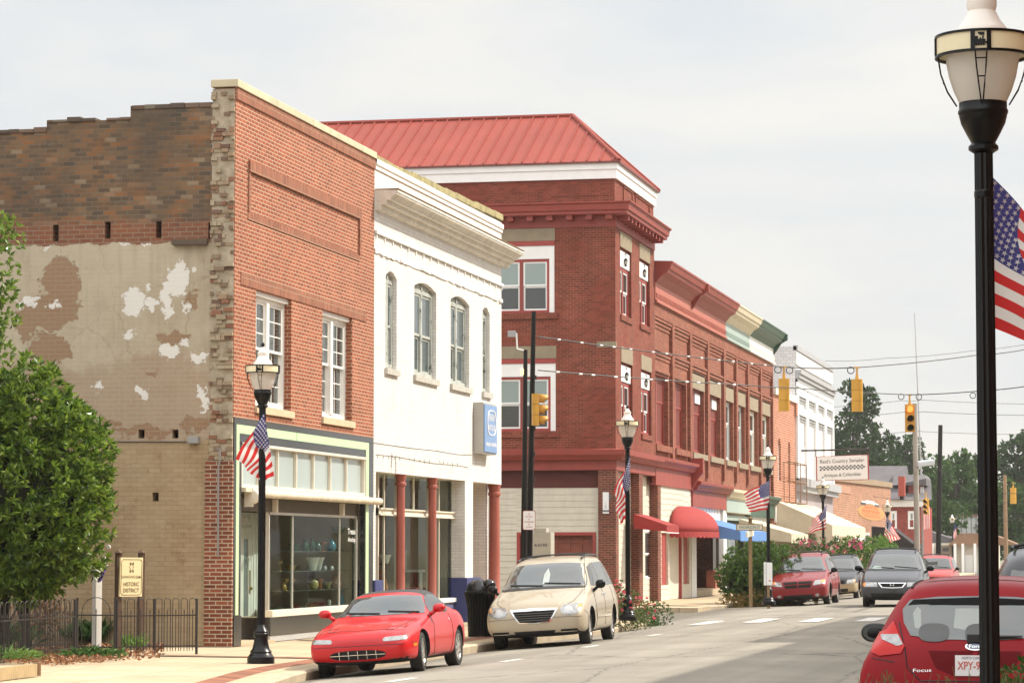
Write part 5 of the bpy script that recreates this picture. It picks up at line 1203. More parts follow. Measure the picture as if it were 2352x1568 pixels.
# shop 3
y0, y1 = xe_(832), xe_(1040)
MB().box(XF - .3, XF - .2, y0, y1, ze(832, 625), zsf[2] + .1).build('beige_panel', mat('beige_panel', (.33, .29, .22), .8, var=.15), s3)
MB().box(XF - .3, XF - .12, y0, y1, ze(832, 668), ze(832, 627)).build('teal_band', TEALP, s3)
MB().box(XF - .5, XF - .4, y0, y1, 0, ze(832, 669)).build('shop_back', mat('teal_shopfront', (.10, .15, .14), .6, var=.3), s3)
for i in range(3): a = lerp(y0, y1, i / 3); win(s3, 'x', XF - .3, a + .05, lerp(y0, y1, (i + 1) / 3) - .05, .5, 2.5, TEALP, LGL, ft=.08, mid=False)
MB().box(XF - .25, XF - .003, y1, y1 + .3, 0, zsf[2] + .1).build('green_post', GRN, s3)
# shop 4
y0, y1 = y1 + .3, YS[4] - .02
MB().box(XF - .3, XF - .2, y0, y1, 2.7, zsf[3] + .1).build('white_panel', SGW, s4)
for a, b in ((.03, .4), (.45, .6), (.65, .95)): win(s4, 'x', XF - .19, lerp(y0, y1, a), lerp(y0, y1, b), 3.15, zsf[3] - .1, SGW, UGL, ft=.1, mid=False)
MB().box(XF - .5, XF - .4, y0, y1, 0, 2.7).build('shop_back', mat('brown_shopfront', (.22, .16, .11), .7, var=.35), s4)
for a in (.15, .35, .6, .85): 
    y = lerp(y0, y1, a); MB().box(XF - .38, XF - .15, y, y + .35, 0, 2.7).build('post', mat('brown_shopfront', (.22, .16, .11), .7), s4)
aw_px(s3, 'e', 940, 765, 700, 668, 1165, 2.0, AWB, .32)
aw_px(s4, 'e', 1365, 785, 1045, 672, 1505, 2.2, AWC, .35)

# ------------------------------------------------------------------ 5. small orange brick shop
B5 = thing('orange_brick_shop', 'narrow orange red brick shop with slim arched windows between the row and the white block', 'building', (XF, YS[4], 0))
OB = brickmat('orange_brick', (.40, .125, .06), (.33, .095, .05), (.62, .45, .34), ms=.012, var=.15, bw=.24, rh=.115)
y0, y1 = YS[4] + .01, onX(px('m', 362, 0)[0], 1265, XF).y
zt5 = fz('m', 200, 625)[1]
ah = []
for x0, x1, yt, yb in ((215, 240, 1035, 1545), (300, 318, 1070, 1400)): ah.append((onX(px('m', x0, 0)[0], 1265, XF).y, onX(px('m', x1, 0)[0], 1265, XF).y, 5.0, fz('m', x0, yt)[1]))
ah[1] = (ah[1][0], ah[1][1], 5.0, ah[0][3])
mb = wall(MB(), 'x', XF - .4, XF - .005, y0, y1, 0, zt5 - .3, ah)
for h in ah: arch_fill(mb, XF - .39, XF - .01, h[0], h[1], h[3] - .4, h[3], 10, True)
mb.box(XF - 16, XF - .41, y0, y0 + .3, 0, zt5 - .6)
mb.build('front_wall', OB, B5)
MB().box(XF - .45, XF + .12, y0, y1 + .1, zt5 - .3, zt5).build('coping', WHITE, B5)
MB().box(XF - .3, XF + .1, y1 - .4, y1 + .12, zt5 - .9, zt5 - .31).build('end_block', OB, B5)
for h in ah: win(B5, 'x', XF - .12, h[0], h[1], h[2], h[3] - .05, SGW, UGL, ft=.1, mid=True)
MB().box(XF - .02, XF + .06, y0 + .1, y1 - .4, ze(1235, 690), ze(1235, 560)).build('sign_panel', SGW, B5)
mb = MB()
for y in (y0 + 3.4, y0 + 5.6, y1 - .6):
    for xo in (.06, .6): mb.tube([(XF + xo, y, 4.0), (XF + xo, y, 5.9)], .022, 5)
    for z in (4.0, 5.0, 5.9): mb.tube([(XF, y, z), (XF + .6, y, z)], .022, 5)
for z in (4.0, 5.0, 5.9): mb.tube([(XF + .6, y0 + 3.4, z), (XF + .6, y1 - .6, z)], .022, 5)
mb.build('rusty_frame', mat('rust_brown', (.22, .13, .07), .8, var=.3), B5)
MB().box(XF - .5, XF + .02, y0 + .3, y1 - .3, 0, 2.7).build('shop_back', mat('brown_shopfront', (.22, .16, .11), .7), B5)

# ------------------------------------------------------------------ 6. tall white block
B6 = thing('white_block_building', 'tall white painted brick block with recessed panels and paired slim upper windows', 'building', (XF, y1, 0))
y0, y1 = y1 + .12, onX(px('m', 668, 0)[0], 1265, XF).y
zt6 = fz('m', 350, 268)[1]
GWB = brickmat('grey_white_brick', (.66, .65, .64), (.62, .61, .60), (.50, .49, .49), ms=.012, var=.08, bw=.3, rh=.15, bump=.5, pb=.06)
GRYP = mat('grey_painted_band', (.36, .36, .37), .6, var=.1)
YN = y0 - 5.4
mb = MB(); mb.box(XF - 12, XF - .01, y0, y1, 0, zt6 - .9); mb.box(XF - 12, XF + .06, y0, y1, zt6 - .9, zt6); mb.build('block_wall', GWB, B6)
mb = MB()
for i, o_ in enumerate((.12, .2, .28)): mb.box(XF, XF + o_, y0, y1, zt6 - 1.75 + .2 * i, zt6 - 1.56 + .2 * i)
mb.build('corbel_table', GRYP, B6)
MB().box(XF - .01, XF + .03, y0, y1, zt6 - 2.35, zt6 - 1.76).build('grey_band', GRYP, B6)
MB().box(XF - .1, XF + .12, y0, y1, zt6 - .2, zt6 + .05).build('coping', GRYP, B6)
nb = 4; bwid = (y1 - y0) / nb
mb = MB(); zl = [fz('m', 370, 600)[1], fz('m', 372, 665)[1], fz('m', 372, 820)[1]]
WH6 = mat('white_render', (.80, .79, .76), .7, var=.05)
for i in range(nb + 1): y = y0 + bwid * i; mb.box(XF - .0, XF + .12, max(y0, y - .5), min(y1, y + .5), 5.2, zt6 - 2.36)
for z in (zl[0] - .05, zl[1] - .1, zl[2] - .1): mb.box(XF, XF + .1, y0, y1, z, z + .35)
mb.build('white_frame', WH6, B6)
mb = MB()
for i in range(nb):
    a = y0 + bwid * i + .5; b = a + bwid - 1
    for z in zl:
        for k in range(3): mb.box(XF + .0, XF + .08 - .025 * k, a, b, z - .12 - .14 * k, z - .06 - .14 * k)
mb.build('panel_corbel', GRYP, B6)
for i in range(nb):
    a = y0 + bwid * i + .75; b = a + bwid - 1.5
    win(B6, 'x', XF + .02, a, b, 5.4, zl[2] - 1.6, WH6, UGL, units=2, ft=.15, mull=.4, mid=True)
MB().box(XF - .01, XF + .5, y0, y1 - .1, 4.9, 5.3).box(XF - .01, XF + .35, y0, y1 - .1, 4.65, 4.9).build('shopfront_cornice', GRYP, B6)
MB().box(XF - .0, XF + .02, y0, y1, 3.7, 4.64).build('mauve_panel', mat('mauve_panel', (.34, .29, .30), .7, var=.1), B6)
MB().box(XF - .0, XF + .03, y0, y1, 0, 3.0).build('shop_back', mat('brown_shopfront', (.22, .16, .11), .7), B6)
aw_px(B6, 'k', 530, 715, 285, 545, 806, 2.6, AWC, .45)
# hanging sign over the pavement
sgY = y0 + 2.0
c0, c1, c2, c3 = onY(*px('m', 524, 1188), sgY), onY(*px('m', 962, 1168), sgY), onY(*px('m', 968, 1380), sgY), onY(*px('m', 527, 1390), sgY)
hs = thing('hanging_sign', 'large white signboard with a red edge and a chequered stripe hanging over the pavement', 'sign', tuple((c0 + c2) / 2))
mb = MB(); mb.prism([c0, c1, c2, c3], (0, .14, 0)); mb.build('board', RTRIM, hs)
ins = lambda p, t=.03: p + ((c0 + c2) / 2 - p) * t * 1.0
cc = [ins(c0, .045), ins(c1, .045), ins(c2, .045), ins(c3, .045)]
mb = MB(); mb.prism([q + Vector((0, -.012, 0)) for q in cc], (0, .01, 0)); mb.build('face', mat('sign_cream', (.72, .69, .66), .6, var=.05), hs)
U_ = (c1 - c0); V_ = (c0 - c3); o_ = c3 + Vector((0, -.02, 0)); INK = mat('ink', (.06, .06, .06), .7, var=0)
text('lettering', "Reid's Country Sampler", o_ + U_ * .08 + V_ * .66, U_, V_, U_.length * .84, V_.length * .2, INK, hs, bold=0)
text('lettering', 'Antiques & Collectibles', o_ + U_ * .15 + V_ * .1, U_, V_, U_.length * .7, V_.length * .18, INK, hs, bold=0)
mb = MB(); nck = 24
for i in range(nck):
    for j in range(3):
        if (i + j) % 2: continue
        a = o_ + U_ * (.07 + .86 * i / nck) + V_ * (.41 + .06 * j); mb.face([a, a + U_ * (.86 / nck), a + U_ * (.86 / nck) + V_ * .06, a + V_ * .06])
mb.build('chequer_stripe', INK, hs, fixn=False)
mb = MB(); mb.tube([(XF, sgY + .07, c0.z + .3), (c1.x, sgY + .07, c1.z + .25)], .05)
for p in (c0, c1): mb.tube([(p.x, sgY + .07, p.z + .3), (p.x, sgY + .07, p.z)], .03)
mb.build('bracket', IRON, hs)

# ------------------------------------------------------------------ 7. low brick shoe repair shop
yq = lambda k, x, off=0.0: onX(px(k, x, 0)[0], 1265, XF + off).y
B7 = thing('shoe_repair_shop', 'low tan brick shop with a painted shoe repair sign on its wall', 'building', (XF, y1, 0))
y0 = y1 + .1; y1 = yq('k', 1020)
zt7a, zt7b = fz('k', 570, 352)[1], fz('k', 1015, 400)[1]
TB = brickmat('tan_brick', (.37, .17, .095), (.32, .14, .08), (.50, .36, .26), ms=.012, var=.2, bw=.3, rh=.13)
mb = MB(); mb.prism([(XF, y0, 0), (XF, y1, 0), (XF, y1, zt7b), (XF, y0, zt7a)], (-14, 0, 0)); mb.build('brick_wall', TB, B7)
mb = MB(); mb.prism([(XF + .12, y0, zt7a), (XF + .12, y1 + .2, zt7b), (XF + .12, y1 + .2, zt7b + .35), (XF + .12, y0, zt7a + .35)], (-.6, 0, 0)); mb.build('coping', mat('brown_coping', (.30, .21, .13), .8, var=.3), B7)
MB().box(XF - .02, XF + .03, y0 + .1, yq('k', 685), fz('k', 575, 435)[1], fz('k', 575, 375)[1]).build('patched_panel', mat('patch_render', (.42, .22, .14), .8), B7)
a, b = yq('k', 745), yq('k', 968); za, zb = fz('k', 850, 672)[1], fz('k', 850, 545)[1]
mb = MB(); mb.prism([(XF + .002, (a + b) / 2 + (b - a) / 2 * math.cos(t * math.pi / 12), (za + zb) / 2 + (zb - za) / 2 * math.sin(t * math.pi / 12)) for t in range(24)], (.02, 0, 0)); mb.build('painted_oval', mat('orange_sign', (.50, .25, .08), .7, var=.15), B7)
ORR = mat('orange_red_letters', (.55, .08, .02), .7)
text('lettering', 'SHOE', (XF + .025, lerp(a, b, .22), lerp(za, zb, .72)), (0, 1, 0), (0, 0, 1), (b - a) * .5, (zb - za) * .2, ORR, B7, bold=.02)
text('lettering', 'REPAIR', (XF + .025, lerp(a, b, .15), lerp(za, zb, .46)), (0, 1, 0), (0, 0, 1), (b - a) * .66, (zb - za) * .2, ORR, B7, bold=.02)
mb = MB(); mb.box(XF + .022, XF + .03, lerp(a, b, .1), lerp(a, b, .85), lerp(za, zb, .34), lerp(za, zb, .37)); mb.box(XF + .022, XF + .03, lerp(a, b, .2), lerp(a, b, .8), lerp(za, zb, .2), lerp(za, zb, .24)); mb.build('painted_line', ORR, B7)
# painted shoes above the oval
za, zb = fz('k', 850, 548)[1], fz('k', 850, 512)[1]; a, b = yq('k', 775), yq('k', 918)
mb = MB(); mb.prism([(XF + .003, lerp(a, b, u), lerp(za, zb, v)) for u, v in ((0, .1), (.25, .0), (.35, .3), (.65, .3), (.75, 0), (1, .1), (.98, .6), (.8, .7), (.7, 1), (.3, 1), (.2, .75), (.02, .65))], (.02, 0, 0)); mb.build('painted_shoes', SGW, B7)
mb = MB(); mb.box(XF + .004, XF + .03, lerp(a, b, -.03), lerp(a, b, .26), lerp(za, zb, -.1), lerp(za, zb, .35)); mb.box(XF + .004, XF + .03, lerp(a, b, .74), lerp(a, b, 1.03), lerp(za, zb, -.1), lerp(za, zb, .35)); mb.build('painted_soles', INK, B7)
MB().box(XF - 1, XF + .01, yq('k', 858), y1 + .01, 0, fz('k', 858, 720)[1]).build('dark_opening', DARK, B7)
mb = MB(); q0 = fz('k', 545, 700, .03); mb.box(XF, XF + .04, y0 + .2, yq('k', 840), 2.2, fz('k', 620, 760)[1]); mb.build('shop_panel', SGW, B7)
aw_px(B7, 'k', 940, 905, 620, 775, 945, 2.4, AWC, .1)

# ------------------------------------------------------------------ far end of the street
HB = brickmat('house_red_brick', (.30, .055, .04), (.25, .045, .035), (.30, .12, .1), ms=.008, var=.15)
SHG = mat('dark_shingle', (.12, .11, .115), .9, var=.25, vs=1.2, bump=.4, bs=8); SHB = mat('brown_shingle', (.26, .15, .09), .9, var=.25, vs=1.2)
def atD(x, y, Y): return onY(x, y, Y)
HY = 205
hs3 = thing('red_brick_house', 'red brick house with white windows, a steep dark shingle roof and a red chimney', 'house', tuple(onY(*px('k', 1150, 900), HY)))
def kk(x, y, Y=HY): return onY(*px('k', x, y), Y)
x0, x1 = kk(1000, 600).x, kk(1290, 600).x; z1 = kk(1150, 560).z
MB().box(x0 - 6, x1, HY, HY + 9, -.3, z1).build('wall', HB, hs3)
MB().box(x0 - 6.2, x1 + .3, HY - .3, HY + .1, z1, z1 + .55).build('eave_board', WHITE, hs3)
zr_ = kk(900, 205).z
mb = MB(); xa, xb_ = x0 - 6.5, kk(1290, 520).x + .6
mb.prism([(xa, HY - .5, z1 + .5), (xa, HY + 9.5, z1 + .5), (xa, HY + 4.5, zr_)], (kk(930, 300).x + 1.6 - xa, 0, 0)); 
mb.prism([(xa + 2, HY - .4, z1 + .5), (xb_, HY - .4, z1 + .5), (xb_ - .3, HY + 3.8, kk(1200, 350).z), (xa + 2, HY + 3.8, kk(1200, 350).z)], (0, .2, 0))
rf2 = mb.build('roof', SHG, hs3)
dz0, dz1 = kk(1200, 480).z, kk(1200, 380).z
MB().box(kk(1150, 400).x, kk(1275, 400).x, HY + 1.2, HY + 6, dz0, dz1).build('dormer', HB, hs3)
MB().prism([(kk(1020, 300).x, HY + .9, dz1), (kk(1305, 340).x, HY + .9, dz1), (kk(1305, 340).x, HY + .9, dz1 + .5), (kk(1270, 300).x, HY + 2.5, kk(1180, 285).z), (kk(1020, 300).x, HY + 2.5, kk(1180, 285).z)], (0, 5, 0)).build('dormer_roof', SHG, hs3)
win(hs3, 'y', HY + 1.15, kk(1255, 400).x, kk(1283, 400).x, dz0 + .3, dz1 - .1, SGW, UGL, ft=.15, mid=False)
for a, b in ((1010, 1068), (1160, 1222)): win(hs3, 'y', HY - .05, kk(a, 600).x, kk(b, 600).x, kk(a, 745).z, kk(a, 595).z, SGW, UGL, ft=.14, mid=True)
cw = (kk(1090, 400).x, kk(1143, 400).x)
ch = MB().box(cw[0], cw[1], HY - 1.2, HY - .35, kk(1110, 475).z, kk(1110, 310).z).build('chimney', mat('chimney_brick', (.36, .07, .045), .8, var=.15), rf2)
MB().box(cw[0] + .1, cw[1] - .1, HY - 1.15, HY - .4, kk(1110, 505).z, kk(1110, 476).z).build('chimney_flashing', BLACK, ch)
# dark shop roof leaning in front of the house
LY = 176
ls = thing('lean_to_shed', 'dark lean to roofed shed in front of the red brick house', 'shed', tuple(kk(1050, 900, LY)))
MB().box(kk(870, 800, LY).x, kk(1235, 800, LY).x, LY, LY + 5, -.3, kk(1000, 890, LY).z + .2).build('wall', DARK, ls)
MB().prism([(kk(858, 0, LY).x, LY - .3, kk(858, 728, LY).z), (kk(1020, 0, LY).x, LY - .3, kk(1020, 735, LY).z), (kk(1245, 0, LY).x, LY - .3, kk(1245, 905, LY).z), (kk(858, 0, LY).x, LY - .3, kk(858, 905, LY).z)], (0, 4, 0)).build('roof', mat('black_shingle', (.022, .018, .018), .9, var=.3), ls)
# low building with hipped shingle roofs
KY = 235
lb = thing('low_shop_building', 'low pale building with brown and grey hipped shingle roofs at the end of the street', 'building', tuple(kk(1500, 900, KY)))
def k2(x, y, Y=KY): return onY(*px('k', x, y), Y)
PALE = mat('pale_stucco', (.62, .57, .48), .8, var=.1)
MB().box(k2(1290, 900).x, k2(1890, 900).x, KY, KY + 8, -.4, k2(1500, 860).z).build('wall', PALE, lb)
mb = MB(); mb.prism([k2(1265, 862), k2(1560, 862), k2(1545, 830), k2(1310, 752), k2(1290, 770)], (0, 6, 0)); mb.build('grey_roof', SHG, lb)
mb = MB(); a = [k2(1500, 880), k2(2090, 878), k2(1900, 800), k2(1700, 780), k2(1590, 785)]; mb.prism([p + Vector((0, -.5, 0)) for p in a], (0, 7, 0)); mb.build('brown_roof', SHB, lb)
for x in (1345, 1395, 1535, 1600, 1700): MB().box(k2(x, 0).x, k2(x + 22, 0).x, KY - .7, KY - .3, -.4, k2(1500, 866).z).build('post', SGW, lb)
MB().box(k2(1410, 0).x, k2(1530, 0).x, KY - .06, KY - .0, k2(0, 985).z, k2(0, 880).z).build('shop_window', mat('tan_window', (.22, .17, .12), .5), lb)
MB().box(k2(1625, 0).x, k2(1690, 0).x, KY - .06, KY, k2(0, 1120).z, k2(0, 960).z).build('door', SGW, lb)
MB().box(k2(1440, 0).x, k2(1490, 0).x, KY - .1, KY - .07, k2(0, 930).z, k2(0, 900).z).build('dark_lettering', INK, lb)
MB().box(k2(1330, 0).x, k2(1355, 0).x, KY - .06, KY, k2(0, 985).z, k2(0, 890).z).build('red_panel', RTRIM, lb)
WY = 262
wbld = thing('white_flat_building', 'white flat topped building with ribbed metal walls behind the brown shingle roof', 'building', tuple(k2(1550, 800, WY)))
mb = MB(); mb.box(k2(1345, 0, WY).x, k2(1730, 0, WY).x, WY, WY + 10, -.4, k2(0, 645, WY).z); mb.build('wall', mat('white_metal_wall', (.72, .72, .70), .5, var=.06), wbld)
mb = MB()
for x in range(1360, 1730, 40): mb.box(k2(x, 0, WY).x - .05, k2(x, 0, WY).x + .05, WY - .08, WY - .001, k2(0, 790, WY).z, k2(0, 650, WY).z)
mb.build('wall_rib', GRYP, wbld); MB().box(k2(1340, 0, WY).x, k2(1735, 0, WY).x, WY - .2, WY + .3, k2(0, 645, WY).z, k2(0, 628, WY).z).build('coping', mat('red_coping', (.25, .12, .1), .7), wbld)
# buildings across the street, out of the frame, that shade the road and mirror in the windows
for k, (a, b, xo, h, l) in enumerate(((-25, 37, 4.2, 12.9, 'tan brick block on the right hand side of the street nearest the viewer'), (37.2, 58, 5.0, 12.6, 'brick block with a plain parapet on the right hand side, in the middle'), (58.2, 81, 4.6, 13.2, 'brick block on the right hand side next to the side street'))):
    s_ = thing('facing_block', l, 'building', (xo, a, 0)); h_ = [(y, y + 1.3, z, z + 2.1) for y in [a + 1.5 + 3.1 * i for i in range(int((b - a - 2) / 3.1))] for z in (5.2, 8.6)]
    wall(MB(), 'x', xo + .4, xo, a, b, 0, h, h_).box(xo + .41, xo + 12, a, b, 0, h - .5).build('wall', TB, s_)
    profile_x(MB(), [(-.0, h - .6), (-.3, h - .3), (-.3, h), (.0, h)], a, b, xo).build('cornice', CREAM, s_)
# ------------------------------------------------------------------ street lamps
def dep(x, y, d): return CV + ray(x, y) * d
GLOBE = mat('frosted_globe', (.88, .84, .77), .22, var=.08, vs=5, spec=.6); RINGP = mat('cream_ring_panel', (.80, .70, .46), .4, var=.05)
CAPM = mat('cream_lamp_cap', (.82, .75, .67), .25, var=.08, spec=.6)
_n = GLOBE.node_tree; _p = _n.nodes['Principled BSDF']; _t = N(_n, 'BsdfTranslucent'); _t.inputs['Color'].default_value = (.9, .86, .8, 1); _s = N(_n, 'MixShader'); _s.inputs[0].default_value = .45
_n.links.new(_p.outputs[0], _s.inputs[1]); _n.links.new(_t.outputs[0], _s.inputs[2]); _n.links.new(_s.outputs[0], _n.nodes['Material Output'].inputs[0])
def make_lamp(label):
    t = thing('street_lamp', label, 'street lamp', (0, 0, 0), 'black post top lamps along the street')
    MB().lathe([(.214, 0), (.214, .1), (.2, .11), (.165, .16), (.17, .185), (.16, .2), (.135, .23), (.112, .33), (.105, .40), (.124, .43), (.124, .455), (.11, .475), (.115, .5), (.085, .545), (.066, .58), (.056, .6)], n=24).build('base', BLACK, t, smooth=35, local=True)
    mb = MB(); prof = [(.056, .601), (.05, 4.0)]; R_ = []
    for r, z in prof: R_.append([((r + (.004 if k % 2 else -.003)) * math.cos(2 * math.pi * k / 24), (r + (.004 if k % 2 else -.003)) * math.sin(2 * math.pi * k / 24), z) for k in range(24)])
    mb.loft(R_); mb.lathe([(.052, 3.72), (.056, 3.73), (.056, 3.76), (.052, 3.77)]); po = mb.build('pole', BLACK, t, smooth=20, local=True)
    MB().lathe([(.055, 3.98), (.085, 4.0), (.085, 4.02), (.068, 4.04), (.095, 4.09), (.125, 4.15), (.136, 4.195), (.136, 4.2), (.142, 4.21), (.142, 4.225), (.136, 4.235), (.136, 4.27)], n=24).build('holder', BLACK, t, smooth=35, local=True)
    MB().lathe([(.134, 4.272), (.165, 4.34), (.19, 4.42), (.205, 4.50), (.21, 4.56), (.21, 4.64)], n=28).build('globe', GLOBE, t, smooth=60, local=True)
    MB().lathe([(.222, 4.645), (.15, 4.652), (.15, 4.685), (.14, 4.70), (.105, 4.745), (.078, 4.80), (.085, 4.83), (.085, 4.862), (.06, 4.88), (.04, 4.92), (.022, 4.94)], n=28).build('cap', CAPM, t, smooth=35, local=True)
    MB().lathe([(.018, 4.935), (.016, 4.95), (.03, 4.97), (.03, 4.99), (.016, 5.015), (.0, 5.02)], n=12).build('finial', BLACK, t, smooth=50, local=True)
    mb = MB(); mb.lathe([(.255, 4.535), (.262, 4.535), (.262, 4.648), (.255, 4.648), (.255, 4.535)], n=40, cap=False)
    ro_ = mb.build('ring', RINGP, t, smooth=30, local=True)
    mb = MB()
    for z0, z1 in ((4.528, 4.542), (4.641, 4.655)): mb.lathe([(.25, z0), (.27, z0), (.27, z1), (.25, z1), (.25, z0)], n=40, cap=False)
    for k in range(4):
        a = math.pi / 2 * k - math.pi / 2
        for da in (-.17, .17): c = Vector((.265 * math.cos(a + da), .265 * math.sin(a + da), 4.592)); mb.obox(c, (math.cos(a + da), math.sin(a + da), 0), (-math.sin(a + da), math.cos(a + da), 0), (0, 0, 1), .007, .012, .05)
    mb.build('ring_frame', BLACK, ro_, local=True)
    # little steam engine silhouette on each square panel of the ring
    mb = MB()
    for k in range(4):
        a = math.pi / 2 * k - math.pi / 2; n_ = Vector((math.cos(a), math.sin(a), 0)); u = Vector((-n_.y, n_.x, 0)); o_ = n_ * .266 + Vector((0, 0, 4.59))
        for (x, z, hx, hz) in ((-.004, -.008, .03, .011), (-.024, .004, .009, .016), (.012, .01, .004, .012), (-.002, .006, .005, .006), (.03, -.016, .006, .006), (.006, .034, .014, .008), (-.006, .038, .01, .005)):
            mb.obox(o_ + u * x + Vector((0, 0, z)), u, (0, 0, 1), n_, hx, hz, .002)
        for x in (-.026, -.012, .002, .016): mb.lathe([(.0, -.001), (.008, -.001), (.008, .001), (0, .001)], tuple(o_ + u * x + Vector((0, 0, -.026)) + n_ * .001), 8, 'y' if k % 2 == 0 else 'x')
    mb.build('engine_emblem', BLACK, ro_, local=True)
    for k in range(4):
        mb = MB(); a = math.pi / 2 * k - math.pi / 2; n_ = Vector((math.cos(a), math.sin(a), 0)); u = Vector((-n_.y, n_.x, 0))
        for s_ in (-1, 1):
            mb.tube([n_ * .25 + u * .033 * s_ + Vector((0, 0, 4.535)), n_ * .236 + u * .026 * s_ + Vector((0, 0, 4.44)), n_ * .2 + u * .015 * s_ + Vector((0, 0, 4.34)), n_ * .148 + u * .005 * s_ + Vector((0, 0, 4.255))], .0045, 5)
        for r, z, w_ in ((.243, 4.49, .031), (.222, 4.39, .021)): mb.tube([n_ * r - u * w_ + Vector((0, 0, z)), n_ * r + u * w_ + Vector((0, 0, z))], .004, 4)
        mb.build('globe_strap', BLACK, t, local=True)
    return t
LAMPS = [('street lamp on the pavement in front of the orange red brick shop', 603.5, 848, 44.5), ('street lamp standing in the flower bed beside the red corner building', 1441, 972, 66.3), ('street lamp beside the bushy planter and the street name post', 1763.5, 1051.5, 89), ('street lamp under the large hanging signboard, in front of the cream awning', 1890, 1117.7, 119),
         ('street lamp in front of the shoe repair sign on the tan brick wall', 2038, 1162, 160), ('farthest street lamp, in front of the white flat topped building', 2187, 1191, 232), ('near street lamp close to the viewer, cut by the top and right of the photograph', 2256, 109, 16.2)]
l0 = make_lamp(LAMPS[0][0]); LP = []
for i, (l, x, y, d) in enumerate(LAMPS):
    o = l0 if i == 0 else copy_tree(l0); q = dep(x, y, d); o.location = (q.x, q.y, q.z - 4.592); o['label'] = l; LP.append((q, d)); o.rotation_euler = (0, 0, YAW - .1 if i < 6 else 0.02)
# ------------------------------------------------------------------ flags
FR, FW, FB = [mat(n, c, .75, var=.05, vs=4) for n, c in (('flag_red', (.62, .035, .035)), ('flag_white', (.82, .80, .77)), ('flag_blue', (.06, .06, .23)))]
for m_ in (FR, FW, FB):
    n_ = m_.node_tree; p = n_.nodes['Principled BSDF']; t = N(n_, 'BsdfTranslucent'); n_.links.new(p.inputs['Base Color'].links[0].from_socket, t.inputs['Color']); s_ = N(n_, 'MixShader'); s_.inputs[0].default_value = .42
    n_.links.new(p.outputs[0], s_.inputs[1]); n_.links.new(t.outputs[0], s_.inputs[2]); n_.links.new(s_.outputs[0], n_.nodes['Material Output'].inputs[0])
def flag(label, H0, H1, F0, F1, d, amp=.05, waves=2.2, sag=.0, stars=True, bracket=None, vert=False):
    P = [dep(*q, d) for q in (H0, H1, F0, F1)]; t = thing('flag', label, 'flag', tuple(P[0]), 'flags on the street lamps')
    vd = WV.normalized()
    L = (P[2] - P[0]).length; nrm = (P[2] - P[0]).cross(P[1] - P[0]).normalized()
    def S(u, v):
        a = P[0].lerp(P[1], v); b = P[2].lerp(P[3], v); q = a.lerp(b, u)
        k = min(1, u * 2.5)
        q = q + nrm * (amp * k * math.sin(u * math.pi * waves + v * 2.2) + amp * .5 * k * math.sin(v * 7 + u * 3)) + Vector((0, 0, -1)) * (sag * math.sin(math.pi * u) * (.4 + .6 * v))
        return q + RV * (amp * .35 * k * math.sin(v * 9 + u * 6))
    nu, nv = 30, 26; mb = MB(); n0 = []
    for j in range(nv + 1):
        for i in range(nu + 1): mb.v.append(tuple(S(i / nu, j / nv)))
    for j in range(nv):
        for i in range(nu):
            a = j * (nu + 1) + i; mb.f.append((a, a + 1, a + nu + 2, a + nu + 1)); st = j // 2
            mb.m.append(2 if (i < 12 and st < 7) else (0 if st % 2 == 0 else 1))
    mb.build('cloth', [FR, FW, FB], t, smooth=0, fixn=False)
    if stars:
        mb = MB()
        for r in range(9):
            for c in range(6 if r % 2 == 0 else 5):
                u = .4 * (c + (.5 if r % 2 == 0 else 1)) / 6; v = 7 / 13 * (r + .5) / 9
                q = S(u, v); e = 1e-3; du = (S(u + e, v) - q); dv = (S(u, v + e) - q); nn = du.cross(dv).normalized(); rr = .025 * L
                du.normalize(); dv = (dv - du * dv.dot(du)).normalized()
                for sg in (-1, 1):
                    pts = []
                    for k in range(10): a_ = math.pi * k / 5 - math.pi / 2; r_ = rr if k % 2 == 0 else rr * .42; pts.append(q + nn * (.006 * sg) + du * (r_ * math.cos(a_)) + dv * (r_ * math.sin(a_)))
                    mb.face(pts)
        mb.build('stars', FW, t, fixn=False)
    return t
def D_(k, x, y): return px(k, x, y)
flag('flag drooping from the lamp in front of the orange red brick shop, hem turned up', (606.5, 947), (630, 1092), (541, 1054), (600, 1106), LP[0][1] - .12, .07, 1.6)
flag('narrow furled flag on the lamp by the red corner building', D_('j', 1200, 5), D_('j', 1188, 515), D_('j', 1064, 312), D_('j', 1108, 572), LP[1][1] - .15, .09, 2.4)
flag('flag flying out flat to the left from the lamp by the street name post', D_('e', 1187, 338), D_('e', 1178, 582), D_('e', 968, 452), D_('e', 1010, 604), LP[2][1] - .15, .08, 2.6)
flag('folded flag hanging from the lamp beneath the large hanging signboard', D_('k', 482, 540), D_('k', 476, 742), D_('k', 362, 690), D_('k', 322, 785), LP[3][1] - .15, .14, 2.0)
flag('flag blown to the right from the lamp in front of the shoe repair sign', D_('k', 984, 640), D_('k', 962, 800), D_('k', 1102, 822), D_('k', 1012, 862), LP[4][1] - .15, .12, 2.0)
flag('small distant flag on the farthest lamp, by the white flat topped building', D_('k', 1556, 690), D_('k', 1538, 790), D_('k', 1572, 800), D_('k', 1545, 852), LP[5][1] - .15, .08, 2, stars=False)
flag('large flag close to the viewer on the near lamp, cut by the right edge', (2262, 389), (2279, 752), (2470, 610), (2490, 850), LP[6][1] - .02, .06, 1.5, sag=-.02)
q = dep(*D_('k', 1322, 570), 150)
t = thing('hanging_flag', 'striped flag hanging straight down beside the far yellow traffic signal', 'flag', tuple(q))
a, b, c = dep(*D_('k', 1282, 575), 150), dep(*D_('k', 1348, 560), 150), dep(*D_('k', 1285, 752), 150)
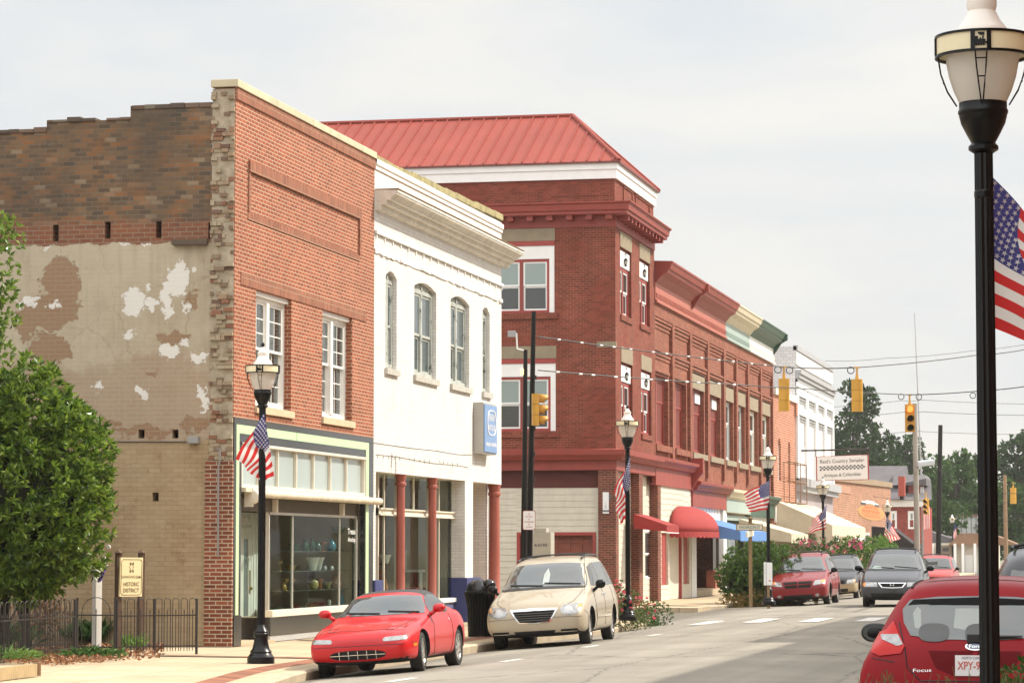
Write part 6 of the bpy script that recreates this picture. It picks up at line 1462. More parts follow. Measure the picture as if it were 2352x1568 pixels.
mb = MB(); mb.grid(lambda u, v: a.lerp(b, u) + (c - a) * v + WV * (.08 * math.sin(u * 9)), 26, 1); mb.m = [(i // 2) % 2 for i in range(26)]; mb.build('cloth', [FR, FW], t, fixn=False)
t2 = thing('flag_pole', 'pole holding the striped hanging flag, far down the street', 'flag pole', tuple(dep(*D_('k', 1352, 900), 150.2)))
MB().tube([dep(*D_('k', 1280, 560), 150.05), dep(*D_('k', 1352, 545), 150.05)], .04).build('arm', IRON, t2); MB().tube([dep(*D_('k', 1280, 560), 150.2), dep(*D_('k', 1285, 990), 150.2)], .06).build('pole', mat('grey_metal', (.30, .30, .29), .5), t2)
# ------------------------------------------------------------------ poles
PM = mat('dark_steel_pole', (.012, .011, .011), .5, var=.3, spec=.25)
def pole(label, top, bot, d, r0, r1, m_, name='utility_pole', z=-.05):
    a, b = dep(*top, d), dep(*bot, d); b2 = Vector((b.x, b.y, z)); t = thing(name, label, 'pole', tuple(b2)); MB().tube([b2, a], [r0, r1], 14).build('pole', m_, t, smooth=60); return t, a, b2
pl1, p1t, p1b = pole('taller of the two dark steel poles at the near street corner', (1226, 715), (1212, 1250), 64, .085, .05, PM)
pl2, p2t, p2b = pole('shorter dark steel pole with a white conduit arm at the near street corner', (1207, 803), (1202, 1250), 63.5, .082, .045, PM)
mb = MB(); P = [dep(*D_('i', x, y), 63.5) for x, y in ((325, 568), (258, 552), (250, 420))]; mb.tube(P, .02); mb.build('conduit_arm', SGW, pl2)
c = dep(*D_('i', 212, 428), 63.5); MB().obox(c, RV, (0, 0, 1), WV, .09, .07, .06).build('camera_box', GRYP, pl2, bevel=.01)
c = dep(*D_('i', 298, 735), 63.3); mb = MB(); mb.lathe([(.0, -.1), (.035, -.09), (.04, .02), (.02, .06), (0, .07)], tuple(c), 10); mb.build('small_lamp', mat('warm_bulb', (.8, .6, .3), .4, emit=((1, .7, .3), 1.2)), pl2)
for k in range(5): 
    z = lerp(3.2, 6.0, k / 5); MB().obox(p1b.lerp(p1t, (z + .1) / 7) + Vector((.08, -.05, 0)), (1, 0, 0), (0, 1, 0), (0, 0, 1), .025, .02, .05).build('clamp', IRON, pl1)
plc, _, _ = pole('weathered grey concrete pole with a street light arm, beside the red signal', D_('m', 1348, 745), D_('k', 1240, 900), 118, .13, .1, mat('grey_concrete_pole', (.36, .33, .28), .9, var=.2))
a = dep(*D_('m', 1362, 1290), 118); b = dep(*D_('m', 1400, 1245), 117.5); mb = MB(); mb.tube([a, b], .04); mb.build('lamp_arm', GRYP, plc)
c = dep(*D_('m', 1440, 1242), 117.5); MB().obox(c, RV + Vector((0, 0, .12)), (0, 0, 1), WV, .36, .12, .14).build('lamp_head', mat('pale_metal', (.62, .66, .68), .35, metal=.3), plc, bevel=.06)
mst, _, _ = pole('thin tall radio mast with a red lower half behind the concrete pole', D_('m', 1345, -10), D_('k', 1300, 560), 250, .12, .03, mat('mast_grey', (.40, .38, .38), .6), 'radio_mast')
pole('slim black pole between the grey hipped roof and the concrete pole', D_('m', 1562, 925), D_('k', 1408, 980), 170, .17, .13, PM)
pole('brown timber pole in front of the trees at the right of the street', D_('m', 2098, 1342), D_('k', 1978, 1010), 190, .16, .12, mat('brown_timber_pole', (.30, .19, .11), .9, var=.25))
# ------------------------------------------------------------------ traffic signals and span wires
YELL = mat('signal_yellow', (.62, .33, .045), .45, var=.12, vs=3); YDK = mat('signal_yellow_dark', (.50, .25, .03), .5, var=.1)
LENR = mat('red_lens_lit', (.8, .05, .02), .3, var=0, emit=((1, .10, .02), 5.0)); LEND = mat('dark_lens', (.02, .02, .02), .2, var=0); LENG = mat('dark_green_lens', (.01, .03, .02), .2, var=0)
def signal(label, c, fwd, w_=.28, h=.83, lit=None, visors=True, hang=.3, nm='traffic_signal'):
    # c = centre of the head, fwd = the way it faces
    t = thing(nm, label, 'traffic signal', tuple(c), 'yellow traffic signals over the crossing')
    f = Vector(fwd); f.z = 0; f.normalize(); r = Vector((f.y, -f.x, 0)); up_ = Vector((0, 0, 1))
    mb = MB()
    for k in range(3):
        cc = c + up_ * (h / 3) * (1 - k); pts = []
        for a in range(9): th = math.pi * a / 8; pts.append((-math.cos(th) * w_ / 2, -.05 - math.sin(th) * .09))
        mb.prism([cc + r * p[0] + f * p[1] - up_ * (h / 6 - .004) for p in pts] + [cc + r * (w_ / 2) + f * .03 - up_ * (h / 6 - .004), cc - r * (w_ / 2) + f * .03 - up_ * (h / 6 - .004)], up_ * (h / 3 - .008))
    mb.build('housing', YELL, t)
    for k in range(3):
        cc = c + up_ * (h / 3) * (1 - k) + f * .035
        mb = MB(); R_ = w_ * .36; pts = [cc + r * (R_ * math.cos(a * math.pi / 10)) + up_ * (R_ * math.sin(a * math.pi / 10)) for a in range(20)]; mb.prism(pts, f * .01)
        le = mb.build('lens', LENR if lit == k else (LENG if k == 2 else LEND), t)
        if visors:
            mb = MB(); n = 16
            def V(u, v): a = math.radians(-40 + 260 * u); return cc + r * (R_ * 1.06 * math.cos(a)) + up_ * (R_ * 1.06 * math.sin(a) - .02 * v) + f * (v * (.2 if .15 < u < .85 else .12))
            mb.grid(V, n, 2); o = mb.build('visor', YDK, le, smooth=60, fixn=False); o.modifiers.new('s', 'SOLIDIFY').thickness = .006
    if hang:
        mb = MB(); mb.tube([c + up_ * (h / 2 - .01), c + up_ * (h / 2 + hang * .45)], [.05, .03], 8); mb.tube([c + up_ * (h / 2 + hang * .45), c + up_ * (h / 2 + hang)], .018, 6)
        for z in (.5, .65, .8): mb.lathe([(.0, 0), (.035, .005), (.035, .025), (0, .03)], tuple(c + up_ * (h / 2 + hang * z)), 8)
        mb.obox(c + up_ * (h / 2 + hang), RV, up_, WV, .07, .02, .02); mb.build('hanger', YELL, t)
    return t
s1c = dep(*D_('m', 259, 677), 72); s2c = dep(*D_('m', 868, 680), 72); s3c = dep(*D_('m', 1307, 868), 84)
signal('yellow traffic signal seen from behind, left one of the pair on the upper span wire', s1c, (WV + RV * .12)); signal('yellow traffic signal seen from behind, right one of the pair on the upper span wire', s2c, (WV + RV * .2))
signal('yellow traffic signal facing the viewer with its red light lit', s3c, -WV, lit=0, hang=.28)
signal('yellow traffic signal seen from the side on the tall dark steel pole', dep(*px('s', 1470, 470), 63.7), (.98, .2, 0), hang=0, h=.72)
signal('distant yellow traffic signal beside the striped hanging flag', dep(*D_('k', 1312, 558), 148), (-.3, -1, 0), hang=.3)
signal('distant yellow traffic signal hanging in front of the trees at the right', dep(*D_('k', 2038, 468), 175), (.2, 1, 0), w_=.36, h=1.0, hang=.3)
def wire(name, label, pts, r=.012, sag=0, cat_='wire', n=10, grp='overhead wires'):
    P = []
    for a, b in zip(pts, pts[1:]):
        for k in range(n): t = k / n; P.append(a.lerp(b, t) - Vector((0, 0, sag * 4 * t * (1 - t))))
    P.append(pts[-1]); mb = MB(); mb.tube(P, r, 5); return tag(mb.build(name, mat('black_cable', (.03, .03, .03), .6, var=0), None), label, cat_, grp)
top = lambda c, h=.83, g=.3: c + Vector((0, 0, h / 2 + g))
a = p1b.lerp(p1t, .9) ; w1 = [dep(1236, 773, 64), top(s1c), top(s2c), dep(*D_('m', 1850, 345), 76), dep(*D_('m', 2300, 290), 78), dep(2520, 780, 82)]
wire('span_wire', 'upper span wire carrying the two yellow signals seen from behind', w1, .014, .03)
w2 = [dep(1236, 850, 64), dep(*D_('m', 0, 597), 69), dep(*D_('m', 255, 611), 71), top(s3c, .83, .28), dep(*D_('m', 1850, 645), 83), dep(*D_('m', 2300, 600), 82), dep(2520, 875, 80)]
wire('span_wire', 'lower span wire carrying the signal with the lit red light', w2, .014, .02)
for l, pp, d, r in (('faint thin wire high over the street right of the white block', ((600, 390), (1100, 370), (1845, 305), (2400, 230)), 110, .008), ('thin wire crossing the tall dark tree above the others', ((600, 778), (1230, 722), (1400, 716), (2400, 752)), 160, .012), ('thin wire crossing the middle of the tall dark tree', ((600, 868), (1280, 815), (1410, 814), (2400, 845)), 162, .014), ('thin wire crossing the lower part of the tall dark tree', ((600, 1028), (1345, 976), (2400, 1005)), 164, .012), ('thin wire low over the far roofs and trees', ((900, 1180), (1345, 1130), (1800, 1480), (2400, 1490)), 130, .01), ('lowest thin wire across the far trees and brown roof', ((1000, 1520), (1500, 1560), (2000, 1560), (2400, 1575)), 180, .014)):
    wire('wire', l, [dep(*D_('m', x, y), d) for x, y in pp], r, .05)
# short white insulators along the span wires, cable coils at the signals
for nm, W_, rng in (('left', w1, 0), ('low', w2, 0)):
    mb = MB()
for i, (x, y, d, l) in enumerate(((208, 465, 72, 'cable coil left of the left signal'), (305, 470, 72, 'cable coil right of the left signal'), (815, 470, 72, 'cable coil beside the right signal seen from behind'), (1235, 690, 84, 'cable coil left of the red lit signal'), (1382, 692, 84, 'cable coil right of the red lit signal'), (1832, 680, 83, 'cable coil on the lower wire by the near lamp post'))):
    c = dep(*D_('m', x, y), d); mb = MB(); mb.tube([c + RV * (.085 * math.cos(k * math.pi / 8)) + Vector((0, 0, .085 * math.sin(k * math.pi / 8))) for k in range(17)], .013, 5); tag(mb.build('cable_coil', mat('black_cable', (.03, .03, .03), .6, var=0)), l + ' on the span wire' if 'wire' not in l else l, 'coil', 'cable coils on the span wires')
WB = mat('white_clip', (.75, .75, .72), .5, var=0)
def clips(par, a, b, n, t0=.05, t1=.95):
    for k in range(n):
        t = lerp(t0, t1, (k + rnd.uniform(-.2, .2) + .5) / n); p = a.lerp(b, t) - Vector((0, 0, .03 * 4 * t * (1 - t))); u = (b - a).normalized(); MB().tube([p - u * .05, p + u * .05], .022, 6).build('wire_clip', WB, par)
wo1 = [o for o in COL.objects if o.name.startswith('span_wire')]
clips(wo1[0], w1[0], w1[1], 13); clips(wo1[1], w2[0], w2[1], 11)
# ------------------------------------------------------------------ signs
def sign_plate(name, label, cat_, c, w_, h, edge, face, d=.02, u=RV, r=.03, group=None):
    t = thing(name, label, cat_, tuple(c)); u = Vector(u).normalized(); v = Vector((0, 0, 1)); f = u.cross(v)
    def rr(s, o_): 
        P = []
        for sx_, sy_ in ((1, 1), (-1, 1), (-1, -1), (1, -1)):
            for k in range(4): a = math.pi / 2 * (k / 3) + {(1, 1): 0, (-1, 1): math.pi / 2, (-1, -1): math.pi, (1, -1): 1.5 * math.pi}[(sx_, sy_)]; P.append(c + u * (sx_ * (w_ / 2 * 1 - s - r) + r * math.cos(a)) + v * (sy_ * (h / 2 - s - r) + r * math.sin(a)) + f * o_)
        return P
    MB().prism(rr(0, 0), -f * d).build('board', edge, t); MB().prism(rr(.012, .002), -f * .001).build('face', face, t)
    return t, (lambda x, y: c + u * (x * w_) + v * (y * h) + f * .0035), u, v
RED_L = mat('red_letters', (.45, .12, .10), .7, var=0)
c = dep(*px('t', 556, 508), 63.2)
t, at_, u, v = sign_plate('no_bicycles_sign', 'white rectangular sign with red lettering fixed to the dark steel pole', 'sign', c, .285, .435, RTRIM, SGW)
t2_ = ['NO', 'BICYCLES', 'NO', 'SKATEBOARDS', 'OR', 'SCOOTERS']
for k, s_ in enumerate(t2_): w_ = (.16, .52, .16, .72, .14, .52)[k]; text('lettering', s_, at_(-w_ / 2, .33 - k * .135 - .04), u, v, w_ * .285, .03, RED_L, t, bold=.01)
cb = onY(*px('t', 770, 800), dep(1243, 1250, 67).y); cab = thing('signal_cabinet', 'beige metal utility cabinet with black numbers behind the tan minivan', 'cabinet', (cb.x, cb.y, 0))
z1 = dep(*px('t', 700, 708), 67).z; x0, x1 = dep(*px('t', 470, 0), 67).x, dep(*px('t', 910, 0), 67).x; yb = cb.y
BEI = mat('beige_metal', (.43, .40, .33), .45, var=.08)
MB().box(x0, x1, yb, yb + .45, 0, z1).build('body', BEI, cab, bevel=.012); MB().box(lerp(x0, x1, .3), x1 - .12, yb + .05, yb + .4, z1 + .002, z1 + .1).build('top_cap', BEI, cab, bevel=.01)
a, b = dep(*px('t', 640, 948), 67), dep(*px('t', 858, 895), 67); text('lettering', '4-0193', (a.x, yb - .004, a.z), (1, 0, 0), (0, 0, 1), b.x - a.x, b.z - a.z, mat('ink', (.06, .06, .06), .7), cab, bold=.01)
# street name post
WOOD = mat('brown_post_wood', (.27, .18, .085), .85, var=.25, vs=4, streak=.3); dA = 91.5
bs = dep(*D_('e', 1026, 1392), dA); sp = thing('street_name_post', 'wooden street name post with a pale nameplate in front of the bushy planter', 'sign post', (bs.x, bs.y, -.05)); tp = dep(*D_('e', 1024, 660), dA)
mb = MB(); mb.obox((bs + tp) / 2, RV, WV, (0, 0, 1), .055, .05, (tp - bs).length / 2); mb.lathe([(.07, 0), (.06, .04), (.0, .08)], (tp.x, tp.y, tp.z), 8); mb.build('post', WOOD, sp, bevel=.005)
a, b = dep(*D_('e', 905, 757), dA - .1), dep(*D_('e', 1128, 703), dA - .1); W_, H_ = (b - a).dot(RV), b.z - a.z
mb = MB(); mb.obox(a + RV * W_ / 2 + Vector((0, 0, H_ / 2)), RV, (0, 0, 1), WV, W_ / 2, H_ / 2, .03); pb_ = mb.build('nameplate', WOOD, sp)
mb = MB(); mb.obox(a + RV * W_ / 2 + Vector((0, 0, H_ / 2)) - WV * .035, RV, (0, 0, 1), WV, W_ / 2 - .03, H_ / 2 - .03, .004); mb.build('nameplate_face', mat('sign_pale', (.66, .62, .50), .6), pb_)
text('lettering', 'ANDERSON ST', a + RV * (W_ * .1) + Vector((0, 0, H_ * .3)) - WV * .042, RV, (0, 0, 1), W_ * .8, H_ * .42, mat('green_ink', (.05, .14, .09), .7, var=0), pb_, bold=.01)
c = dep(*D_('e', 1020, 785), dA - .08); MB().obox(c, (WV + RV * .35), (0, 0, 1), RV, .42, .09, .03).build('cross_nameplate', mat('sign_pale', (.66, .62, .50), .6), sp)
c = dep(*D_('e', 1182, 1118), 88.5); t, at_, u, v = sign_plate('parking_sign', 'narrow white sign on a short timber stake beside the planter lamp', 'sign', c, .2, .72, GRYP, SGW, u=RV, r=.02)
MB().obox(c + RV * -.12 + WV * .05, RV, (0, 0, 1), WV, .05, .36, .01).build('side_plate', SGW, t); bz = dep(*D_('e', 1176, 1375), 88.5); MB().obox(Vector((bz.x, bz.y, c.z / 2 - .25)) + WV * .06, RV, WV, (0, 0, 1), .04, .03, c.z / 2 + .15).build('stake', WOOD, t)
MB().obox(at_(.05, -.3), u, v, u.cross(v), .03, .02, .002).build('red_mark', RED_L, t)
# historic district sign
dH = 48.2; sgn = dep(*px('u', 1385, 455), dH); C4 = None; hs = thing('historic_sign', 'cream sign reading historic district on two brown timber posts before the iron fence', 'sign', (sgn.x, sgn.y, .03))
BPW = mat('dark_brown_post', (.125, .075, .048), .85, var=.3, vs=4)
for x, y0_, y1_, dd_ in ((1240, 165, 1215, -.12), (1482, 165, 1165, .32)):
    a, b = dep(*px('u', x, y1_), dH + dd_), dep(*px('u', x, y0_ + 35), dH + dd_); a.z = .0
    mb = MB(); mb.obox((a + b) / 2, RV + WV * .6, WV - RV * .6, (0, 0, 1), .047, .047, (b - a).length / 2); mb.loft([[b + Vector((.06 * s, .06 * q_, 0)) for s, q_ in ((-1, -1), (1, -1), (1, 1), (-1, 1))], [b + Vector((.002 * s, .002 * q_, .06)) for s, q_ in ((-1, -1), (1, -1), (1, 1), (-1, 1))]]); mb.build('post', BPW, hs)
C4 = [dep(*px('u', x, y), d_) for x, y, d_ in ((1255, 660, dH - .25), (1490, 658, dH + .2), (1520, 253, dH + .2), (1268, 250, dH - .25))]
C4[2] = C4[1] + C4[3] - C4[0]
mb = MB(); mb.prism(C4, (C4[1] - C4[0]).cross(C4[3] - C4[0]).normalized() * -.03); mb.build('board', mat('cream_sign', (.74, .62, .36), .5, var=.05), hs)
U_, V_ = C4[1] - C4[0], C4[3] - C4[0]; C4[2] = C4[1] + C4[3] - C4[0]; NB_ = U_.cross(V_).normalized(); at_ = lambda x, y, o_=.004: C4[0] + U_ * x + V_ * y + NB_ * o_
BRL = mat('brown_letters', (.10, .075, .03), .7, var=0)
mb = MB(); pt = [(.12, .045), (.88, .045), (.955, .09), (.955, .91), (.88, .955), (.12, .955), (.045, .91), (.045, .09)]
for i in range(8):
    a, b = at_(*pt[i]), at_(*pt[(i + 1) % 8]); mb.tube([a, b], .0035, 4)
mb.build('border_line', BRL, hs)
for s_, y, h_, x0 in (('DOWNTOWN SELMA', .47, .07, .06), ('HISTORIC', .27, .105, .15), ('DISTRICT', .11, .105, .15)): text('lettering', s_, at_(x0, y), U_, V_, U_.length * (1 - 2 * x0), V_.length * h_, BRL, hs, bold=.005)
mb = MB()
for sx_, sy_ in ((-1, -1), (1, -1), (1, 1), (-1, 1)): mb.face([at_(.5 + sx_ * .09, .75 + sy_ * .13, .004), at_(.5 + sx_ * .09, .75 + sy_ * .07, .004), at_(.5 + sx_ * .045, .75 + sy_ * .085, .004), at_(.5 + sx_ * .03, .75 + sy_ * .13, .004)])
for k in range(8): a0 = math.pi / 4 * k; mb.tube([at_(.5 + .1 * math.cos(a0), .75 + .11 * math.sin(a0), .004), at_(.5 + .06 * math.cos(a0 + .39), .75 + .075 * math.sin(a0 + .39), .004), at_(.5 + .1 * math.cos(a0 + .78), .75 + .11 * math.sin(a0 + .78), .004)], .003, 4)
mb.build('emblem', BRL, hs, fixn=False)
# white garden post with ribbons
wp0, wp1 = dep(*px('u', 1013, 1178), 48.8), dep(*px('u', 1030, 330), 48.8); wp = thing('white_garden_post', 'white square post with purple ribbon, half hidden by the evergreen shrub', 'post', (wp0.x, wp0.y, 0))
mb = MB(); mb.obox(Vector((wp0.x, wp0.y, wp1.z / 2)), RV + WV * .8, WV - RV * .8, (0, 0, 1), .062, .062, wp1.z / 2); mb.build('post', WHITE, wp, bevel=.006)
PURP = mat('purple_ribbon', (.09, .045, .22), .7, var=.3); mb = MB()
for k in range(26): c = dep(*px('u', lerp(1100, 1040, k / 26) + rnd.uniform(-12, 12), lerp(345, 510, k / 26)), 48.55); a = Vector((rnd.uniform(-1, 1), rnd.uniform(-1, 1), rnd.uniform(-1, 1))).normalized(); b = a.orthogonal(); mb.face([c + a * .04, c + b * .03, c - a * .04, c - b * .03])
mb.build('ribbon', PURP, wp, fixn=False)
for x, y, w_, h in ((1090, 280, .1, .06), (1140, 140, .075, .035)): c = dep(*px('u', x, y), 48.6); mb = MB(); mb.lathe([(0, -.02), (h, -.018), (h * 1.1, 0), (h, .018), (0, .02)], tuple(c), 14, 'y'); mb.build('scroll_board', WHITE, wp, smooth=40)
# ------------------------------------------------------------------ iron fence
def fpt(k, x, y): q = onZ(*px(k, x, y), .04); return q
F1 = [fpt('u', 250, 1315), fpt('u', 782, 1260)]; F1 = [F1[0] + (F1[0] - F1[1]) * 2.2] + F1
F2 = [fpt('u', 805, 1252), fpt('u', 1205, 1255)]; yl = min(B1Y0 - .3, F2[1].y + 1.0)
F3 = [F2[1] + Vector((.02, .02, 0)), Vector((onY(*px('u', 1620, 1190), lerp(F2[1].y, yl, .5)).x, lerp(F2[1].y, yl, .5), .04)), Vector((onY(*px('y', 1228, 1310), yl).x, yl, .04))]
def fence(label, pts, gap=.105, h=.9, nm='iron_fence', hoop=1):
    t = thing(nm, label, 'fence', tuple(pts[0]))
    for p in pts:
        mb = MB(); mb.box(p.x - .018, p.x + .018, p.y - .018, p.y + .018, .0, h + .03); mb.build('post', IRON, t)
    for a, b in zip(pts, pts[1:]):
        L = (b - a).length; u = (b - a) / L; n = max(2, int(L / gap)); n -= n % 2; mb = MB(); Z = Vector((0, 0, 1))
        for z in (.1, h * .68): mb.obox((a + b) / 2 + Z * z, u, Z, u.cross(Z), L / 2, .011, .011)
        for k in range(0, n, 2):
            x0, x1 = (k + .25) / n * L, (k + 1.75) / n * L; r = (x1 - x0) / 2; P = [a + u * x0 + Z * .02, a + u * x0 + Z * (h - r)]
            for j in range(1, 7): th = math.pi * j / 7; P.append(a + u * ((x0 + x1) / 2 - r * math.cos(th)) + Z * (h - r + r * math.sin(th)))
            P += [a + u * x1 + Z * (h - r), a + u * x1 + Z * .02]; mb.tube(P, .0075, 5)
            mb.tube([a + u * (x0 + r) + Z * .02, a + u * (x0 + r) + Z * (h * .74)], .0075, 5); mb.tube([a + u * (x0 + r) + Z * (h * .74), a + u * (x0 + r) + Z * (h * .8)], [.016, .002], 5)
        mb.build('hooped_panel', IRON, t)
    return t
fence('wrought iron fence with hooped tops along the planted yard, nearest stretch', F1)
fence('single hooped iron gate between the two stretches of yard fence', F2, gap=.2, h=.92, nm='iron_gate')
fence('wrought iron fence with hooped tops running back to the brick side wall', F3, gap=.075)
# timber edging
a, b = onZ(*px('u', -300, 1575), 0.0), onZ(*px('u', 362, 1492), 0.0); ed = thing('timber_edging', 'low ribbed timber edging of the yard bed with a round end post', 'edging', tuple(b))
u = (b - a).normalized(); mb = MB(); L = (b - a).length; n = int(L / .07)
for k in range(n): c = a + u * (L * (k + .5) / n); mb.obox(c + Vector((0, 0, .085)), u, (0, 0, 1), u.cross(Vector((0, 0, 1))), L / n * .46, .085, .04)
mb.build('stave_row', mat('pale_timber', (.40, .30, .16), .85, var=.25), ed); mb = MB(); mb.lathe([(.06, 0), (.06, .185), (.0, .19)], (b.x + u.x * .09, b.y + u.y * .09, 0), 12); mb.build('end_post', mat('brown_timber', (.2, .12, .06), .85, var=.3), ed)
# ------------------------------------------------------------------ litter bin
c = onZ(*px('b', 842, 1425), -.02); bn = thing('litter_bin', 'black slatted litter bin with a bulging black bag behind the red roadster', 'litter bin', tuple(c)); mb = MB()
for k in range(26):
    a = 2 * math.pi * k / 26; r0, r1 = .22, .285; d_ = Vector((math.cos(a), math.sin(a), 0)); P0, P1 = c + d_ * r0, c + d_ * (r0 + .025) + Vector((0, 0, .6)); P2 = c + d_ * (r1 + .02) + Vector((0, 0, .9)); mb.tube([P0, P1, P2], .022, 4)
mb.lathe([(.2, .02), (.215, .03), (.235, .6), (.25, .88), (.0, .88)], tuple(c), 24); mb.build('slatted_body', BLACK, bn)
MB().lathe([(.29, .88), (.32, .89), (.32, .915), (.29, .925), (.27, .915)], tuple(c), 28).build('rim', BLACK, bn, smooth=40)
BAG = mat('black_bag', (.012, .011, .012), .22, var=.3, bump=.3, bs=9)
def blob(c, rx, ry, rz_, s=0, n=20, m=12): 
    return lambda u, v: Vector(c) + Vector((rx * math.cos(2 * math.pi * u) * math.sin(math.pi * v), ry * math.sin(2 * math.pi * u) * math.sin(math.pi * v), rz_ * math.cos(math.pi * v))) * (1 + .07 * math.sin(9 * u * 2 * math.pi + s) * math.sin(math.pi * v) * math.sin(5 * v + s))
mb = MB(); mb.grid(blob(c + Vector((-.02, 0, .93)), .26, .26, .24), 24, 12); mb.grid(blob(c + Vector((.2, -.05, 1.06)), .14, .13, .11, 2), 18, 10); mb.build('bag', BAG, bn, smooth=0)
# ------------------------------------------------------------------ vehicles
def pchip(xs, ys_, x):
    n = len(xs); i = max(0, min(n - 2, next((k for k in range(n - 1) if xs[k] <= x <= xs[k + 1]), n - 2)))
    h = [xs[k + 1] - xs[k] for k in range(n - 1)]; d = [(ys_[k + 1] - ys_[k]) / h[k] for k in range(n - 1)]
    def m(k):
        if k == 0: return d[0]
        if k == n - 1: return d[-1]
        if d[k - 1] * d[k] <= 0: return 0
        w1_, w2_ = 2 * h[k] + h[k - 1], h[k] + 2 * h[k - 1]; return (w1_ + w2_) / (w1_ / d[k - 1] + w2_ / d[k])
    t = (x - xs[i]) / h[i]; a, b = m(i), m(i + 1)
    return ((2 * t ** 3 - 3 * t ** 2 + 1) * ys_[i] + (t ** 3 - 2 * t ** 2 + t) * h[i] * a + (-2 * t ** 3 + 3 * t ** 2) * ys_[i + 1] + (t ** 3 - t ** 2) * h[i] * b)
def realize(o):
    dg = bpy.context.evaluated_depsgraph_get(); dg.update(); me = bpy.data.meshes.new_from_object(o.evaluated_get(dg)); o.modifiers.clear(); old = o.data; o.data = me; bpy.data.meshes.remove(old); return o
def paint(name, c, flake=0.0, rough=.35):
    return mat(name, c, .45, metal=flake, var=.06, vs=1.5, coat=.55, spec=.25)
TYRE = mat('tyre_rubber', (.022, .021, .02), .8, var=.2, vs=8); CHROME = mat('chrome', (.75, .75, .74), .12, metal=1, var=0); RIMM = mat('alloy', (.62, .61, .58), .28, metal=.85, var=.05); WELL = mat('black_underbody', (.008, .008, .008), .9, var=0); PLAST = mat('black_plastic', (.018, .018, .019), .5, var=.1); LAMPG = mat('headlight_glass', (.40, .40, .39), .22, var=.45, vs=16, coat=.4, metal=.5); AMBER = mat('amber_lens', (.75, .26, .03), .15, var=.1, coat=1)
CARGLASS = glassmat('windscreen_glass', clear=0, base=(.060, .068, .068), ior=2.1, rough=.04)
SIDEGLASS = glassmat('car_side_glass', clear=0, base=(.035, .04, .04), ior=2.0, rough=.04)
def wheel(par, x, y, r, w_, steer=0, spokes=6, sg=1, gold=None):
    wt_ = bpy.data.objects.new('w', None)
    mb = MB(); P = [(r * .66, -w_ / 2), (r * .93, -w_ / 2), (r * .985, -w_ * .4), (r, -w_ * .25), (r, w_ * .25), (r * .985, w_ * .4), (r * .93, w_ / 2), (r * .66, w_ / 2), (r * .64, 0), (r * .66, -w_ / 2)]
    mb.lathe(P, (0, 0, 0), 32, 'x', cap=False); t = mb.build('wheel', TYRE, par, smooth=40, local=True)
    t.location = (x, y, r); t.rotation_euler = (0, 0, steer)
    bpy.data.objects.remove(wt_)
    mb = MB(); o_ = w_ / 2 * sg
    mb.lathe([(r * .66, o_ * 1.02), (r * .70, o_ * 1.0), (r * .66, o_ * .9), (r * .6, o_ * .55), (0, o_ * .5)], (0, 0, 0), 28, 'x', cap=False)
    mb.lathe([(0, o_ * .98), (r * .13, o_ * .97), (r * .15, o_ * .5)], (0, 0, 0), 16, 'x', cap=False)
    for k in range(spokes):
        a = 2 * math.pi * k / spokes; u = Vector((0, math.cos(a), math.sin(a))); v = Vector((0, -math.sin(a), math.cos(a)))
        mb.obox(u * r * .38 + Vector((o_ * .82, 0, 0)), u, v, (1, 0, 0), r * .29, r * (.075 if spokes > 6 else .1), w_ * .05)
    mb.build('rim', gold or RIMM, t, smooth=40, local=True); MB().lathe([(r * .6, o_ * .5), (r * .6, o_ * .45), (0, o_ * .45)], n=20, axis='x', cap=False).build('brake_disc', WELL, t, local=True)
    return t
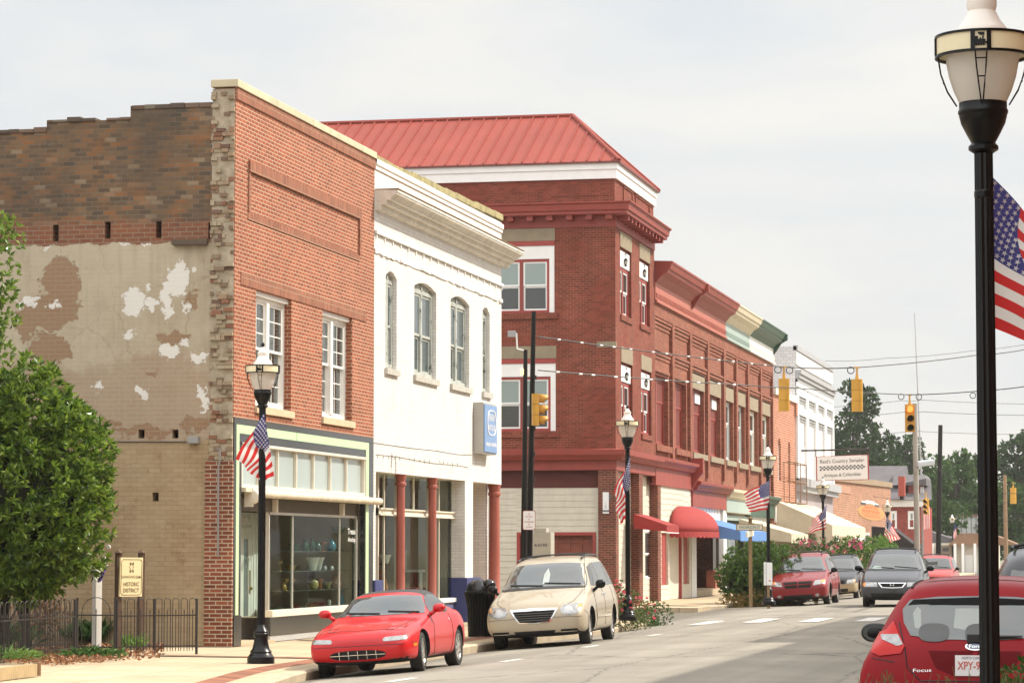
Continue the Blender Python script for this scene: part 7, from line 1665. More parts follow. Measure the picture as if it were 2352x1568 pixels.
class Car:
    def __init__(s, name, label, st, mats, axles, wr, ww, track, cat_='car', group=None, colourfn=None, N=44, lowz=.0):
        s.root = thing(name, label, cat_, (0, 0, 0), group); st = sorted(st); Y = [q[0] for q in st]; cols = list(zip(*st)); L = Y[-1] - Y[0]
        # stations denser at the ends
        yy = []
        for i in range(N + 1): t = i / N; yy.append(Y[0] + L * (t - .10 * math.sin(2 * math.pi * t)))
        yy = sorted(set(yy))
        rings = []
        for y in yy:
            zb, zl, zt, ws, wm, wb_, wr_ = [pchip(Y, cols[k], y) for k in range(1, 8)]
            h = zl - zb; zl2 = zl + (zt - zl) * .55; c = min(.045, (zt - zl) * .35)
            half = [(0, zb), (ws * .8, zb), (ws, zb + .05), (wm * .985, zb + .25 * h), (wm, zb + .55 * h), (wm * .99, zb + .8 * h), (wb_, zl), (lerp(wb_, wr_, .52), zl2), (wr_, zt - c * 1.6), (wr_ * .86, zt - c * .35), (wr_ * .45, zt + c * .15)]
            rings.append([Vector((x, y, z)) for x, z in half] + [Vector((0, y, zt + c * .25))] + [Vector((-x, y, z)) for x, z in half[:0:-1]])
        mb = MB(); mb.loft(rings)
        o = mb.build('body', mats, s.root, smooth=0, local=True); s.body = o
        o.modifiers.new('s', 'SUBSURF').levels = 1; realize(o)
        # wheel arches cut from the body
        wm_ = max(cols[4 + 1]) + .1
        cut = MB()
        for (ya, ra) in axles:
            for sg in (-1, 1): cut.lathe([(ra, sg * (track / 2 - .22)), (ra, sg * (wm_ + .2))] if sg > 0 else [(ra, -wm_ - .2), (ra, -(track / 2 - .22))], (0, ya, wr - .0), 32, 'x')
        co = cut.build('cut', WELL, None)
        m_ = o.modifiers.new('b', 'BOOLEAN'); m_.operation = 'DIFFERENCE'; m_.object = co; m_.solver = 'EXACT'; realize(o); bpy.data.objects.remove(co)
        o.data.materials.clear()
        for q in mats: o.data.materials.append(q)
        for p in o.data.polygons:
            c = p.center; k = 0
            for (ya, ra) in axles:
                if (c.y - ya) ** 2 + (c.z - wr) ** 2 < (ra * .996 + .004) ** 2 and abs(c.x) > track / 2 - .24: k = 1
            if p.normal.z < -.75 and c.z < .4: k = 1
            if k == 0 and colourfn: k = colourfn(c, p.normal)
            p.material_index = k
        o.data.shade_smooth()
        try: o.data.set_sharp_from_angle(angle=math.radians(38))
        except Exception: pass
        bm = bmesh.new(); bm.from_mesh(o.data); s.bvh = BVHTree.FromBMesh(bm); bm.free()
        s.axles, s.wr, s.ww, s.track = axles, wr, ww, track
    def hit(s, d, a, b, sg=1):
        if d == 'front': o_, v = Vector((a, 6, b)), Vector((0, -1, 0))
        elif d == 'rear': o_, v = Vector((a, -6, b)), Vector((0, 1, 0))
        elif d == 'side': o_, v = Vector((3 * sg, a, b)), Vector((-sg, 0, 0))
        else: o_, v = Vector((a, b, 5)), Vector((0, 0, -1))
        q, n, _, _ = s.bvh.ray_cast(o_, v)
        return (q, n) if q is not None else (None, None)
    def decal(s, name, d, poly, m_, off=.006, sg=1, ctr=None, par=None, rings=11, dens=6, smooth=40, round_=0):
        # star shaped outline projected on the body; edges sunk into it
        P = []
        if round_:
            poly = kerb_smooth(list(poly) + [poly[0]], round_); poly = poly[:-1]
            # close the smoothing seam
        for a, b in zip(poly, list(poly[1:]) + [poly[0]]):
            for k in range(dens): P.append((lerp(a[0], b[0], k / dens), lerp(a[1], b[1], k / dens)))
        cx = ctr or (sum(p[0] for p in P) / len(P), sum(p[1] for p in P) / len(P)); mb = MB(); R_ = []; last = None
        for j in range(rings + 2):
            r = min(1, max(.03, j / rings)); row = []
            for p in P:
                q, n = s.hit(d, lerp(cx[0], p[0], r), lerp(cx[1], p[1], r), sg)
                if q is None: q, n = (last if last else (Vector((0, 0, .5)), Vector((0, 0, 1))))
                last = (q, n); row.append(q + n * (off + .002 if j <= rings else -.012))
            R_.append(row)
        mb.loft(R_, cap=False); k = len(R_[0]); mb.f.append(tuple(range(k))); mb.m.append(0)
        return mb.build(name, m_, par or s.root, smooth=smooth, local=True)
    def line(s, name, d, pts, r=.005, m_=None, sg=1, off=.001, par=None):
        q = []
        for a, b in zip(pts, pts[1:]):
            for k in range(8): h, n = s.hit(d, lerp(a[0], b[0], k / 8), lerp(a[1], b[1], k / 8), sg); q += [h + n * off] if h is not None else []
        h, n = s.hit(d, *pts[-1], sg); q += [h + n * off] if h is not None else []
        if len(q) > 1: return MB().tube(q, r, 5).build(name, m_ or PLAST, par or s.root, local=True)
    def wheels(s, steer=0, spokes=6, gold=None):
        for i, (ya, ra) in enumerate(s.axles):
            for sg in (-1, 1): wheel(s.root, sg * (s.track / 2 - s.ww / 2 + .0), ya, s.wr, s.ww, steer if ya > 0 else 0, spokes, sg, gold)
    def mirror(s, x, y, z, m_, w_=.2, h=.12):
        for sg in (-1, 1):
            c = Vector((sg * x, y, z)); mb = MB(); mb.grid(lambda u, v: c + Vector((w_ / 2 * math.cos(2 * math.pi * u) * math.sin(math.pi * v) ** .7, .07 * math.sin(2 * math.pi * u) * math.sin(math.pi * v), h / 2 * math.cos(math.pi * v))), 16, 10)
            mb.tube([c + Vector((-sg * w_ * .3, 0, -h * .3)), Vector((sg * (x - w_ * .75), y + .02, z - h * .75))], [.03, .035], 8)
            o = mb.build('mirror', m_, s.root, smooth=0, local=True); mb = MB(); mb.grid(lambda u, v: c + Vector((w_ * .42 * math.cos(2 * math.pi * u) * v, -.056, h * .42 * math.sin(2 * math.pi * u) * v)), 16, 2); mb.build('mirror_glass', WGLASS, o, local=True, fixn=False)
    def place(s, x, y, yaw, roll=0, z=None):
        s.root.location = (x, y, road_z(x) if z is None else z); s.root.rotation_euler = Matrix.Rotation(yaw, 3, 'Z').to_euler() if not roll else (Matrix.Rotation(roll, 3, 'Y') @ Matrix.Rotation(yaw, 3, 'Z')).to_euler()
        bpy.context.view_layer.update()
def mirx(poly): return [(-x, z) for x, z in poly]
def ell(cx, cz, rx, rz, n=16, p=1.0): return [(cx + rx * abs(math.cos(2 * math.pi * k / n)) ** p * (1 if math.cos(2 * math.pi * k / n) > 0 else -1), cz + rz * abs(math.sin(2 * math.pi * k / n)) ** p * (1 if math.sin(2 * math.pi * k / n) > 0 else -1)) for k in range(n)]

# ---- red roadster
REDCAR = paint('bright_red_paint', (.50, .006, .010)); SOFT = mat('black_soft_top', (.045, .042, .042), .8, var=.1)
st = [(1.94, .30, .46, .50, .44, .52, .47, .30), (1.90, .22, .51, .56, .62, .68, .61, .45), (1.78, .18, .575, .635, .71, .76, .70, .55), (1.5, .16, .645, .705, .78, .81, .75, .60), (1.13, .16, .715, .765, .80, .835, .77, .62), (.74, .16, .775, .805, .80, .83, .77, .63), (.62, .16, .80, .835, .79, .83, .77, .63), (.12, .16, .83, 1.15, .78, .825, .75, .56), (-.05, .16, .83, 1.20, .78, .825, .75, .57), (-.45, .16, .84, 1.235, .78, .825, .75, .57), (-.8, .16, .85, 1.18, .79, .83, .76, .56), (-1.1, .16, .87, 1.0, .8, .84, .77, .57), (-1.25, .17, .87, .92, .8, .835, .77, .62), (-1.7, .2, .83, .87, .74, .78, .70, .55), (-1.93, .26, .76, .80, .6, .66, .6, .45), (-2.0, .34, .66, .70, .48, .54, .48, .35)]
def mcol(c, n): return 2 if (-1.27 < c.y < -.06 and c.z > .90 and not (c.y < -.9 and c.z < .90)) else 0
mi = Car('red_roadster', 'bright red two seat roadster with a closed black soft top, parked at the kerb', st, [REDCAR, WELL, SOFT], [(1.133, .345), (-1.133, .345)], .295, .185, 1.6, 'car', None, mcol)
mi.wheels(steer=.10, spokes=7)
for f in (lambda p: p, mirx):
    mi.decal('headlight', 'front', f([(.40, .495), (.70, .500), (.72, .525), (.70, .565), (.42, .555), (.385, .528)]), LAMPG, .004, round_=0)
    mi.decal('marker_lamp', 'side', [(1.52, .40), (1.66, .40), (1.66, .445), (1.52, .445)], AMBER, .004, sg=1 if f is mirx else -1)
mi.decal('windscreen', 'front', [(-.68, .865), (.68, .865), (.62, 1.00), (.535, 1.125), (.3, 1.15), (0, 1.157), (-.3, 1.15), (-.535, 1.125), (-.62, 1.00)], CARGLASS, .004, ctr=(0, 1.01))
go = mi.decal('grille_mouth', 'front', ell(0, .315, .43, .068, 24, .8), WELL, .003)
mb = MB()
q0 = [mi.hit('front', x / 10 * .42, .315) for x in range(-10, 11)]; mb.tube([q + n * .012 for q, n in q0 if q], .006, 5)
for x in (-.28, -.14, 0, .14, .28): mb.tube([q + n * .012 for q, n in (mi.hit('front', x, .255), mi.hit('front', x, .315), mi.hit('front', x, .375))], .006, 5)
mb.build('grille_bar', CHROME, go, local=True)
for sg in (-1, 1):
    mi.decal('side_window', 'side', [(-.78, .88), (.30, .87), (.24, .96), (.03, 1.10), (-.2, 1.145), (-.5, 1.13), (-.74, 1.02)], SIDEGLASS, .004, sg=sg)
    mi.line('door_seam', 'side', [(.42, .80), (.50, .5), (.46, .24)], .004, sg=sg); mi.line('door_seam', 'side', [(-.70, .84), (-.72, .5), (-.62, .24)], .004, sg=sg); mi.line('sill_seam', 'side', [(-.75, .24), (.75, .24)], .004, sg=sg)
    mi.decal('door_handle', 'side', ell(-.58, .745, .035, .02), CHROME, .008, sg=sg)
    mi.line('bumper_seam', 'side', [(1.52, .455), (1.75, .46)], .004, sg=sg)
mi.line('bumper_seam', 'front', [(x / 10, .445) for x in range(-7, 8, 2)], .004); mi.line('bonnet_seam', 'top', [(-.60, .70), (-.58, 1.2), (-.50, 1.62)], .004); mi.line('bonnet_seam', 'top', [(.60, .70), (.58, 1.2), (.50, 1.62)], .004); mi.line('bonnet_seam', 'top', [(x / 10, 1.66 + .06 * (1 - abs(x / 5))) for x in range(-5, 6, 2)], .004)
mi.line('wiper', 'front', [(-.60, .88), (-.12, .915)], .012, off=.012); mi.line('wiper', 'front', [(.0, .885), (.54, .915)], .012, off=.012)
for f in (1, -1):   # pop up lamp lids
    mi.line('lamp_lid_seam', 'top', [(f * .36, 1.48), (f * .64, 1.42), (f * .64, 1.64), (f * .40, 1.70), (f * .36, 1.48)], .0035)
mi.mirror(.90, .42, .93, REDCAR, .2, .13)
q, n = mi.hit('front', -.55, .99)
mi.place(-11.07, 42.35, math.pi, -.062)
# ---- minivans
def van(name, label, col, kind, low=None, group=None, cat_='minivan', sc=1.0, glassm=None):
    st = [(2.47, .33, .58, .62, .62, .72, .66, .5), (2.42, .26, .66, .74, .79, .86, .80, .62), (2.25, .22, .76, .86, .88, .95, .88, .70), (1.9, .2, .88, .97, .92, .98, .92, .74), (1.52, .2, .96, 1.06, .94, .99, .93, .76), (1.28, .2, 1.0, 1.11, .94, 1.0, .93, .77), (.40, .2, 1.03, 1.60, .94, 1.0, .93, .71), (.2, .2, 1.03, 1.66, .94, 1.0, .93, .71), (-.5, .2, 1.04, 1.73, .94, 1.0, .93, .71), (-1.6, .2, 1.05, 1.73, .94, 1.0, .93, .71), (-2.2, .22, 1.05, 1.66, .93, .98, .91, .69), (-2.45, .28, 1.04, 1.5, .9, .95, .88, .69), (-2.58, .34, 1.0, 1.15, .85, .9, .85, .7), (-2.62, .4, .85, .95, .8, .85, .8, .65)]
    cf = (lambda c, n: 2 if c.z < low[1] else 0) if low else None
    v = Car(name, label, st, [col, WELL, low[0] if low else col], [(1.515, .40), (-1.515, .40)], .335, .205, 1.86, cat_, group, cf)
    v.wheels(spokes=9 if kind != 'dodge' else 6, steer=.03)
    v.decal('windscreen', 'front', [(-.84, 1.13), (0, 1.15), (.84, 1.13), (.80, 1.28), (.70, 1.56), (.4, 1.59), (0, 1.6), (-.4, 1.59), (-.70, 1.56), (-.80, 1.28)], glassm or CARGLASS, .004, ctr=(0, 1.36))
    v.line('bumper_seam', 'front', [(x / 10, .575 - .02 * abs(x) / 9) for x in range(-9, 10, 3)] if kind != 'dark' else [(-.88, .585), (-.45, .585)], .004)
    for sg in (-1, 1): v.line('bonnet_seam', 'top', [(sg * .80, 1.25), (sg * .80, 1.7), (sg * .74, 2.15), (sg * .60, 2.36)], .005); v.line('bumper_seam', 'side', [(1.95, .36), (1.98, .60), (2.2, .66)], .004, sg=sg)
    v.decal('cowl', 'front', [(-.82, 1.09), (0, 1.105), (.82, 1.09), (.83, 1.125), (0, 1.143), (-.83, 1.125)], PLAST, .004, ctr=(0, 1.118))
    for sg in (-1, 1):
        v.decal('side_window', 'side', [(-.22, 1.10), (.78, 1.12), (.64, 1.22), (.30, 1.49), (-.22, 1.57)], SIDEGLASS, .004, sg=sg)
        v.decal('side_window', 'side', [(-1.45, 1.11), (-.30, 1.11), (-.30, 1.57), (-1.45, 1.59)], SIDEGLASS, .004, sg=sg)
        v.decal('side_window', 'side', [(-2.25, 1.13), (-1.53, 1.12), (-1.53, 1.59), (-2.05, 1.55)], SIDEGLASS, .004, sg=sg)
        v.line('door_seam', 'side', [(.95, 1.06), (1.0, .8), (.92, .34)], .005, sg=sg); v.line('door_seam', 'side', [(-.26, 1.08), (-.26, .34)], .005, sg=sg); v.line('door_seam', 'side', [(-1.5, 1.08), (-1.48, .75)], .005, sg=sg)
        v.decal('door_handle', 'side', ell(-.12, .95, .09, .022), CHROME if kind == 'tc' else col, .016, sg=sg); v.decal('door_handle', 'side', ell(-.42, .95, .09, .022), CHROME if kind == 'tc' else col, .016, sg=sg)
        v.decal('side_moulding', 'side', [(-1.0, .50), (.95, .50), (.95, .58), (-1.0, .58)], col, .012, sg=sg)
        v.line('roof_rail', 'top', [(sg * .62, .15), (sg * .62, -1.9)], .02, PLAST, off=.04)
    for y in (-.2, -1.5): v.line('roof_rail', 'top', [(-.62, y), (.62, y)], .016, PLAST, off=.045)
    w2_ = lambda a, b: v.line('wiper', 'front', [a, b], .012, off=.014)
    w2_((-.72, 1.16), (-.02, 1.21)); w2_((.0, 1.16), (.66, 1.20))
    sgm = (lambda p: p, mirx)
    if kind == 'tc':
        for f in sgm:
            h_ = v.decal('headlight', 'front', f([(.50, .70), (.56, .61), (.70, .585), (.84, .63), (.90, .72), (.905, .80), (.86, .815), (.56, .785)]), LAMPG, .006)
            v.decal('headlight_bulb', 'front', f(ell(.66, .69, .085, .075)), mat('lamp_bulb', (.5, .5, .5), .45, metal=.6), .010, par=h_); v.decal('turn_lamp', 'front', f([(.82, .70), (.89, .72), (.895, .79), (.84, .79)]), AMBER, .010, par=h_)
            v.decal('bumper_opening', 'front', f([(.50, .24), (.78, .25), (.83, .29), (.81, .335), (.50, .33)]), WELL, .004); v.line('bumper_slat', 'front', [f([(.5, .285)])[0], f([(.8, .292)])[0]], .008, col, off=.008)
            v.line('bonnet_crease', 'top', [(f([(.47, 0)])[0][0], 2.36), (f([(.60, 0)])[0][0], 1.6)], .012, col, off=-.004)
        v.decal('bumper_opening', 'front', [(-.34, .22), (.34, .22), (.40, .325), (-.40, .325)], WELL, .004)
        g = v.decal('grille', 'front', [(-.30, .475), (0, .455), (.30, .475), (.385, .60), (.46, .735), (0, .755), (-.46, .735), (-.385, .60)], CHROME, .006, ctr=(0, .6))
        g2 = v.decal('grille_mesh', 'front', [(-.275, .495), (0, .478), (.275, .495), (.355, .60), (.415, .70), (0, .70), (-.415, .70), (-.355, .60)], WELL, .011, ctr=(0, .6), par=g)
        for k in range(4): z = .525 + k * .043; v.line('grille_bar', 'front', [(-.28 - k * .035, z), (.28 + k * .035, z)], .007, mat('smoked_chrome', (.2, .2, .19), .3, metal=.8), off=.015, par=g)
        v.decal('badge', 'front', ell(0, .722, .055, .022), CHROME, .016, par=g)
        v.mirror(1.07, .78, 1.14, BLACK, .2, .17); v.line('aerial', 'front', [(-.86, .97), (-.865, 1.0)], .004)
        q, n = v.hit('top', -.84, 1.35); MB().tube([q, q + Vector((-.03, -.05, .75))], .004, 5).build('aerial', IRON, v.root, local=True)
        v.decal('paper_tag', 'front', [(-.10, 1.2), (.02, 1.2), (.02, 1.38), (-.04, 1.5), (-.10, 1.38)], mat('pale_tag', (.42, .46, .44), .5), .006)
    elif kind == 'dodge':
        for f in sgm:
            h_ = v.decal('headlight', 'front', f([(.50, .66), (.86, .70), (.90, .80), (.86, .83), (.56, .81)]), LAMPG, .006); v.decal('turn_lamp', 'front', f([(.74, .74), (.88, .76), (.86, .82), (.74, .815)]), AMBER, .010, par=h_)
            v.decal('fog_lamp', 'front', f(ell(.62, .34, .07, .05)), LAMPG, .006)
        g = v.decal('grille', 'front', [(-.40, .60), (.40, .60), (.48, .80), (-.48, .80)], WELL, .006); v.line('grille_bar', 'front', [(-.47, .70), (.47, .70)], .018, col, off=.008, par=g); v.line('grille_bar', 'front', [(0, .6), (0, .8)], .018, col, off=.008, par=g)
        v.decal('bumper_opening', 'front', [(-.45, .27), (.45, .27), (.5, .37), (-.5, .37)], WELL, .004)
        v.mirror(1.07, .78, 1.12, BLACK, .22, .17)
    elif kind == 'dark':
        for f in sgm:
            h_ = v.decal('headlight', 'front', f([(.44, .61), (.82, .60), (.88, .66), (.86, .74), (.46, .745)]), LAMPG, .006); v.decal('turn_lamp', 'front', f([(.80, .61), (.88, .65), (.87, .73), (.80, .735)]), AMBER, .010, par=h_)
        g = v.decal('grille', 'front', [(-.32, .585), (0, .57), (.32, .585), (.43, .735), (-.43, .735)], CHROME, .006, ctr=(0, .65)); v.decal('grille_mesh', 'front', [(-.29, .61), (0, .597), (.29, .61), (.375, .712), (-.375, .712)], WELL, .012, ctr=(0, .65), par=g)
        for a, b in (((-.045, .625), (-.055, .70)), ((.045, .625), (.055, .70)), ((-.05, .658), (.05, .658))): v.line('badge', 'front', [a, b], .009, CHROME, off=.018, par=g)
        v.decal('bumper_opening', 'front', [(-.6, .28), (.6, .28), (.65, .42), (-.65, .42)], WELL, .004); v.decal('license_plate', 'front', [(-.15, .43), (.15, .43), (.15, .55), (-.15, .55)], mat('dark_plate', (.035, .035, .035), .5), .01)
        v.mirror(1.1, .82, 1.16, BLACK, .24, .17); v.decal('windscreen_sheet', 'front', [(.36, 1.16), (.66, 1.16), (.60, 1.23), (.40, 1.21)], mat('pale_sheet', (.5, .62, .55), .5), .007)
    else:
        for f in sgm:
            h_ = v.decal('headlight', 'front', f([(.55, .62), (.88, .64), (.90, .76), (.58, .76)]), LAMPG, .006); v.decal('turn_lamp', 'front', f([(.82, .65), (.89, .66), (.89, .75), (.82, .75)]), AMBER, .010, par=h_)
        v.decal('grille', 'front', [(-.45, .60), (.45, .60), (.48, .74), (-.48, .74)], WELL, .006); v.decal('bumper_opening', 'front', [(-.6, .3), (.6, .3), (.6, .42), (-.6, .42)], WELL, .004); v.mirror(1.05, .8, 1.12, BLACK, .2, .15)
    # rear
    v.decal('rear_window', 'rear', [(-.68, 1.14), (.68, 1.14), (.62, 1.50), (-.62, 1.50)], SIDEGLASS, .004)
    for f in sgm: v.decal('tail_lamp', 'rear', f([(.76, .80), (.85, .80), (.85, 1.05), (.78, 1.05)]), mat('tail_red', (.40, .02, .02), .15, coat=1), .006)
    return v
TAN = paint('champagne_paint', (.44, .375, .275), .25, .3); v1 = van('tan_minivan', 'champagne gold minivan with roof rails parked behind the red roadster', TAN, 'tc')
g_ = onZ(1358, 1476, -.04); v1.place(g_.x - .99, g_.y + 1.515, math.pi + .04, -.062)
v2 = van('red_minivan', 'dark red minivan parked beyond the side street behind the bushy planter', paint('dark_red_metallic', (.22, .010, .012), .15, .3), 'dodge')
g_ = onZ(1906, 1391.5, -.08); v2.place(g_.x - .93, g_.y + 1.515, math.pi + .01, -.06)
v3 = van('dark_minivan', 'dark grey minivan with a chrome framed grille driving towards the viewer over the crossing', paint('dark_grey_paint', (.055, .055, .062), .3, .3), 'dark')
p_ = dep(2050, 1330, 85.5); v3.place(p_.x - .1, p_.y + 2.45, math.pi + .035, 0)
v4 = van('gold_wagon', 'gold and black wagon parked behind the dark red minivan', paint('black_car_paint', (.03, .03, .033), .2, .3), 'plain', (paint('gold_paint', (.42, .32, .19), .3), .62), cat_='car')
v4.root.scale = (.92, .92, .95); v4.place(-10.75, 108.5, math.pi, -.05)
v5 = van('red_wagon', 'bright red car partly hidden behind the dark grey minivan', paint('red_car_paint', (.36, .025, .018), 0, .3), 'plain', cat_='car', glassm=SIDEGLASS)
v5.root.scale = (.88, .9, .88); p_ = dep(2150, 1300, 114); v5.place(p_.x - .15, p_.y + 2, math.pi, 0)
v6 = van('dark_suv', 'dark parked utility vehicle seen from behind at the right edge of the photograph', paint('dark_grey_paint', (.055, .055, .062), .3, .3), 'plain', cat_='car')
v6.root.scale = (1, 1, 1.05); v6.place(-.56, 32.3, 0, 0)
# ---- red hatchback seen from behind
RUBYP = mat('ruby_red_paint', (.26, .003, .008), .5, metal=0, var=.05, coat=.22, spec=.08)
st = [(-2.18, .32, .60, .68, .70, .80, .74, .62), (-2.15, .25, .78, .90, .80, .88, .82, .66), (-2.09, .22, .93, 1.05, .86, .905, .84, .64), (-1.99, .2, .98, 1.15, .88, .915, .84, .61), (-1.80, .2, .985, 1.39, .88, .915, .835, .57), (-1.66, .2, .985, 1.50, .88, .915, .83, .57), (-1.2, .2, .97, 1.535, .88, .915, .83, .575), (-.3, .2, .96, 1.55, .88, .915, .83, .58), (.4, .2, .95, 1.49, .88, .91, .83, .57), (.72, .2, .94, 1.32, .88, .91, .83, .57), (1.28, .2, .92, 1.02, .87, .91, .82, .62), (1.8, .2, .82, .88, .84, .88, .78, .6), (2.1, .22, .66, .74, .7, .78, .68, .5), (2.19, .3, .5, .56, .55, .62, .52, .4)]
fo = Car('red_hatchback', 'ruby red hatchback seen from behind, parked beside the near lamp post', st, [RUBYP, WELL, RUBYP], [(1.325, .36), (-1.325, .36)], .315, .205, 1.72)
fo.wheels()
rg_ = fo.decal('rear_window', 'rear', [(-.50, 1.10), (-.25, 1.075), (0, 1.07), (.25, 1.075), (.50, 1.10), (.56, 1.20), (.575, 1.30), (.52, 1.375), (.3, 1.40), (0, 1.405), (-.3, 1.40), (-.52, 1.375), (-.575, 1.30), (-.56, 1.20)], glassmat('hatch_glass', clear=0, base=(.075, .085, .082), ior=2.0, rough=.05), .004, ctr=(0, 1.24))
fo.decal('headrest', 'rear', ell(.04, 1.12, .12, .075, 16, .7), mat('grey_seat', (.10, .105, .105), .6), .006, par=rg_); fo.decal('headrest', 'rear', ell(-.32, 1.125, .12, .07, 16, .7), mat('grey_seat', (.10, .105, .105), .6), .006, par=rg_)
fo.decal('painted_bright_view', 'rear', [(-.17, 1.16), (.02, 1.13), (.04, 1.31), (-.16, 1.31)], mat('painted_light_patch', (.34, .37, .35), .15), .005, par=rg_); fo.decal('painted_bright_view', 'rear', [(-.47, 1.16), (-.42, 1.15), (-.43, 1.30), (-.46, 1.32), (-.49, 1.27)], mat('painted_light_patch', (.34, .37, .35), .15), .005, par=rg_)  # pale patches paint daylight seen through the cabin onto the opaque glass
fo.decal('dark_band', 'rear', [(-.53, 1.335), (.53, 1.335), (.49, 1.375), (0, 1.395), (-.49, 1.375)], mat('black_band', (.008, .008, .008), .6, spec=.1), .006, ctr=(0, 1.36), par=rg_)
TLR = mat('tail_red', (.40, .02, .02), .15, coat=1); TLR2 = mat('tail_bright_red', (.50, .010, .008), .3, spec=.3)
for f in (lambda p: p, mirx):
    tl = fo.decal('tail_lamp', 'rear', f([(.54, 1.02), (.57, .965), (.74, .945), (.80, .97), (.80, 1.05), (.775, 1.115), (.70, 1.135), (.64, 1.21), (.60, 1.12)]), TLR2, .010)
    fo.decal('reverse_lamp', 'rear', f([(.555, 1.03), (.60, 1.015), (.72, 1.06), (.735, 1.10), (.60, 1.105)]), LAMPG, .014, par=tl)
    fo.line('hatch_seam', 'rear', f([(.60, 1.2), (.54, 1.0), (.52, .86), (.42, .76)]), .005)
    fo.decal('hatch_recess_shade', 'rear', f([(.02, .99), (.36, .99), (.30, .86), (.16, .80), (.02, .80)]), mat('ruby_shade', (.13, .004, .007), .6, spec=.15), .003)  # flat darker red decal paints the shade of the plate recess
fo.line('hatch_seam', 'rear', [(-.42, .76), (.42, .76)], .005); fo.line('bumper_seam', 'rear', [(-.80, .93), (-.62, .90)], .004); fo.line('bumper_seam', 'rear', [(.80, .93), (.62, .90)], .004)
pl = fo.decal('license_plate', 'rear', [(-.152, .80), (.152, .80), (.152, .955), (-.152, .955)], mat('plate_white', (.68, .66, .66), .4, var=.05), .012)
def on_rear(x, z, o_): q, n = fo.hit('rear', x, z); return q + n * o_
a = on_rear(-.135, .845, .016); b = on_rear(.135, .845, .016); c = on_rear(-.135, .91, .016)
text('lettering', 'XPY-9955', a, (1, 0, 0), (c - a), .27, .065, mat('plate_red', (.50, .10, .07), .6, var=0), pl, bold=.015, local=True, depth=.001)
a = on_rear(-.10, .925, .016); c = on_rear(-.10, .95, .016); text('lettering', 'NORTH CAROLINA', a, (1, 0, 0), (c - a), .2, .02, mat('ink', (.06, .06, .06), .7), pl, local=True, depth=.001)
bd = fo.decal('badge', 'rear', ell(0, 1.022, .076, .030, 24), CHROME, .010); bd2 = fo.decal('badge_field', 'rear', ell(0, 1.022, .064, .022, 24), mat('badge_blue', (.10, .14, .22), .2, coat=1), .013, par=bd)
q0 = on_rear(-.045, 1.010, .016); q1 = on_rear(-.045, 1.036, .016); text('lettering', 'Ford', q0, (1, 0, 0), q1 - q0, .09, .026, CHROME, bd, local=True, depth=.001)
q0 = on_rear(-.475, .825, .006); q1 = on_rear(-.475, .85, .006); q2 = on_rear(-.335, .83, .006); text('lettering', 'Focus', q0, (q2 - q0), q1 - q0, .14, .026, CHROME, fo.root, local=True, depth=.001)
wp_ = MB(); wp_.tube([on_rear(.0, 1.085, .02), on_rear(.36, 1.09, .02)], [.016, .008], 6); q, n = fo.hit('rear', 0, 1.075); wp_.obox(q + n * .02, (1, 0, 0), (0, 0, 1), (0, 1, 0), .06, .03, .03); wp_.build('wiper', PLAST, fo.root, local=True)
for x, z in ((-.72, .80), (-.66, .77), (-.70, .75), (-.63, .80), (-.78, .76), (-.74, .72), (-.59, .74), (-.69, .83)): fo.decal('mud_spot', 'rear', ell(x, z, .006, .006, 8), mat('ink', (.06, .06, .06), .7), .002, dens=1)
fo.mirror(1.0, .62, 1.05, BLACK, .26, .17)
for sg in (-1, 1): fo.line('roof_strip', 'top', [(sg * .515, -1.6), (sg * .53, .2)], .014, PLAST, off=.004); fo.decal('side_window', 'side', [(-.3, 1.02), (.9, 1.02), (.5, 1.32), (-.3, 1.42)], SIDEGLASS, .004, sg=sg); fo.decal('side_window', 'side', [(-1.45, 1.06), (-.36, 1.03), (-.36, 1.42), (-1.2, 1.38)], SIDEGLASS, .004, sg=sg)
fo.line('roof_seam', 'top', [(-.5, -1.44), (.5, -1.44)], .004)
p_ = dep(2238, 1400, 21.9); fo.place(p_.x, p_.y + 2.15, 0, 0)
# ------------------------------------------------------------------ planting
LEAFD = islandmat('evergreen_leaf', [(.045, .10, .013), (.11, .19, .02), (.20, .30, .032), (.08, .15, .018), (.30, .40, .05)], .34, trans=.34, spec=.5)
LEAFY = islandmat('young_leaf', [(.10, .20, .03), (.16, .27, .05), (.07, .15, .02)], .45, trans=.3)
LEAFT = islandmat('pine_foliage', [(.018, .044, .013), (.03, .068, .018), (.046, .095, .024), (.026, .056, .016)], .7, trans=.18, spec=.15)
LEAFL = islandmat('broadleaf_foliage', [(.035, .08, .016), (.055, .115, .024), (.08, .15, .034), (.04, .09, .02)], .6, trans=.22, spec=.2)
BARK = mat('bark', (.11, .08, .055), .95, var=.35, vs=6, bump=.6, bs=14)
BRNL = islandmat('dry_leaf', [(.20, .075, .03), (.30, .13, .05), (.15, .06, .03), (.36, .20, .10), (.12, .07, .04)], .8)
def rv(): 
    while True:
        v = Vector((rnd.uniform(-1, 1), rnd.uniform(-1, 1), rnd.uniform(-1, 1)))
        if .05 < v.length < 1: return v.normalized()
def leaf(mb, c, d, l, w_, bend=.15):
    d = d.normalized(); s = d.cross(rv()).normalized(); n = d.cross(s)
    m_ = c + d * l * .5 + n * l * bend * .3; e = c + d * l - n * l * bend
    k = len(mb.v); mb.v += [tuple(c), tuple(m_ + s * w_ / 2), tuple(e), tuple(m_ - s * w_ / 2)]; mb.f.append((k, k + 1, k + 2, k + 3)); mb.m.append(0)
from mathutils import noise as mnoise
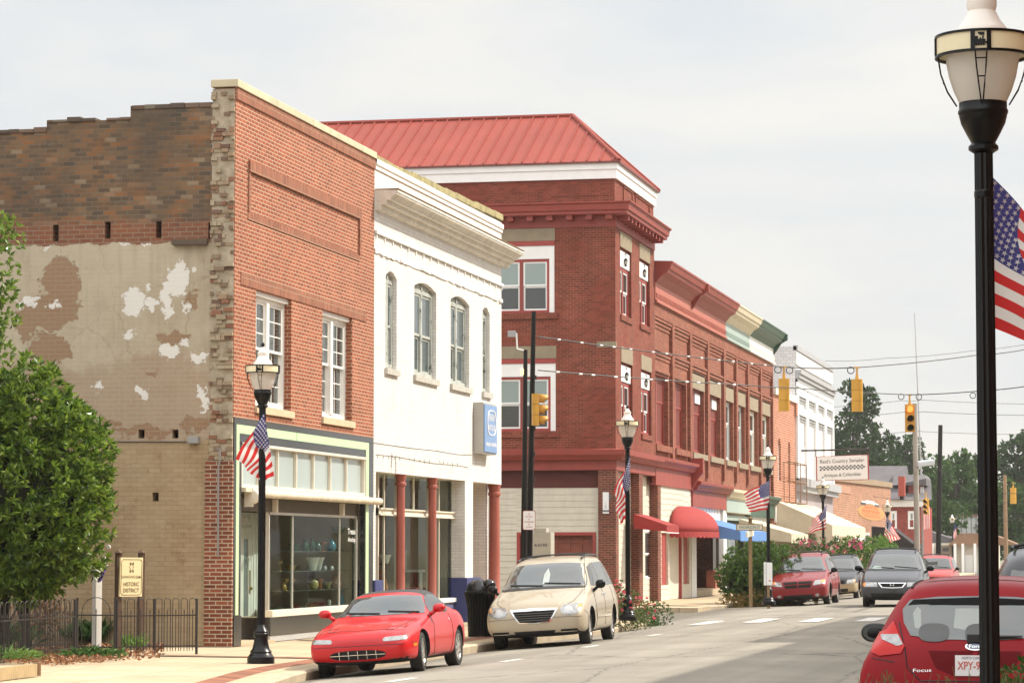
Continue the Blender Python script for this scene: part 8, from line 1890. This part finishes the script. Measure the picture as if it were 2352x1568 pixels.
def clumps(mb, blobs, n, l, w_, per=6, shell=.45, spread=.55, gap=0.0, gs=1.0):
    # blobs: (centre, rx, ry, rz); leaves stand in whorls pointing outwards
    tot = sum(b[1] * b[3] for b in blobs)
    for c, rx, ry, rz_ in blobs:
        for _ in range(int(n * rx * rz_ / tot / per)):
            v = rv(); r = 1 - shell * rnd.random() ** 1.8; p = Vector(c) + Vector((v.x * rx, v.y * ry, v.z * rz_)) * r
            g_ = mnoise.noise(p * gs)
            if g_ < gap - .35: continue
            p += Vector((v.x, v.y, v.z)) * max(0, g_) * .22 / gs ** .5
            out = (Vector((v.x / rx, v.y / ry, v.z / rz_)).normalized() + rv() * .5 + Vector((0, 0, .25))).normalized()
            for _ in range(per): leaf(mb, p, out * (1 - spread) + rv() * spread, l * rnd.uniform(.7, 1.2), w_ * rnd.uniform(.8, 1.2))
def limb(mb, a, b, r0, r1, wob=.1, n=6):
    a, b = Vector(a), Vector(b); P = [a.lerp(b, k / n) + (rv() * wob * (b - a).length * .3 if 0 < k < n else Vector()) for k in range(n + 1)]; mb.tube(P, [lerp(r0, r1, k / n) for k in range(n + 1)], 7)
# big evergreen shrub at the left
dS = 47.3
def S_(x, y, d=dS): return dep(x, y, d)
sc_ = dS / 6500
es = thing('evergreen_shrub', 'big rounded glossy evergreen shrub filling the left side of the yard', 'shrub', (S_(60, 1480).x, S_(60, 1480).y, 0))
mb = MB(); bl = [((S_(60, 1120)), 185 * sc_, 160 * sc_, 235 * sc_), (S_(-60, 1090), 180 * sc_, 170 * sc_, 220 * sc_), (S_(150, 1050), 105 * sc_, 110 * sc_, 120 * sc_), (S_(165, 1200), 98 * sc_, 105 * sc_, 135 * sc_), (S_(60, 960), 110 * sc_, 110 * sc_, 130 * sc_), (S_(30, 1240), 150 * sc_, 140 * sc_, 120 * sc_), (S_(-10, 930), 80 * sc_, 90 * sc_, 80 * sc_), (S_(110, 1290), 90 * sc_, 90 * sc_, 75 * sc_), (S_(30, 1330), 120 * sc_, 110 * sc_, 60 * sc_)]
clumps(mb, bl, 42000, .15, .058, per=8, shell=.5, gap=.10, gs=1.7); mb.build('crown', LEAFD, es, fixn=False)
mb = MB()
for k in range(7): limb(mb, S_(30 + rnd.uniform(-40, 40), 1490), S_(40 + rnd.uniform(-120, 120), 1100 + rnd.uniform(-60, 80)), .05, .015)
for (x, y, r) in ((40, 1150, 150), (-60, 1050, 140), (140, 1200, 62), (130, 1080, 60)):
    c = S_(x, y, dS + .2); mb.grid(blob(c, r * sc_ * .8, r * sc_ * .8, r * sc_ * .95), 16, 10)  # dark core blobs stand in for the shade inside the crown
mb.build('trunk', mat('twigs_and_dark_core', (.02, .022, .010), 1, var=.4), es)
ot = thing('young_tree', 'loose leafy tree branch reaching in at the left edge, above the evergreen shrub', 'tree', (S_(-120, 1490, 46.5).x, S_(-120, 1490, 46.5).y, 0))
mb = MB(); d2 = 46.5; s2_ = d2 / 6500
clumps(mb, [(S_(5, 545, d2), 52 * s2_, 60 * s2_, 52 * s2_), (S_(-20, 620, d2), 60 * s2_, 60 * s2_, 70 * s2_), (S_(-5, 700, d2), 48 * s2_, 50 * s2_, 60 * s2_), (S_(10, 660, d2), 30 * s2_, 30 * s2_, 30 * s2_), (S_(-15, 790, d2), 50 * s2_, 50 * s2_, 50 * s2_), (S_(-90, 640, d2), 80 * s2_, 80 * s2_, 180 * s2_)], 3400, .11, .055, per=5, shell=.9); mb.build('crown', LEAFD, ot, fixn=False)
mb = MB(); limb(mb, S_(-120, 1490, d2), S_(-80, 560, d2), .07, .02); 
for a, b in (((-95, 900), (5, 780)), ((-90, 760), (5, 640)), ((-85, 640), (15, 530))): limb(mb, S_(*a, d2), S_(*b, d2), .02, .006)
mb.build('trunk', BARK, ot)
# orange berried twigs, yellow green clumps, ground plants and dry leaves
nd = thing('berry_shrub', 'thin leaved shrub with orange and red berries behind the iron fence', 'shrub', tuple(onZ(*px('u', 440, 1150), .05)))
mb = MB(); dd = 48.6; c = dep(*px('u', 440, 740), dd); clumps(mb, [(c, .36, .3, .55), (dep(*px('u', 300, 760), dd), .3, .3, .5), (dep(*px('u', 580, 820), dd), .25, .3, .4)], 1500, .05, .025, per=4, shell=.95); mb.build('crown', islandmat('berry_leaf', [(.28, .09, .02), (.22, .06, .02), (.12, .09, .03), (.38, .17, .04), (.08, .07, .025)], .6), nd, fixn=False)
mb = MB()
for k in range(16): limb(mb, onZ(*px('u', 440 + rnd.uniform(-30, 30), 1150), .0), dep(*px('u', 430 + rnd.uniform(-170, 170), 640 + rnd.uniform(0, 150)), dd), .01, .004)
mb.build('stem', BARK, nd)
pg = 0
for x, y, w_, h, m_, l in ((340, 1090, .35, .5, LEAFY, 'yellow green strap leaved clump left of the fence corner post'), (640, 1050, .45, .5, LEAFY, 'arching yellow green leaf clump right of the berry shrub'), (870, 1150, .3, .35, LEAFL, 'low green weedy clump inside the iron gate'), (1080, 1150, .22, .4, LEAFL, 'broad leaved green weed at the foot of the white post'), (1380, 1220, .22, .22, LEAFY, 'bright green weed tuft at the foot of the historic sign'), (960, 1290, .5, .15, LEAFL, 'low creeping weeds between the gate and the pavement'), (120, 1180, .4, .35, LEAFL, 'dark leafy weeds under the evergreen shrub'), (60, 1330, .5, .2, LEAFY, 'pale green weeds with a yellow flower behind the timber edging')):
    p = onZ(*px('u', x, y), .04); t = MB(); w_ *= 1.5; h *= 1.35
    for k in range(int(260 * w_ + 60)):
        a = rnd.uniform(0, 6.283); o_ = Vector((math.cos(a), math.sin(a), 0)) * w_ * rnd.random() * .7; leaf(t, p + o_ + Vector((0, 0, rnd.uniform(0, h * .3))), o_ * .8 + Vector((0, 0, h * rnd.uniform(.5, 1.1))) + rv() * .1, h * rnd.uniform(.4, .9), .03 + .03 * (m_ is LEAFL), .35)
    o = t.build('leafy_plant', m_, None, fixn=False); tag(o, l, 'plant', 'plants in the fenced yard')
mb = MB()
for k in range(5200):
    x, y = rnd.uniform(-60, 1700), rnd.uniform(1130, 1420)
    if y > 1400 - max(0, x - 420) * .075 + rnd.uniform(-15, 12) or (x < 420 and y > 1370) or y < 1300 - x * .05 - 60: continue
    p = onZ(*px('u', x, y), .02); 
    if p.y > B1Y0 - .05 or rnd.random() > (1.0 if 150 < x < 1150 else .45): continue
    leaf(mb, p + Vector((0, 0, rnd.uniform(0, .05))), Vector((rnd.uniform(-1, 1), rnd.uniform(-1, 1), rnd.uniform(-.1, .5))), rnd.uniform(.05, .1), rnd.uniform(.03, .06))
tag(mb.build('leaf_litter', BRNL, None, fixn=False), 'brown fallen leaves scattered along the fence and the edge of the pavement', 'leaf litter', kind='stuff')
# ------------------------------------------------------------------ flower bed on the near corner
PETP = islandmat('rose_petal', [(.60, .05, .12), (.70, .10, .16), (.55, .03, .08), (.75, .25, .28)], .6, trans=.2)
def flowers(mb, blobs, n, r):
    for _ in range(n):
        c, rx, ry, rz_ = rnd.choice(blobs); v = rv(); v.z = abs(v.z) * .8 + .05 if rnd.random() < .8 else v.z
        if v.y > .3: v.y = -v.y
        p = Vector(c) + Vector((v.x * rx, v.y * ry, v.z * rz_)) * rnd.uniform(.92, 1.08)
        for _ in range(7): leaf(mb, p, rv() + v * .6, r * rnd.uniform(.7, 1.2), r * .9)
def bed(name, label, blobs, n, l, w_, m_, nf=0, fr=.05, fm=None, per=5, cat_='flower bed', shell=.7):
    c = Vector(blobs[0][0]); t = thing(name, label, cat_, (c.x, c.y, -.03)); mb = MB(); clumps(mb, blobs, n, l, w_, per=per, shell=shell); mb.build('foliage', m_, t, fixn=False)
    if nf: mb = MB(); flowers(mb, blobs, nf, fr); mb.build('blossom', fm or PETP, t, fixn=False)
    return t
MIXL = islandmat('bed_leaf', [(.10, .13, .03), (.16, .19, .05), (.06, .11, .02), (.20, .18, .07), (.08, .15, .03)], .6, trans=.25)
fd = 66.4; K = lambda x, y, d: dep(*px('j', x, y), d)
bed('rose_bed', 'rose bushes with pink flowers in the kerbed bed on the near street corner', [(K(1130, 1310, fd), .62, .7, .55), (K(1230, 1320, fd + .8), .5, .7, .5), (K(1100, 1230, fd - .2), .3, .5, .5)], 5200, .055, .03, MIXL, 70, .055, shell=.9)
bed('low_green_shrub', 'small dense green shrub at the right end of the rose bed', [(K(1395, 1335, 69.8), .42, .45, .40), (K(1325, 1360, 69.3), .35, .4, .3)], 2600, .05, .025, LEAFL, shell=.6)
# bushy planter beyond the side street
E_ = lambda x, y, d: dep(*px('e', x, y), d); bd_ = 94.5
t = bed('bushy_planter', 'large rounded green bush in the corner planter behind the street name post', [(E_(1110, 1130, bd_), 1.5, 1.2, 1.15), (E_(1010, 1190, bd_), 1.0, 1.0, .75), (E_(1240, 1150, bd_ + .5), 1.1, 1.1, 1.0), (E_(1330, 1210, bd_ + 1), .65, .8, .8), (E_(930, 1130, bd_ + .5), .55, .6, .7), (E_(1080, 1010, bd_ + .6), .45, .5, .5)], 15000, .15, .06, islandmat('planter_leaf', [(.05, .10, .015), (.08, .15, .025), (.11, .19, .035), (.06, .12, .02)], .55, trans=.25), per=7, cat_='bush', shell=.55)
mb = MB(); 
for x, y, r in ((1110, 1150, .85), (1240, 1170, .75), (1010, 1210, .6)): mb.grid(blob(E_(x, y, bd_ + .3), r * 1.15, r, r * .9), 14, 9)  # dark cores paint the shade deep in the bush
mb.build('dark_core', mat('twigs_and_dark_core', (.02, .022, .010), 1), t)
bed('dry_ground_plants', 'low orange brown plants spilling over the kerb below the bushy planter', [(E_(1080, 1350, bd_ - 1.2), 1.4, .8, .3), (E_(1300, 1345, bd_ - .6), 1.1, .8, .35), (E_(930, 1360, bd_ - 1.4), .5, .6, .22)], 4200, .09, .03, islandmat('dry_plant', [(.22, .13, .03), (.14, .14, .03), (.30, .15, .04), (.10, .12, .025)], .7, trans=.25), cat_='plants')
Z_ = lambda x, y, d: dep(*px('k', x, y), d)
bed('pink_oleander', 'tall shrub with pink blossoms behind the dark red minivan', [(Z_(390, 945, 116), 1.3, 1.1, .65), (Z_(540, 950, 116.5), 1.2, 1.1, .7), (Z_(650, 945, 117), .9, 1.0, .6), (Z_(690, 905, 117), .6, .6, .35), (Z_(360, 900, 116), .5, .6, .4)], 1900, .16, .05, LEAFL, 36, .11, islandmat('pink_petal', [(.60, .10, .20), (.70, .22, .30), (.50, .06, .15)], .6, trans=.2), cat_='shrub', shell=.8)
bed('yellow_green_bush', 'yellow green bush right of the pink flowering shrub', [(Z_(800, 960, 121), 1.4, 1.2, .8), (Z_(880, 970, 122), 1.2, 1.0, .7), (Z_(965, 900, 123), .5, .5, .5)], 3600, .16, .06, LEAFY, cat_='bush')
# weeds close to the viewer at the foot of the picture
bw = 17.0; t = MB()
for k in range(110):
    x = rnd.choice((rnd.uniform(1970, 2060), rnd.uniform(2020, 2230), rnd.uniform(2290, 2352), rnd.uniform(2290, 2352))); p = dep(x, 1585 + rnd.uniform(0, 20), bw + rnd.uniform(-.5, .5)); H_ = rnd.uniform(.04, .16); q = p + Vector((rnd.uniform(-.05, .05), rnd.uniform(-.05, .05), H_))
    base = Vector((p.x, p.y, -.02)); t.tube([base, p, q], [.003, .0025, .0015], 4)
    for j in range(4): leaf(t, base.lerp(q, rnd.uniform(.6, 1)), rv() + Vector((0, 0, .5)), rnd.uniform(.02, .05), .012)
tag(t.build('weeds', islandmat('weed_stem', [(.16, .16, .05), (.22, .18, .08), (.08, .13, .03), (.3, .2, .12)], .7, trans=.2), None, fixn=False), 'thin wild weeds growing in the verge in front of the red hatchback', 'weeds', kind='stuff')
t = bed('leafy_verge_plant', 'dark green leafy plant at the bottom right beside the near lamp post', [(dep(2330, 1570, 17.4), .11, .15, .12), (dep(2300, 1590, 17.2), .08, .1, .1)], 260, .05, .028, LEAFL, cat_='plant', shell=.95)
# ------------------------------------------------------------------ trees at the end of the street
def tree(label, blobs, d, n, m_, l=.42, base=None, nm='pine_tree', trunk=.35):
    s_ = d / 6500; c0 = blobs[0]; p = dep(base[0] if base else c0[0], 1275, d); t = thing(nm, label, 'tree', (p.x, p.y, -.5), 'trees behind the end of the street')
    B = [(dep(x, y, d + dz), rx * s_, ry * s_ if False else max(rx, 30) * s_ * .9, ry * s_) for x, y, rx, ry, dz in blobs]
    mb = MB(); clumps(mb, B, n * 1.35, l, l * .6, per=6, shell=.75, spread=.75, gap=.04, gs=.55); mb.build('crown', m_, t, fixn=False)
    mb = MB(); top_ = dep(c0[0], c0[1], d); limb(mb, (p.x, p.y, -.6), top_, trunk, .12, .06, 8)
    for b in B: limb(mb, Vector((p.x, p.y, 0)).lerp(top_, .55), b[0], .14, .05, .15, 4)
    mb.build('trunk', BARK, t)
tree('tallest dark pine tree, right behind the white block building', [(1960, 1000, 62, 62, 0), (1975, 930, 42, 48, 0), (2000, 1060, 50, 60, 0), (1940, 1080, 55, 80, 3), (2030, 1090, 45, 45, -2), (1985, 1140, 75, 60, 0), (1955, 895, 25, 20, 0), (2040, 1010, 18, 14, 0)], 265, 9500, LEAFT, base=(1985,))
tree('rounded pine behind the red traffic signal, left of the concrete pole', [(2080, 1035, 42, 38, 0), (2060, 1070, 35, 30, 0), (2105, 1075, 30, 30, 0), (2050, 1130, 60, 60, 2)], 300, 4200, LEAFT, base=(2078,))
tree('light green tree above the roof of the red brick house', [(2060, 1150, 60, 40, 0), (2100, 1140, 40, 45, 0), (2025, 1120, 40, 40, 0), (2000, 1160, 50, 40, 0)], 240, 4200, LEAFL, nm='broadleaf_tree', base=(2060,))
tree('mixed green tree between the concrete pole and the slim black pole', [(2150, 1100, 40, 55, 0), (2135, 1150, 45, 60, 0), (2170, 1180, 50, 55, 0), (2120, 1190, 40, 50, 0), (2140, 1230, 60, 50, 0)], 255, 5200, LEAFL, nm='broadleaf_tree', base=(2150,))
tree('feathery green tree right of the slim black pole', [(2195, 1085, 40, 45, 0), (2210, 1060, 26, 26, 0), (2180, 1130, 40, 50, 0), (2220, 1140, 48, 60, 0), (2200, 1200, 60, 55, 0)], 262, 5600, LEAFL, nm='broadleaf_tree', base=(2205,))
tree('tree mostly behind the near lamp post', [(2255, 1080, 30, 40, 0), (2250, 1130, 45, 60, 0), (2265, 1200, 55, 60, 0), (2275, 1060, 18, 22, 0)], 270, 4600, LEAFT, nm='pine_tree', base=(2262,))
tree('layered pine at the right edge of the photograph', [(2330, 1040, 45, 28, 0), (2355, 1015, 40, 26, 0), (2310, 1080, 35, 25, 0), (2370, 1090, 40, 40, 0), (2400, 1040, 50, 50, 0), (2330, 1130, 55, 50, 0)], 280, 5200, LEAFT, base=(2345,))
tree('dense green tree behind the brown timber pole', [(2310, 1150, 50, 50, 0), (2340, 1190, 55, 60, 0), (2290, 1210, 45, 50, 0), (2380, 1180, 60, 70, 0), (2330, 1240, 70, 40, 0)], 258, 5600, LEAFL, nm='broadleaf_tree', base=(2320,))
mb = MB(); B = []
for k in range(26): x = 1900 + k * 22; B.append((dep(x, 1235 + rnd.uniform(-15, 15), 320 + rnd.uniform(-10, 10)), 1.9, 1.9, 2.2))
clumps(mb, B, 9000, .55, .32, per=6, shell=.9, spread=.8); tag(mb.build('far_wood', LEAFT, None, fixn=False), 'dark band of woodland far behind the last buildings', 'woodland', kind='stuff')
# ------------------------------------------------------------------ thin summer haze
HZ = bpy.data.materials.new('haze_air'); HZ.use_nodes = True; _n = HZ.node_tree
for q in list(_n.nodes): _n.nodes.remove(q)
_o = _n.nodes.new('ShaderNodeOutputMaterial'); _v = _n.nodes.new('ShaderNodeVolumePrincipled'); _v.inputs['Color'].default_value = (.95, .93, .88, 1); _v.inputs['Density'].default_value = .00024; _v.inputs['Anisotropy'].default_value = .3
_n.links.new(_v.outputs[0], _o.inputs['Volume'])
struct(MB().box(-800, 800, -80, 1600, -2.4, 42), 'haze', HZ)['kind'] = 'stuff'
